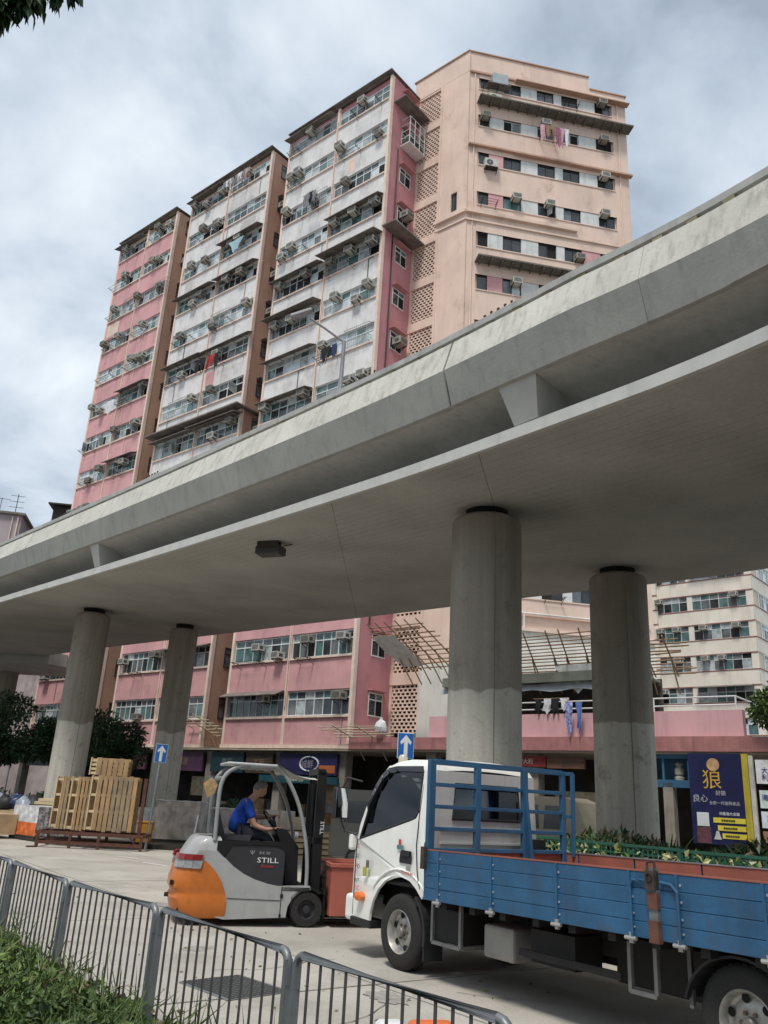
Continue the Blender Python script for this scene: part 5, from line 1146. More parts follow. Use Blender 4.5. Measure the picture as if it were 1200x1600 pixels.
q = MB(); q.box(-.40,-.36,-.012,-.0,.38,.43); q.box(-.40,-.37,-.012,0,.13,.17); q.build('side_catch', dk2, fk)
# counterweight: stacked rounded plan outlines
def cw_ring(x_front, x_back, r_, z, inset=0):
    pts = []; y0, y1 = inset, W-inset
    pts.append((x_front, y0)); n = 7
    for k in range(n+1): a = math.pi/2*k/n; pts.append((x_back+r_-r_*math.sin(a), y0+r_-r_*math.cos(a)))
    for k in range(n+1): a = math.pi/2*k/n; pts.append((x_back+r_-r_*math.cos(a), y1-r_+r_*math.sin(a)))
    pts.append((x_front, y1)); return [(a, b_, z) for a, b_ in pts]
rings = [(-1.16,-1.80,.30,.10,.01),(-1.16,-1.88,.32,.16,-.012),(-1.16,-1.93,.32,.34,-.02),(-1.175,-1.90,.30,.38,-.012),(-1.185,-1.905,.30,.43,-.012),(-1.20,-1.945,.32,.47,-.02),(-1.25,-1.94,.32,.57,-.018),(-1.33,-1.91,.32,.68,-.014),(-1.42,-1.875,.31,.77,-.010),(-1.50,-1.865,.30,.83,-.008),(-1.56,-1.86,.30,.845,.03)]
q = MB(); n_ = None
for a in rings:
    rg = cw_ring(*a); n_ = len(rg); q.v += rg
for k in range(len(rings)-1):
    for j in range(n_): a = k*n_+j; b_ = k*n_+(j+1) % n_; q.f.append((a,b_,b_+n_,a+n_)); q.m.append(0)
q.f.append(tuple(range(n_))); q.m.append(0); q.f.append(tuple((len(rings)-1)*n_+j for j in range(n_))); q.m.append(0)
q.build('counterweight', orange, fk, smooth=35)
hood = [(-1.30,-1.80,.30,.72,.03),(-1.30,-1.845,.31,.795,.004),(-1.28,-1.82,.30,.90,.02),(-1.28,-1.74,.22,1.03,.04),(-1.30,-1.68,.22,1.12,.07),(-1.32,-1.62,.22,1.15,.1)]
q = MB()
for a in hood:
    rg = cw_ring(*a); n_ = len(rg); q.v += rg
for k in range(len(hood)-1):
    for j in range(n_): a = k*n_+j; b_ = k*n_+(j+1) % n_; q.f.append((a,b_,b_+n_,a+n_)); q.m.append(0)
q.f.append(tuple((len(hood)-1)*n_+j for j in range(n_))); q.m.append(0); q.build('rear_hood', grey, fk, smooth=35)
lensr = mat('tail_red', (.22,.015,.015), .2, spec=.7, var=.1); lensw = mat('tail_clear', (.30,.31,.32), .15, spec=.7, var=.4, vs=14)
for s in (0,1):
    def yy(v): return v if not s else W-v
    for z0, z1, mm in ((.73,.835,lensw),(.837,.91,lensr)):
        q = MB(); lp_ = [(-1.56,-.025),(-1.68,-.005),(-1.79,.05),(-1.865,.14),(-1.90,.26)]; [q.quad((lp_[j][0],yy(lp_[j][1]),z0),(lp_[j+1][0],yy(lp_[j+1][1]),z0),(lp_[j+1][0]+.02,yy(lp_[j+1][1]),z1),(lp_[j][0]+.02,yy(lp_[j][1]),z1)) for j in range(4)]
        o = q.build('tail_lamp', mm, fk, fix=False); so = o.modifiers.new('t','SOLIDIFY'); so.thickness = .03; so.offset = 0
q = MB(); q.tube([(-1.92,.5,.34),(-1.98,.5,.34)],.03,8); q.box(-1.945,-1.90,.12,.22,.5,.56); q.build('tow_pin', dk2, fk)
# overhead guard
gt = mat('guard_grey', (.30,.31,.31), .4, var=.12, vs=4)
for y_ in (.06, W-.06):
    q = MB(); pts = catmull([(-.02,y_,.50),(-.03,y_,.80),(-.08,y_,1.14),(-.22,y_,1.62),(-.42,y_,1.98),(-.55,y_,2.12),(-.66,y_,2.16)], 4); q.tube(pts, .029, 8); q.build('guard_front_post', gt, fk, smooth=50)
    q = MB(); pts = catmull([(-1.40,y_,1.10),(-1.41,y_,1.55),(-1.40,y_,1.86),(-1.32,y_,2.03),(-1.15,y_,2.13),(-.95,y_,2.15)], 4); q.tube(pts, .030, 8); q.build('guard_rear_post', gt, fk, smooth=50)
    q = MB(); q.tube([(-1.0,y_,2.14),(-.6,y_,2.155)], .034, 8); q.build('guard_side_rail', gt, fk)
q = MB(); q.box(-1.34,-.60,.02,W-.02,2.145,2.185); q.build('roof_panel', mat('roof_pale',(.50,.51,.50),.4,var=.12,vs=4), fk, bevel=.015)
for k in range(5): q = MB(); q.tube([(-1.15+.13*k,.05,2.12),(-1.15+.13*k,W-.05,2.12)], .014, 6); q.build('guard_bar', gt, fk)
for x_, z_ in ((-.60,2.15),(-1.38,1.95)): q = MB(); q.tube([(x_,.06,z_),(x_,W-.06,z_)], .03, 8); q.build('guard_cross_bar', gt, fk)
q = MB(); N = 6
for i in range(N+1):
    for j in range(N+1):
        u, v_ = i/N, j/N; q.v.append((-.60+.62*u, .0+W*v_, 2.19-.17*u-.05*math.sin(u*3.14)-.02*math.cos(v_*12)*u))
for i in range(N):
    for j in range(N): k = i*(N+1)+j; q.f.append((k,k+1,k+N+2,k+N+1)); q.m.append(0)
q.build('rain_cover', mat('canvas_pale',(.55,.54,.50),.7,var=.15,vs=5), fk, smooth=60, fix=False)
for y_ in (.055, W-.055):
    q = MB(); q.quad((-1.62,y_+(.30 if y_ < .5 else -.30),1.10),(-1.42,y_,1.12),(-1.42,y_,1.98),(-1.58,y_+(.28 if y_ < .5 else -.28),1.98)); q.build('clear_curtain', glassy('clear_film', (.9,.95,1), (.82,.83,.82), .15) if 'clear_film' not in MATS else MATS['clear_film'], fk, fix=False)
q = MB(); q.prism([(-.12,0),(.0,.10),(.10,.0),(.06,-.13),(-.03,-.20)], -.015, .0, ax='y'); q.xf(Matrix.Translation((-1.50,.5,1.86))); q.build('rag', mat('rag_orange',(.55,.33,.10),.8,var=.4,vs=20), fk)
q = MB(); q.tube([(-1.42,.5,2.1),(-1.5,.5,1.95)], .01, 5); q.build('rag_tie', dk2, fk)
# clear rear curtain edge
q = MB(); q.tube([(-1.40,W-.06,1.1),(-1.62,W*.6,1.4),(-1.66,W*.6,1.0)], .012, 5); q.build('curtain_tube', gt, fk)
# seat, console, steering, levers
q = MB(); q.prism([(-1.30,1.10),(-.86,1.10),(-.84,1.18),(-1.24,1.17),(-1.36,1.52),(-1.44,1.50),(-1.36,1.14)], .32, .78); q.build('seat', SEAT, fk, bevel=.035)
q = MB(); q.prism([(-.30,.53),(-.12,.53),(-.15,1.05),(-.34,1.28),(-.50,1.30),(-.46,1.18),(-.36,1.02)], .22, .86); q.build('front_console', dk2, fk, bevel=.03)
q = MB(); cw = Vector((-.58,.42,1.40)); ax = Vector((.8,0,.6)); a1 = Vector((0,1,0)); a2 = ax.cross(a1)
q.tube([tuple(cw+(a1*math.cos(t_)+a2*math.sin(t_))*.17) for t_ in [k*math.pi/10 for k in range(21)]], .014, 6, caps=False); q.tube([tuple(cw),(-.38,.42,1.15)], .03, 8); q.tube([tuple(cw-a1*.17),tuple(cw+a1*.17)], .012, 6); q.build('steering_wheel', dk2, fk)
q = MB()
for k in range(3): q.tube([(-.42,.66+.07*k,1.28),(-.47,.66+.07*k,1.42)], .01, 5); q.tube([(-.47,.66+.07*k,1.42),(-.475,.66+.07*k,1.46)], .02, 6)
q.build('control_lever', dk2, fk)
q = MB(); q.lathe([(0,0),(.05,.0),(.05,.05),(0,.06)],12,(-.24,.13,1.21),'x'); q.build('work_lamp', lensw, fk)
# mast, carriage, forks
for y_ in (.20,.80):
    q = MB(); q.box(.07,.21,y_,y_+.075,.12,2.13); q.build('outer_mast', dk2, fk, bevel=.004)
    q = MB(); q.box(.10,.20,y_+.085 if y_ < .5 else y_-.06,y_+.135 if y_ < .5 else y_-.01,.2,2.17); q.build('inner_mast', dk, fk, bevel=.004)
    q = MB(); q.tube([(.06,y_+.16 if y_ < .5 else y_-.1,.3),(.06,y_+.16 if y_ < .5 else y_-.1,1.95)], .03, 8); q.build('lift_cylinder', dk2, fk)
for z_ in (.2,1.1,2.08): q = MB(); q.box(.06,.19,.2,.875,z_,z_+.09); q.build('mast_cross_member', dk2, fk)
q = MB(); q.box(.245,.285,.08,W-.08,.42,.50); q.box(.245,.285,.08,W-.08,.14,.22); q.build('fork_carriage', dk2, fk)
q = MB(); 
for y_ in (.12,.38,.66,.9): q.bar((.27,y_,.15),(.27,y_,.66),.03)
q.bar((.27,.12,.65),(.27,.92,.65),.035); q.build('load_backrest', dk2, fk)
for y_ in (.24,.74): q = MB(); q.box(.285,.325,y_,y_+.10,.06,.5); q.box(.285,1.35,y_,y_+.10,.045,.085); q.build('fork', dk2, fk, bevel=.006)
q = MB(); q.tube([(.15,.28,2.1),(.16,.28,1.2),(.2,.3,.5)], .012, 5); q.tube([(.10,.34,2.05),(.12,.34,.9)], .012, 5); q.build('hose', black, fk)
# wheels
def solid_wheel(x, y, r_, w, s):
    wh = link('wheel', None, fk, (x, y, r_)); q = MB(); q.lathe([(r_*.55,-w/2),(r_*.93,-w/2),(r_,-w*.35),(r_,w*.35),(r_*.93,w/2),(r_*.55,w/2),(r_*.55,-w/2)], 32, axis='y'); q.build('tyre', rubber, wh, smooth=40)
    q = MB(); q.lathe([(r_*.55,s*w*.45),(r_*.45,s*w*.2),(r_*.25,s*w*.2),(r_*.22,s*w*.42),(0,s*w*.45)], 24, axis='y'); q.build('rim', dk, wh, smooth=30)
for y_, s in ((.10,-1),(W-.10,1)): solid_wheel(0,y_,.235,.19,s); solid_wheel(-1.62,y_+(.06 if y_ < .5 else -.06),.20,.16,s)
q = MB(); q.prism([(-.24,.24),(-.20,.36),(-.10,.46),(.06,.49),(.18,.44),(.20,.47),(.06,.53),(-.12,.50),(-.24,.40)], 0, .2); q.build('wheel_guard', dk2, fk)
# lettering
wt = mat('ink_white', (.8,.8,.8), .5, var=.05)
link('lettering', text_mesh('STILL', .095, wt, 'LEFT', .0015, sx=1.45), fk, (-.78,-.001,.835)); link('lettering', text_mesh('ANANT', .05, MATS['ink_grey'], 'LEFT', .0015, sx=1.1), fk, (-.76,-.001,.985)) if False else None
link('lettering', text_mesh('RX 50', .05, mat('ink_grey2',(.42,.42,.42),.5), 'LEFT', .0015, shear=.3, sx=1.2), fk, (-.76,-.001,.945)); link('lettering', text_mesh('Electric', .055, red, 'LEFT', .0015, shear=.3, sx=1.1), fk, (-.72,-.001,.77))
link('lettering', text_mesh('Ψ', .08, MATS['ink_grey2'], 'LEFT', .0015), fk, (-.89,-.001,.935))
me = text_mesh('STILL', .08, wt, 'LEFT', .0015); link('lettering', me, fk, (.155,.195,1.42), (0,R(90),0))

# red plastic container carried on the forks
pt = FK0+Vector((math.cos(FKA), math.sin(FKA), 0))*.34
rt_ = thing('plastic_crate', 'salmon red plastic pallet container on the forks, behind the truck cab', 'crate', (pt.x, pt.y, .09), FKA)
redp = mat('container_red', (.42,.125,.09), .5, var=.12, vs=4)
q = MB(); 
for (x0,x1,y0,y1) in ((0,1.1,.02,.06),(0,1.1,.98,1.02),(0,.04,.06,.98),(1.06,1.1,.06,.98)): q.box(x0,x1,y0,y1,.08,.74)
q.box(0,1.1,.02,1.02,.06,.1); q.build('tub', redp, rt_, bevel=.01)
q = MB(); q.box(-.025,1.125,-.005,.045,.71,.77); q.box(-.025,1.125,.995,1.045,.71,.77); q.box(-.025,.025,.045,.995,.71,.77); q.box(1.075,1.125,.045,.995,.71,.77); q.build('rim', redp, rt_, bevel=.01)

# ------------------------------------------------------------------ the driver
def skin_body(name, joints, edges, m_, parent, sub=2, root=0):
    me = bpy.data.meshes.new(name); me.from_pydata([j[0] for j in joints], edges, []); me.materials.append(m_)
    o = link(name, me, parent); sk = o.modifiers.new('skin', 'SKIN'); sk.use_smooth_shade = True
    for v_, j in zip(me.skin_vertices[0].data, joints): v_.radius = (j[1], j[2] if len(j) > 2 else j[1]); v_.use_root = False
    me.skin_vertices[0].data[root].use_root = True
    ss = o.modifiers.new('sub', 'SUBSURF'); ss.levels = sub; ss.render_levels = sub
    bpy.context.view_layer.update(); m2 = bpy.data.meshes.new_from_object(o.evaluated_get(bpy.context.evaluated_depsgraph_get()))
    bpy.data.objects.remove(o); m2.name = name; m2.polygons.foreach_set('use_smooth', [True]*len(m2.polygons)); m2.materials.clear(); m2.materials.append(m_)
    return link(name, m2, parent)
skin = mat('skin', (.42,.235,.165), .6, var=.08, vs=9); shirt = mat('shirt_blue', (.013,.065,.36), .9, var=.35, vs=11, bump=.9, bs=13); trous = mat('trousers_dark', (.03,.032,.045), .9, var=.2, vs=6)
hair_m = mat('hair_grey', (.16,.15,.14), .8, var=.4, vs=40)
# frame: forklift local coordinates. hips on the seat, leaning forward over the wheel, head bowed
pr = thing('person', 'grey-haired man in a blue T-shirt, seated in the forklift and leaning over its wheel', 'person', FK0, FKA)
HP, CH, NK, HD = (-1.06,.55,1.27), (-.93,.55,1.55), (-.83,.55,1.70), (-.745,.55,1.80)
J = [((-1.06,.55,1.26),.10,.08),((-1.01,.55,1.42),.12,.09),((-.94,.55,1.57),.145,.10),((-.875,.55,1.665),.075,.07),((-.82,.55,1.72),.052,.052),((-.775,.55,1.775),.07,.07),
     ((-.93,.38,1.61),.068),((-.87,.335,1.43),.050),((-.81,.315,1.31),.043),((-.63,.29,1.265),.033),((-.53,.30,1.285),.026),
     ((-.93,.72,1.61),.068),((-.80,.76,1.50),.050),((-.74,.74,1.42),.043),((-.60,.62,1.43),.033),((-.52,.58,1.46),.026),
     ((-.98,.47,1.21),.06),((-.62,.42,1.20),.05),((-.48,.40,.92),.045),((-.42,.40,.66),.045),((-.30,.40,.60),.035),
     ((-.98,.63,1.21),.06),((-.62,.70,1.20),.05),((-.48,.72,.92),.045),((-.42,.72,.66),.045),((-.30,.72,.60),.035)]
E_ = [(0,1),(1,2),(2,3),(3,4),(4,5),(2,6),(6,7),(7,8),(8,9),(9,10),(2,11),(11,12),(12,13),(13,14),(14,15),(0,16),(16,17),(17,18),(18,19),(19,20),(0,21),(21,22),(22,23),(23,24),(24,25)]
skin_body('body', J, E_, skin, pr)
JS = [((-1.08,.55,1.17),.175,.15),((-1.03,.55,1.40),.172,.14),((-.95,.55,1.58),.165,.125),((-.885,.55,1.65),.085,.08),((-.935,.37,1.61),.080),((-.885,.335,1.47),.068),((-.85,.325,1.40),.066),((-.935,.73,1.61),.080),((-.84,.755,1.53),.068),((-.80,.765,1.49),.064)]
skin_body('t_shirt', JS, [(0,1),(1,2),(2,3),(2,4),(4,5),(5,6),(2,7),(7,8),(8,9)], shirt, pr)
JT = [((-1.07,.55,1.20),.17,.14),((-.96,.45,1.20),.115),((-.62,.42,1.19),.085),((-.48,.40,.92),.070),((-.43,.40,.70),.060),((-.98,.64,1.21),.105),((-.62,.70,1.19),.085),((-.48,.72,.92),.070),((-.43,.72,.70),.060)]
skin_body('trousers', JT, [(0,1),(1,2),(2,3),(3,4),(0,5),(5,6),(6,7),(7,8)], trous, pr)
q = MB()
for y_ in (.40,.72): q.box(-.46,-.20,y_-.05,y_+.05,.535,.62)
q.build('shoes', blackp, pr, bevel=.03)
# head: ellipsoid with nose, brow, chin, ears
def head(parent, c, pitch):
    bm = bmesh.new(); bmesh.ops.create_uvsphere(bm, u_segments=24, v_segments=18, radius=1)
    for v_ in bm.verts:
        x, y, z = v_.co
        jaw = 1-.22*max(0, -z)**1.2; v_.co = Vector((x*.102*(1 if x < 0 else .92)*(1+.05*max(0,-z)), y*.076*jaw, z*.122))
        if x > .6 and -.7 < z < -.3 and abs(y) < .5: v_.co.x += .012
        if x > .75 and abs(z) < .3 and abs(y) < .30: v_.co.x += .018*(1-abs(y)/.30)*(1 if z < .1 else .5)
        if x > .6 and .1 < z < .35: v_.co.x += .006
    me = bpy.data.meshes.new('head'); bm.to_mesh(me); bm.free(); me.polygons.foreach_set('use_smooth', [True]*len(me.polygons)); me.materials.append(skin)
    h = link('head', me, parent, c, (0, pitch, 0))
    q = MB(); 
    for s in (-1,1): q.lathe([(0,0),(.02,.002),(.03,.010),(.022,.016),(0,.018)], 10, (-.005,.074*s if s > 0 else -.092,-.01), 'y')
    q.build('ears', skin, h, smooth=50)
    q = MB(); q.prism([(.092,-.015),(.122,-.032),(.096,-.038)], -.011, .011); q.build('nose', skin, h, bevel=.004)
    for s in (-1,1):
        q = MB(); q.lathe([(0,-.008),(.011,-.004),(.013,0),(.011,.004),(0,.008)], 8, (.086,.03*s,.014), 'x'); q.build('eye', mat('eye_dark',(.03,.02,.02),.2), h)
        q = MB(); q.bar((.092,.015*s,.034),(.086,.048*s,.036),.008,.008); q.build('eyebrow', hair_m, h)
    q = MB(); q.bar((.094,-.022,-.062),(.094,.022,-.062),.006,.008); q.build('mouth', mat('lip',(.30,.11,.09),.6), h)
    bm = bmesh.new(); bmesh.ops.create_uvsphere(bm, u_segments=28, v_segments=20, radius=1)
    dl = [v_ for v_ in bm.verts if (v_.co.z < .25 and v_.co.x > .25) or v_.co.z < -.45 or (v_.co.x > .55 and v_.co.z < .62) or (v_.co.z < .0 and v_.co.x > -.05)]
    bmesh.ops.delete(bm, geom=dl, context='VERTS'); hr = random.Random(3)
    for v_ in bm.verts: x, y, z = v_.co; v_.co = Vector((x*.112, y*.086, z*.132+.002))*(1+hr.uniform(-.02,.035))
    me = bpy.data.meshes.new('hair'); bm.to_mesh(me); bm.free(); me.materials.append(hair_m); me.polygons.foreach_set('use_smooth', [True]*len(me.polygons))
    o = link('hair', me, h); so = o.modifiers.new('t','SOLIDIFY'); so.thickness = .012
head(pr, (-.745,.55,1.825), R(28))
def hand(parent, wrist, d, up, side, m_):
    """palm with five separate curled fingers gripping a bar"""
    d = Vector(d).normalized(); up = Vector(up).normalized(); sd_ = d.cross(up).normalized()*side; wv = Vector(wrist)
    J = [(tuple(wv),.024,.018),(tuple(wv+d*.045),.034,.016),(tuple(wv+d*.085),.036,.014)]
    skin_body('palm', J, [(0,1),(1,2)], m_, parent, 1)
    for k, (o_, ln) in enumerate(((-.027,.065),(-.009,.075),(.009,.070),(.027,.055))):
        b0 = wv+d*.080+sd_*o_; p1 = b0+d*ln*.5-up*.008; p2 = p1+d*ln*.18-up*ln*.42; p3 = p2-d*ln*.35-up*ln*.12
        skin_body('finger', [(tuple(b0),.0095),(tuple(p1),.0088),(tuple(p2),.008),(tuple(p3),.007)], [(0,1),(1,2),(2,3)], m_, parent, 1)
    b0 = wv+d*.02-sd_*.025; p1 = b0+d*.035-sd_*.022-up*.012; p2 = p1+d*.028-up*.012
    skin_body('thumb', [(tuple(b0),.012),(tuple(p1),.0105),(tuple(p2),.0085)], [(0,1),(1,2)], m_, parent, 1)
hand(pr, (-.545,.30,1.285), (.95,.2,.15), (-.1,0,1), -1, skin)
hand(pr, (-.535,.59,1.455), (.95,-.15,.15), (-.2,0,1), 1, skin)

# ------------------------------------------------------------------ road signs
def arrow_sign(label, x, y, top, s, lean=0):
    t = thing('arrow_sign', label, 'road sign', (x, y, 0), 0, 'blue one-way arrow signs')
    t.rotation_euler = (0, lean, R(4)); w, h = .40*s, .60*s
    q = MB(); q.lathe([(.04,0),(.04,top-h*.1),(0,top-h*.1)], 12); q.build('post', galv, t, smooth=40)
    q = MB(); q.box(-w/2,w/2,-.055,-.04,top-h,top); q.build('plate', mat('sign_white_edge',(.62,.66,.70),.4,var=.1), t, bevel=.01*s)
    q = MB(); q.box(-w/2+.015*s,w/2-.015*s,-.058,-.054,top-h+.015*s,top-.015*s); q.build('blue_face', mat('sign_blue',(.02,.13,.42),.35,var=.12,vs=5), t)
    a = [(-.045,-.26),(.045,-.26),(.045,.08),(.115,.02),(.135,.09),(0,.25),(-.135,.09),(-.115,.02),(-.045,.08)]
    q = MB(); q.prism([(u*s, (v_)*s+top-h/2) for u, v_ in a], -.062, -.0585); q.build('white_arrow', mat('sign_white',(.75,.75,.74),.4,var=.08), t)
arrow_sign('blue arrow sign on a tall grey post beside the wrapped crates at the left', -6.52, 26.5, 3.05, .92, R(2.0))
arrow_sign('blue arrow sign rising just behind the roof of the truck cab', .62, 15.2, 2.93, .74)

# ------------------------------------------------------------------ railing panels along the kerb
pts = [(-6.55,13.35),(-5.27,11.9),(-4.01,10.27),(-2.78,8.55),(-1.57,7.11),(-.39,5.51),(.71,4.08),(1.9,2.5)]
rail_dark = mat('railing_bar_dark', (.11,.105,.105), .5, .4, var=.2, vs=5)
names_ = ['far left panel','second panel from the left','panel that starts left of the grass edge','panel in front of the grass and the forklift','panel before the access cover','panel in front of the truck front wheel','nearest panel at the bottom edge']
lbls = ['grey steel railing panel, farthest of the row and mostly outside the left edge','grey steel railing panel at the left edge of the picture','grey steel railing panel behind the thick grass at the left','grey steel railing panel between the grass and the forklift tail','grey steel railing panel in front of the square access cover','grey steel railing panel in front of the truck wheel, running off the bottom','grey steel railing panel at the bottom right, nearest of the row']
for i in range(len(pts)-1):
    a = Vector((*pts[i], 0)); b_ = Vector((*pts[i+1], 0)); d = b_-a; Ln = d.length; an = math.atan2(d.y, d.x)
    t = thing('railing_panel', lbls[i], 'railing', a, an, 'steel railing panels along the pavement'); H = .90
    for x_ in (.05, Ln-.05):
        q = MB(); q.box(x_-.018,x_+.018,-.024,.024,0,H-.06); q.build('post', rail_paint, t, bevel=.004)
    rr_ = .07; top = []
    for k in range(5): a_ = R(90)*k/4; top.append((.05+rr_-rr_*math.cos(a_),0,H-.022-rr_+rr_*math.sin(a_)))
    for k in range(5): a_ = R(90)*(1-k/4); top.append((Ln-.05-rr_+rr_*math.cos(a_),0,H-.022-rr_+rr_*math.sin(a_)))
    q = MB(); q.tube([(.05,0,H-.2)]+top+[(Ln-.05,0,H-.2)], .0265, 8); q.build('top_rail', rail_paint, t, smooth=50)
    q = MB(); q.bar((.05,0,.10),(Ln-.05,0,.10),.03,.03); q.build('bottom_rail', rail_paint, t)
    nb = 13
    for k in range(nb):
        x_ = .05+(Ln-.10)*(k+1)/(nb+1)
        if 'bar' not in SPC: qb = MB(); qb.tube([(0,0,.1),(0,0,H-.03)], .0095, 6); SPC['bar'] = qb.mesh('bar', rail_dark)
        link('bar', SPC['bar'], t, (x_,0,0))

# ------------------------------------------------------------------ foreground planting bed
soil = mat('soil', (.05,.04,.03), .95, var=.3, vs=6)
q = MB(); fl_ = [Vector((*p, 0)) for p in pts]
for i in range(len(fl_)-1):
    a, b_ = fl_[i], fl_[i+1]; nv = Vector((-(b_-a).y, (b_-a).x, 0)).normalized()*-1
    if nv.y > 0: nv = -nv
    q.quad(a+nv*.06, b_+nv*.06, b_+nv*3.2, a+nv*3.2); q.quad(a+nv*.06+Vector((0,0,-.1)), b_+nv*.06+Vector((0,0,-.1)), b_+nv*.06, a+nv*.06)
q.v = [(a, b_, c+.07) for a, b_, c in q.v]; tag(q.build('planting_bed', soil, fix=False), kind='structure')
def leaf_mass(name, label, cat, gen, n, lw, ll, mats_, seed, parent=None, kind='stuff', droop=.3, upb=.5):
    """n folded leaf blades; gen(rng) -> base point, outward direction"""
    rs = np.random.RandomState(seed); V = np.zeros((n*6,3)); F = []; mi = []
    P, D = gen(rs, n)
    D = D/np.linalg.norm(D, axis=1)[:,None]; up = rs.normal(size=(n,3)); S = np.cross(D, up); S /= np.linalg.norm(S, axis=1)[:,None]; Nn = np.cross(S, D)
    sc = rs.uniform(.6,1.3,(n,1)); L_, W_ = ll*sc, lw*sc
    V[0::6] = P; V[1::6] = P+D*L_*.45+S*W_*.5+Nn*W_*.15; V[2::6] = P+D*L_*.45-S*W_*.5+Nn*W_*.15; V[3::6] = P+D*L_*.5-Nn*W_*.1
    V[4::6] = P+D*L_-Nn*L_*droop*.5; V[5::6] = P+D*L_*.2
    for i in range(n): b_ = i*6; F += [(b_,b_+1,b_+4,b_+3),(b_,b_+3,b_+4,b_+2)]; k = rs.randint(len(mats_)); mi += [k,k]
    me = bpy.data.meshes.new(name); me.from_pydata(V.tolist(), [], F)
    for m_ in mats_: me.materials.append(m_)
    me.polygons.foreach_set('material_index', mi); me.update(); o = link(name, me, parent)
    if not parent: tag(o, label, cat, None, kind)
    return o
def leafm(name, c, rough=.5): 
    m_ = mat(name, c, rough, var=.35, vs=5, spec=.4); return m_
g1, g2, g3, g4 = leafm('leaf_mid',(.075,.135,.03)), leafm('leaf_light',(.14,.21,.055)), leafm('leaf_dark',(.035,.075,.02)), leafm('leaf_olive',(.16,.20,.06))
dead = leafm('leaf_dead',(.16,.12,.07),.8)
def bed_gen(rs, n):
    seg = rs.randint(0, len(fl_)-2, n); t = rs.uniform(0,1,n); off = rs.uniform(.0,1,n)**.9*2.7-.10
    A = np.array([fl_[i] for i in seg]); B = np.array([fl_[i+1] for i in seg]); d = B-A; nn = np.stack([-d[:,1], d[:,0], 0*d[:,0]],1); nn /= np.linalg.norm(nn,axis=1)[:,None]; nn *= -np.sign(nn[:,1:2])
    P = A+d*t[:,None]+nn*off[:,None]
    hgt = .12+.06*np.sin(P[:,0]*3.1+P[:,1]*2.3)+.05*np.sin(P[:,0]*7.3-P[:,1]*4.1)+np.minimum(off,.5)*.18
    P[:,2] = .07+np.maximum(.03,hgt)*rs.uniform(.35,1.0,n)**.6
    D = rs.normal(size=(n,3))*np.array([1,1,.55])+np.array([0,0,.35]); return P, D
leaf_mass('ground_cover', 'thick green ground cover plants along the railing in the foreground', 'ground cover', bed_gen, 60000, .027, .066, [g1,g2,g3,g1,g4,g2], 5, droop=.4)
leaf_mass('broad_leaves', 'broader leaved weeds mixed into the planting beside the railing', 'weeds', bed_gen, 5200, .05, .085, [g3,g1,g2,leafm('leaf_greyish',(.11,.15,.09))], 55, droop=.5)
def grass_gen(rs, n):
    P, D = bed_gen(rs, n); P[:,2] = .08; D = rs.normal(size=(n,3))*.45+np.array([0,0,1.0]); return P, D
leaf_mass('long_grass', 'long grass blades sprouting from the ground cover beside the railing', 'grass', grass_gen, 3600, .011, .36, [g1,g2,g4], 6, droop=.9)
def litter_gen(rs, n):
    P, D = bed_gen(rs, n); P[:,2] = .20+.1*rs.rand(n); D = rs.normal(size=(n,3))*np.array([1,1,.15]); return P, D
leaf_mass('fallen_leaves', 'brown fallen leaves lying on the ground cover', 'leaves', litter_gen, 700, .04, .09, [dead], 8)

# ------------------------------------------------------------------ trees
bark = mat('bark', (.07,.055,.04), .95, var=.3, vs=6, bump=.5, bs=20)
def tree(label, x, y, h, r_, n, lmats, seed, group, cz=None, trunk_r=.14, squash=.8, lw=.09, ll=.2, gaps=9):
    rr = random.Random(seed); t = thing('tree', label, 'tree', (x, y, 0), 0, group); cz = cz or h*.66
    q = MB(); q.tube([(0,0,0),(.06,0,h*.25),(-.05,.05,h*.5),(.05,0,h*.72)], [trunk_r,trunk_r*.8,trunk_r*.55,trunk_r*.25], 9); q.build('trunk', bark, t, smooth=50)
    cl = []
    for k in range(gaps+7):
        a = rr.uniform(0, 6.28); e_ = rr.uniform(-.7,1); d = Vector((math.cos(a)*math.sqrt(1-e_*e_*.9), math.sin(a)*math.sqrt(1-e_*e_*.9), e_*squash))*r_*rr.uniform(.35,.85)
        cl.append((d+Vector((0,0,cz)), r_*rr.uniform(.28,.48)))
        q = MB(); q.tube([(0,0,h*rr.uniform(.3,.5)), tuple(d*.45+Vector((0,0,cz*.95))), tuple(d*.95+Vector((0,0,cz)))], [trunk_r*.35,.03,.012], 5); q.build('limb', bark, t)
    def gen(rs, n_):
        idx = rs.randint(0, len(cl), n_); C = np.array([tuple(c[0]) for c in cl])[idx]; Rr = np.array([c[1] for c in cl])[idx]
        d = rs.normal(size=(n_,3)); d /= np.linalg.norm(d,axis=1)[:,None]; P = C+d*(Rr*rs.uniform(.2,1,n_)**.45)[:,None]*np.array([1,1,.8]); return P, d+rs.normal(size=(n_,3))*.7+np.array([0,0,-.25])
    leaf_mass('crown', None, None, gen, n, lw, ll, lmats, seed, t)
    return t
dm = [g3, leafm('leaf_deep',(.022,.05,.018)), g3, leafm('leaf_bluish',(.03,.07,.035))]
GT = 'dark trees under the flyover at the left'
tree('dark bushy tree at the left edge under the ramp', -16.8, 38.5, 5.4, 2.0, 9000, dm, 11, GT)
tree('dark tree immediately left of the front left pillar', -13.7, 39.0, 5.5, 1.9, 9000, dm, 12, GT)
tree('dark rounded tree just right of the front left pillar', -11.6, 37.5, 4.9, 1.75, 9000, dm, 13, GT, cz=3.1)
tree('bright green tree at the right edge above the pink fascia', 14.0, 27.2, 6.9, 1.5, 6000, [g1,g2,g1,g3], 14, None, cz=5.5, squash=.9)
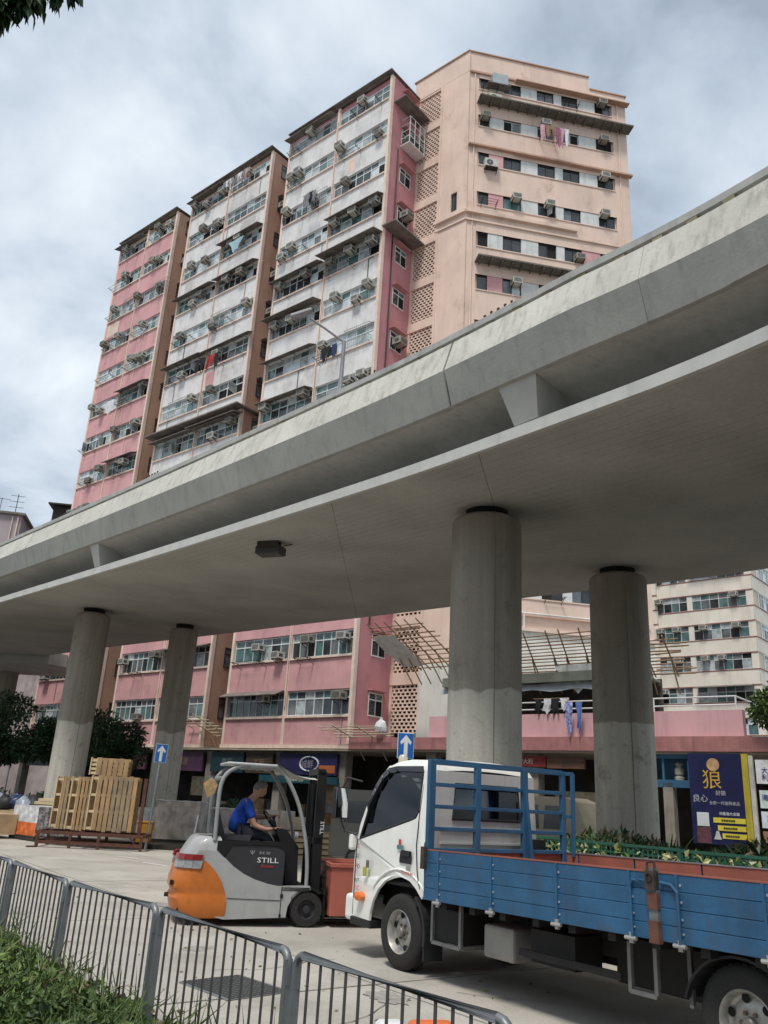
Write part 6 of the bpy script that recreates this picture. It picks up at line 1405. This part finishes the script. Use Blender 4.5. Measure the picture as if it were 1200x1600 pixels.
# roadside tree whose hanging twig enters at the top left corner
t = thing('tree', 'dark leafy twigs hanging into the top left corner from an overhead tree', 'tree', (-5.0, 1.2, 0))
q = MB(); q.tube([(0,0,0),(.1,.1,2.5),(.3,.4,5),(.6,.7,7.5)], [.2,.17,.13,.08], 10); q.build('trunk', bark, t, smooth=50)
q = MB(); q.tube([(.3,.4,5.0),(1.2,1.4,6.2),(2.1,2.1,6.75),(2.45,2.35,6.5),(2.55,2.42,6.15)], [.07,.045,.025,.012,.006], 6); q.tube([(2.1,2.1,6.75),(2.6,2.5,6.65),(2.75,2.55,6.4)], [.02,.01,.005], 5); q.build('branch', bark, t, smooth=50)
def cg(rs, n_):
    c = np.array([(2.55,2.38,6.38),(2.68,2.42,6.18),(2.84,2.5,6.38),(2.3,2.2,6.78),(2.76,2.4,6.62),(2.5,2.3,6.58),(2.58,2.4,6.05)]); i = rs.randint(0,len(c),n_); s = np.array([.17,.13,.12,.3,.28,.2,.06])[i]
    d = rs.normal(size=(n_,3)); d /= np.linalg.norm(d,axis=1)[:,None]; return c[i]+d*s[:,None]*rs.uniform(.2,1,(n_,1)), d*.5+np.array([0,0,-1.0])
leaf_mass('crown', None, None, cg, 750, .045, .13, [g3, leafm('leaf_deep',(.022,.05,.018))], 19, t, droop=.2)
def cg2(rs, n_):
    d = rs.normal(size=(n_,3)); d /= np.linalg.norm(d,axis=1)[:,None]; return np.array([.7,.3,8.6])+d*np.array([1.9,1.4,1.3])*rs.uniform(.4,1,(n_,1)), d
leaf_mass('upper_crown', None, None, cg2, 3500, .06, .15, [g3, g1], 20, t)

# ------------------------------------------------------------------ planter along the pillars with green mesh
pl0, pl1 = Vector((.75,15.97,0)), Vector((6.6,9.2,0)); pd_ = (pl1-pl0).normalized(); pn = Vector((pd_.y,-pd_.x,0)); pn = pn if pn.y < 0 else -pn
PA = math.atan2(pd_.y, pd_.x); PLn = (pl1-pl0).length
pt_ = thing('planter', 'raised planting island with a dark green mesh fence behind the truck bed', 'planter', pl0, PA)
q = MB(); q.box(0,PLn,.05,7.5,0,.95); q.build('soil', soil, pt_)
q = MB(); q.box(-.1,PLn,-.06,.05,0,.75); q.box(-.1,.05,.05,7.5,0,.75); q.build('kerb_wall', mat('planter_wall',(.36,.34,.30),.85,var=.25,vs=1.5,streak=.3), pt_)
gm = mat('mesh_green', (.025,.11,.07), .55, var=.2, vs=4)
npan = 5; pw_ = PLn/npan
def mesh_panel(w, h):
    q = MB(); nx, nz = int(w/.075), int(h/.075); t = .022
    for i in range(nx+1): x = i*w/nx; q.box(x-t/2,x+t/2,-.006,.006,0,h)
    for k in range(nz+1): z = k*h/nz; q.box(0,w,-.007,.007,z-t/2,z+t/2)
    return q.mesh('mesh_panel', gm)
mp_ = mesh_panel(pw_-.06, .52)
for k in range(npan):
    za_ = .84-.012*k
    link('mesh_panel', mp_, pt_, (k*pw_+.03,-.02,za_)); q = MB(); q.box(k*pw_-.025,k*pw_+.025,-.04,.01,.7,za_+.55); q.build('post', gm, pt_)
    q = MB(); q.box(k*pw_,(k+1)*pw_,-.035,.0,za_+.52,za_+.555); q.build('top_rail', gm, pt_)
def hg(rs, n_):
    x = rs.uniform(0,PLn,n_); y = rs.uniform(.02,.35,n_); z = .78+rs.uniform(0,.52,n_); P = np.stack([x,y,z],1); D = rs.normal(size=(n_,3))+np.array([0,-.8,.2]); return P, D
leaf_mass('hedge', None, None, hg, 9000, .05, .10, [g3, dm[1], g3, leafm('leaf_green2',(.03,.10,.05))], 23, pt_)
var_ = leafm('leaf_variegated',(.50,.52,.22)); var2 = leafm('leaf_cream',(.62,.60,.38))
def hg2(rs, n_):
    x = rs.uniform(.5,PLn,n_); z = .84+rs.uniform(0,.45,n_)**1.0; P = np.stack([x,rs.uniform(-.10,.0,n_),z],1); D = rs.normal(size=(n_,3))*np.array([1,.25,1])+np.array([0,-.3,.3]); return P, D
leaf_mass('pale_leaves', None, None, hg2, 1000, .06, .10, [var_, var2, g2], 24, pt_)
def to_w(x, y, z=0): p = pl0+pd_*x+(-pn)*y; return (p.x, p.y, z)
pr_ = random.Random(12)
def spiky(name, label, x, y, z, n, ln, w, mats_, seed, spread=1.0, group=None, cat='plant'):
    rs = random.Random(seed); t = thing(name, label, cat, to_w(x, y, z), 0, group); q = MB()
    for k in range(n):
        a = rs.uniform(0,6.28); e_ = rs.uniform(.25,1.2); L_ = ln*rs.uniform(.65,1.1); pts_ = []
        for j in range(5):
            u = j/4; r0 = L_*(u*math.cos(e_)*spread+.12*u*u); pts_.append(Vector((math.cos(a)*r0, math.sin(a)*r0, L_*(u*math.sin(e_)-.32*u*u*math.cos(e_)))))
        sd2 = Vector((-math.sin(a), math.cos(a), 0)); ws = [w*.7,w,w*.85,w*.5,0.002]; mi = rs.randrange(len(mats_))
        for j in range(4): q.quad(pts_[j]-sd2*ws[j]/2, pts_[j]+sd2*ws[j]/2, pts_[j+1]+sd2*ws[j+1]/2, pts_[j+1]-sd2*ws[j+1]/2, m=mi)
    q.build('leaves', mats_, t, fix=False); qq = MB(); qq.tube([(0,0,-.1),(0,0,.12)], .04, 6); qq.build('stem', bark, t); return t
agm = [leafm('agave_dark',(.03,.06,.03)), leafm('agave_grey',(.08,.10,.07))]
spiky('agave', 'big dark spiky agave in front of the rightmost pillar', 2.75, 1.1, .95, 34, .85, .075, agm, 31)
spiky('agave', 'smaller spiky plant left of the rightmost pillar, by the rack', .9, 1.6, .95, 24, .65, .05, agm, 32)
spiky('agave', 'arching dark strap-leaved plant right of the rightmost pillar', 4.6, 1.0, .95, 30, .8, .05, [g3, g1], 33)
spiky('bromeliad', 'tall upright strap-leaved plant under the blue poster', 5.9, .9, .9, 22, .8, .06, [g3, g1], 34, .6)
spiky('bromeliad', 'tall leafy plant at the far right in front of the yellow board', 6.9, .9, .9, 26, .8, .06, [g3, g1, g2], 35, .6)
for k, x_ in enumerate((3.6,4.5,5.1,5.6,6.3,6.8)):
    spiky('variegated_plant', ['low cream-leaved plant just behind the green mesh, leftmost of its row','cream-leaved plant behind the mesh, second from the left','yellow-green plant behind the mesh between two strap plants','pale plant behind the mesh below the poster bottle','pale leafy plant under the yellow bands of the poster','cream-leaved plant nearest the right edge of the picture'][k], x_, .45+.1*(k % 2), 1.08, 20, .30, .06, [var_, var2, g2], 40+k, 1.0, 'variegated plants behind the green mesh')
def us(rs, n_):
    x = rs.uniform(1.5,PLn,n_); y = rs.uniform(.4,6.5,n_); P = np.stack([x,y,.95+rs.uniform(0,.28,n_)*(1+.6*np.sin(x*2.1+y))],1); D = rs.normal(size=(n_,3))+np.array([0,0,.5]); return P, D
leaf_mass('undergrowth', None, None, us, 9000, .07, .17, [g3,dm[1],g1,dead], 26, pt_)
# left planter round the two far pillars
t = thing('planter', 'low planting strip round the two left-hand pillars', 'planter', (-20.5,33.4,0), R(8))
q = MB(); q.box(0,15.5,0,7,0,.75); q.build('soil', soil, t); q = MB(); q.box(-.1,15.6,-.15,0,0,.9); q.build('kerb_wall', MATS['planter_wall'], t)
def us2(rs, n_):
    x = rs.uniform(0,15.5,n_); y = rs.uniform(-.1,4,n_); P = np.stack([x,y,.7+rs.uniform(0,.5,n_)*(1+.5*np.sin(x*1.7))],1); D = rs.normal(size=(n_,3))+np.array([0,0,.6]); return P, D
leaf_mass('shrubs', None, None, us2, 9000, .09, .22, [g3,g1,dm[1],dm[3]], 27, t)

# ------------------------------------------------------------------ goods on the roadside at the left
PALM = {}
def pallet_stack(name, label, loc, rot, nlayers, w, h, dpt, seed, group='timber pallets stacked on edge'):
    """pallets standing on edge: board faces with open bearer ends at the left"""
    rs = random.Random(seed); t = thing(name, label, 'pallets', loc, rot, group); nb = max(4, int(w/.145)); bw = w/nb
    x_ = 0
    for k in range(nb):
        key = (round(bw,3), round(h,2))
        if key not in PALM: q = MB(); q.box(.004,bw-.024,0,.022,0,h); PALM[key] = [q.mesh('board', w_) for w_ in (wood, wood2, wood3)]
        o = link('board', PALM[key][rs.randrange(3)], t, (x_,rs.uniform(-.012,.006),rs.uniform(-.035,.02)), (0,rs.uniform(-.008,.008),0)); x_ += bw
    for j in range(4):
        z_ = .02+(h-.14)*j/3; q = MB(); q.box(-.17,w-.02,.03,.13,z_,z_+.07); q.build('bearer', wood_pale, t)
    for yb in (.14,): 
        q = MB(); q.box(-.02,w,yb,yb+.022,0,h); q.build('back_boards', wood, t)
    q = MB(); q.box(-.2,-.17,.0,.17,0,h); q.box(-.02,.0,.0,.14,0,h); q.build('end_board', wood_pale, t)
    for j in range(nlayers-1):
        y_ = .2+.17*j; q = MB(); q.box(-.2,w,y_,y_+.14,.02,h-.02); q.build('further_layer', wood, t)
    return t
pallet_stack('pallet_stack', 'largest pale timber pallet stack with wide grooved front', (-7.98,25.75,.50), R(6), 4, 1.16, 1.52, .6, 1)
pallet_stack('pallet_stack', 'middle of the three narrow stacks, open slotted ends to the left', (-8.62,25.95,.48), R(6), 4, .42, 1.48, .6, 2)
pallet_stack('pallet_stack', 'leftmost narrow pallet stack on the steel cage', (-9.15,26.15,.50), R(6), 4, .44, 1.44, .6, 3)
pallet_stack('pallet_stack', 'short pallet stack standing on top of the others', (-8.18,26.0,2.03), R(6), 3, .95, .50, .6, 4)
cg_ = thing('steel_stillage', 'rusty steel stillage frame holding the pallet stacks off the ground', 'steel frame', (-9.4,25.4,0), R(6))
rs_m = mat('stillage_rust', (.12,.055,.04), .8, .2, var=.3, vs=6)
for a,b_ in (((0,0,.40),(3.0,0,.40)),((0,1.2,.40),(3.0,1.2,.40)),((0,0,.40),(0,1.2,.40)),((3.0,0,.40),(3.0,1.2,.40)),((1.2,0,.40),(1.2,1.2,.40)),((0,0,.14),(3.0,0,.14)),((0,1.2,.14),(3.0,1.2,.14))):
    q = MB(); q.bar(a,b_,.09); q.build('beam', rs_m, cg_)
for x_ in (.05,.95,1.75,2.95):
    for y_ in (0,1.2): q = MB(); q.bar((x_,y_,0),(x_,y_,.4),.08); q.build('leg', rs_m, cg_)
q = MB(); q.bar((2.9,0,.05),(2.6,0,.38),.03); q.bar((.1,-.1,.02),(-.12,-.35,.02),.04); q.build('brace', rs_m, cg_)
q = MB(); q.box(2.78,2.88,.1,.2,.4,2.0); q.build('upright', rs_m, cg_)
for x_, z_ in ((-10.5,.03),(-6.9,.03)): pass
q = MB(); q.box(0,3.6,0,1.3,.02,.14); o = tag(q.build('steel_plate', mat('plate_dark',(.05,.045,.04),.7,.2,var=.4,vs=3), None, (-8.3,26.9,0), R(4)), 'flat dark steel sheets lying on the road behind the stillage', 'steel plate')
# wrapped crates
wrapw = mat('wrap_white', (.60,.60,.60), .3, var=.3, vs=7, spec=.6, bump=.6, bs=9); wrapo = mat('wrap_orange', (.62,.16,.05), .4, var=.3, vs=7, bump=.6, bs=9)
prn = bpy.data.materials.new('printed_film'); prn.use_nodes = True; n = prn.node_tree.nodes; l = prn.node_tree.links; b = n['Principled BSDF']; b.inputs['Roughness'].default_value = .45
tcn = n.new('ShaderNodeTexCoord'); vo = n.new('ShaderNodeTexVoronoi'); vo.inputs['Scale'].default_value = 9; l.new(tcn.outputs['Object'], vo.inputs['Vector']); vo.inputs['Randomness'].default_value = .25
cr_ = n.new('ShaderNodeValToRGB'); cr_.color_ramp.elements[0].position = .25; cr_.color_ramp.elements[0].color = (.16,.15,.18,1); cr_.color_ramp.elements[1].position = .38; cr_.color_ramp.elements[1].color = (.42,.40,.40,1); l.new(vo.outputs['Distance'], cr_.inputs[0]); l.new(cr_.outputs[0], b.inputs['Base Color'])
def wrapped(name, label, loc, rot, w, d, h, mats_, split, seed, group=None):
    rs = random.Random(seed); t = thing(name, label, 'wrapped crate', loc, rot, group)
    q = MB(); nx, nz = 22, 9
    def side(fn, ms, nn=nx):
        base = len(q.v)
        for i in range(nn+1):
            for j in range(nz+1):
                u, v_ = i/nn, j/nz; p, nv = fn(u, v_*h); r0 = (math.sin(u*31+v_*7+seed)+math.sin(u*17-v_*13+1+seed)+math.sin(u*47+v_*3))*.016+rs.uniform(-.012,.012); q.v.append(tuple(Vector(p)+Vector(nv)*(r0 if 0 < j < nz else 0)))
        for i in range(nn):
            for j in range(nz): k = base+i*(nz+1)+j; q.f.append((k,k+nz+1,k+nz+2,k+1)); q.m.append(ms(j/nz))
    side(lambda u, z: ((w*u,0,z),(0,-1,0)), lambda v_: 1 if v_ < split else 0)
    side(lambda u, z: ((w,d*u,z),(1,0,0)), lambda v_: 2)
    side(lambda u, z: ((0,d*(1-u),z),(-1,0,0)), lambda v_: 0); side(lambda u, z: ((w*(1-u),d,z),(0,1,0)), lambda v_: 0)
    q.quad((0,0,h),(w,0,h),(w,d,h),(0,d,h), m=0); q.build('wrapping', mats_, t, smooth=50, fix=False)
    q = MB(); q.box(-.02,w+.02,-.02,.1,-.13,-.02); q.box(-.02,w+.02,d-.1,d+.02,-.13,-.02); q.box(-.03,w+.03,-.03,d+.03,-.03,-.005); q.build('pallet_base', dark_metal, t); return t
wrapped('wrapped_crate', 'crate wrapped in white film with an orange band, at the left', (-11.35,28.4,.15), R(-41), 1.55, 1.25, .86, [wrapw, wrapo, prn], .40, 1)
wb_ = mat('wrap_brown', (.55,.49,.43), .2, var=.45, vs=2.6, spec=.8, bump=1.0, bs=5, streak=.35, sscale=9)
wrapped('wrapped_crate', 'tall film-wrapped grey crate right of the arrow sign post', (-7.15,29.7,.16), R(3), 1.75, 1.4, 1.22, [wb_, wb_, wb_], .1, 2, None)
wb2 = mat('wrap_mauve', (.42,.37,.36), .25, var=.5, vs=2.2, spec=.8, bump=1.0, bs=5, streak=.4, sscale=7)
wrapped('wrapped_crate', 'second film-wrapped grey crate, seen through the forklift', (-5.25,29.1,.16), R(7), 1.6, 1.4, 1.08, [wb2, wb2, wb2], .1, 3, None)
for x_, y_, z_, w_, a_ in ((-7.15,29.7,1.38,1.75,3),(-5.25,29.1,1.24,1.6,7)):
    q = MB(); q.tube([(w_*i/14,.02+.015*math.sin(i*2.3),.01*math.sin(i*1.7)) for i in range(15)], .022, 5); tag(q.build('film_edge', wrapw, None, (x_,y_-.03,z_), R(a_)), 'white rolled film edge along the top of the %s' % ('taller wrapped crate' if a_ == 3 else 'lower wrapped crate behind the forklift'), 'film')
wrapped('wrapped_crate', 'low pale wrapped block behind the orange bin', (-7.95,30.6,.14), R(3), .95, .9, .95, [wrapw, wrapw, wrapw], .1, 4, None)
pk = thing('plank_pile', 'pile of pale new planks on top of the wrapped goods at the left', 'planks', (-11.2,29.4,.0), R(-4))
q = MB(); q.box(0,2.5,.1,1.1,.2,1.02); q.build('dark_crate', mat('crate_dark',(.12,.07,.05),.8,var=.3), pk)
for j in range(2):
    for k in range(4): q = MB(); q.box(.02+.12*j,2.45,.1+.25*k,.33+.25*k,1.03+.1*j,1.12+.1*j); q.build('plank', wood_pale, pk, bevel=.004)
o = tag(MB().build('x', wood) if False else (lambda qq: qq.build('plywood_stack', ply, None, (-13.6,28.6,0), R(-41)))((lambda m_: (m_.box(0,2.2,0,1.3,.12,.72), m_)[1])(MB())), 'stack of plywood sheets cut off by the left edge', 'plywood stack')
bl_ = thing('rubbish_pile', 'heap of dark and silvery bags behind the goods at the left edge', 'rubbish bags', (-12.9,31.0,.75))
for k in range(6):
    q = MB(); q.lathe([(.02,0),(.3,.05),(.38,.2),(.3,.38),(.12,.48),(0,.5)], 12); rr = random.Random(k); q.v = [(a*rr.uniform(.8,1.2), b_*rr.uniform(.8,1.2), c*rr.uniform(.8,1.1)) for a,b_,c in q.v]
    q.build('bag', [mat('bag_navy',(.03,.05,.12),.3,var=.5,vs=8,bump=.5,bs=12), mat('bag_silver',(.30,.33,.40),.3,var=.5,vs=8,bump=.5,bs=12), blackp][k % 3], bl_, (-.5+.33*k,.1*(k % 2),.05*(k % 2)), k, smooth=60)
q = MB(); q.box(-.8,1.6,-.3,.9,-.75,0); q.build('crate_under', ply, bl_)
bn = thing('litter_bin', 'small orange bin between the pallets and the sign post', 'bin', (-6.98,28.0,.08), R(5))
q = MB(); q.prism([(-.20,0),(.20,0),(.23,.62),(-.23,.62)], -.2, .2); q.build('body', mat('bin_orange',(.58,.27,.04),.5,var=.15,vs=5), bn, bevel=.02)
q = MB(); q.box(-.25,.25,-.22,.22,.62,.67); q.build('lid', MATS['bin_orange'], bn, bevel=.015); q = MB(); q.box(-.24,.24,-.22,.22,-.08,0); q.build('base', blackp, bn)
# boxes and timber behind the forklift
bx = mat('cardboard', (.45,.36,.27), .8, var=.2, vs=3, streak=.2); bx2 = mat('cardboard_grey', (.46,.42,.38), .8, var=.2, vs=3)
for k, (x_, y_, w_, h_, z_, m_, lb) in enumerate(((-3.15,27.0,.95,1.15,.15,bx2,'tall grey-brown carton seen through the front of the forklift cab'),(-4.05,26.6,.85,.75,.15,bx,'brown carton left of the tall one behind the forklift'),(-2.35,26.4,1.1,.35,.8,bx,'flat carton on the timber pallets just behind the mast'))):
    t = thing('carton', lb, 'carton', (x_,y_,z_), R(5)); q = MB(); q.box(0,w_,0,.8,0,h_); q.build('box', m_, t, bevel=.01); q = MB(); q.box(w_/2-.03,w_/2+.03,-.004,.804,h_*.0,h_+.003); q.build('tape', mat('tape_brown',(.36,.27,.18),.4), t)
pallet = thing('timber_pallets', 'two grey timber pallets piled behind the forklift mast', 'pallets', (-2.6,26.2,.0), R(5))
for j in range(5):
    for k in range(3): q = MB(); q.box(0,1.7,.0+.5*k,.12+.5*k,.16*j,.16*j+.10); q.build('bearer', ply, pallet)
    q = MB(); q.box(0,1.7,0,1.15,.16*j+.105,.16*j+.13); q.build('deck_board', wood, pallet)
# cone by the railing (only its top edge in view)
cn = thing('traffic_barrier', 'orange and white plastic barrier whose top just shows at the bottom edge', 'barrier', (.39,7.02,0), R(10))
q = MB(); q.box(-.24,-.01,-.09,.09,.02,.23); q.build('white_half', mat('barrier_white',(.72,.72,.72),.4,var=.1,vs=8), cn, bevel=.05, seg=3)
q = MB(); q.box(.01,.36,-.09,.09,.02,.23); q.build('orange_half', mat('barrier_orange',(.70,.17,.06),.4,var=.1,vs=8), cn, bevel=.05, seg=3)

# ------------------------------------------------------------------ parked vehicles behind
def van(name, label, loc, rot, body_m, Ln=4.6, Wd=1.7, H=2.0, hgt=.35):
    t = thing(name, label, 'van', loc, rot)
    pf = [(0,hgt),(0,1.0),(.04,1.25),(.35,H-.12),(.55,H),(Ln-.9,H),(Ln-.45,H-.15),(Ln-.12,1.15),(Ln,.95),(Ln,hgt)]
    q = MB(); q.prism(pf, 0, Wd); q.build('body', body_m, t, bevel=.06, smooth=40, seg=3)
    for y_ in (-.004, Wd-.006):
        for xa, xb in ((.45,1.5),(1.6,2.75),(2.9,3.75)): q = MB(); q.prism([(xa,1.18),(xb,1.18),(xb-.04,H-.28),(xa+.08,H-.28)], y_, y_+.01); q.build('side_window', pane_dark, t)
    q = MB(); q.box(-.0,.012,.2,Wd-.2,1.25,H-.3); q.xf(Matrix.Translation((.02,0,0)) @ Matrix.Rotation(R(16),4,'Y') @ Matrix.Translation((-.33,0,.05))); q.build('rear_window', pane_dark, t)
    for y_ in (.1, Wd-.3): q = MB(); q.box(-.015,.02,y_,y_+.2,.8,1.1); q.build('tail_lamp', lensr, t)
    for x_ in (.85, Ln-.85):
        for y_, s in ((.09,-1),(Wd-.09,1)): wheel(t, x_, y_, .31, .31, .18, s)
    q = MB(); q.box(-.06,.06,.1,Wd-.1,hgt,.6); q.box(Ln-.05,Ln+.06,.1,Wd-.1,hgt,.6); q.build('bumper', blackp, t, bevel=.03); return t
van('parked_van', 'dark olive-grey van parked behind the forklift mast and truck cab', (-.95,23.2,0), R(-38), mat('van_grey',(.10,.095,.08),.4,var=.12,coat=.3), H=2.0)
van('parked_van', 'beige van parked behind the planter, left of the rightmost pillar', (3.7,31.2,0), R(-40), mat('van_beige',(.30,.27,.20),.45,var=.15,coat=.2), H=2.2)
# overhead guard of realism: small litter and stains on the road
st = mat('oil_stain', (.14,.13,.12), .6, var=.4, vs=5)
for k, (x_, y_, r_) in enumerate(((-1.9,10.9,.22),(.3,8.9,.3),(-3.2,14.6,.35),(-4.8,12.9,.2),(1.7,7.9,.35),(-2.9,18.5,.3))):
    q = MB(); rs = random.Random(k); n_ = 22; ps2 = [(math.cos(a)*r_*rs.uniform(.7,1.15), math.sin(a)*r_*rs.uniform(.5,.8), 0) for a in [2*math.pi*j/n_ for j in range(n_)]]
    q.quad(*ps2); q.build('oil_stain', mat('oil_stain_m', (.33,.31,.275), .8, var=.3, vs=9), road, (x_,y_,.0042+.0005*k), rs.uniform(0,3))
bpy.context.view_layer.update()

crk = mat('crack_dark', (.10,.09,.075), .95)
for k, (x_, y_, a0, L0) in enumerate(((-3.4,16.4,2.5,3.2),(-1.5,9.7,.6,1.7),(-4.9,13.8,.2,2.4),(1.0,9.3,-.5,1.6),(-2.8,20.5,.1,3.5),(-.2,7.7,1.2,1.3))):
    rs = random.Random(50+k); p = Vector((x_,y_,.0052)); a = a0; q = MB()
    for j in range(int(L0/.14)):
        a += rs.uniform(-.5,.5)*.6+(a0-a)*.25; n2_ = p+Vector((math.cos(a),math.sin(a),0))*.14; sd3 = Vector((-math.sin(a),math.cos(a),0))*rs.uniform(.0022,.006)
        q.quad(p-sd3, n2_-sd3, n2_+sd3, p+sd3); p = n2_
    q.build('crack', crk, road, fix=False)
def lg(rs, n_):
    P = np.stack([rs.uniform(-6,2,n_), rs.uniform(6.5,16,n_), np.full(n_,.012)],1); D = rs.normal(size=(n_,3))*np.array([1,1,.05]); return P, D
leaf_mass('road_litter', 'scattered small dry leaves and grit on the concrete road', 'litter', lg, 170, .025, .05, [dead, g4], 61, droop=.1)
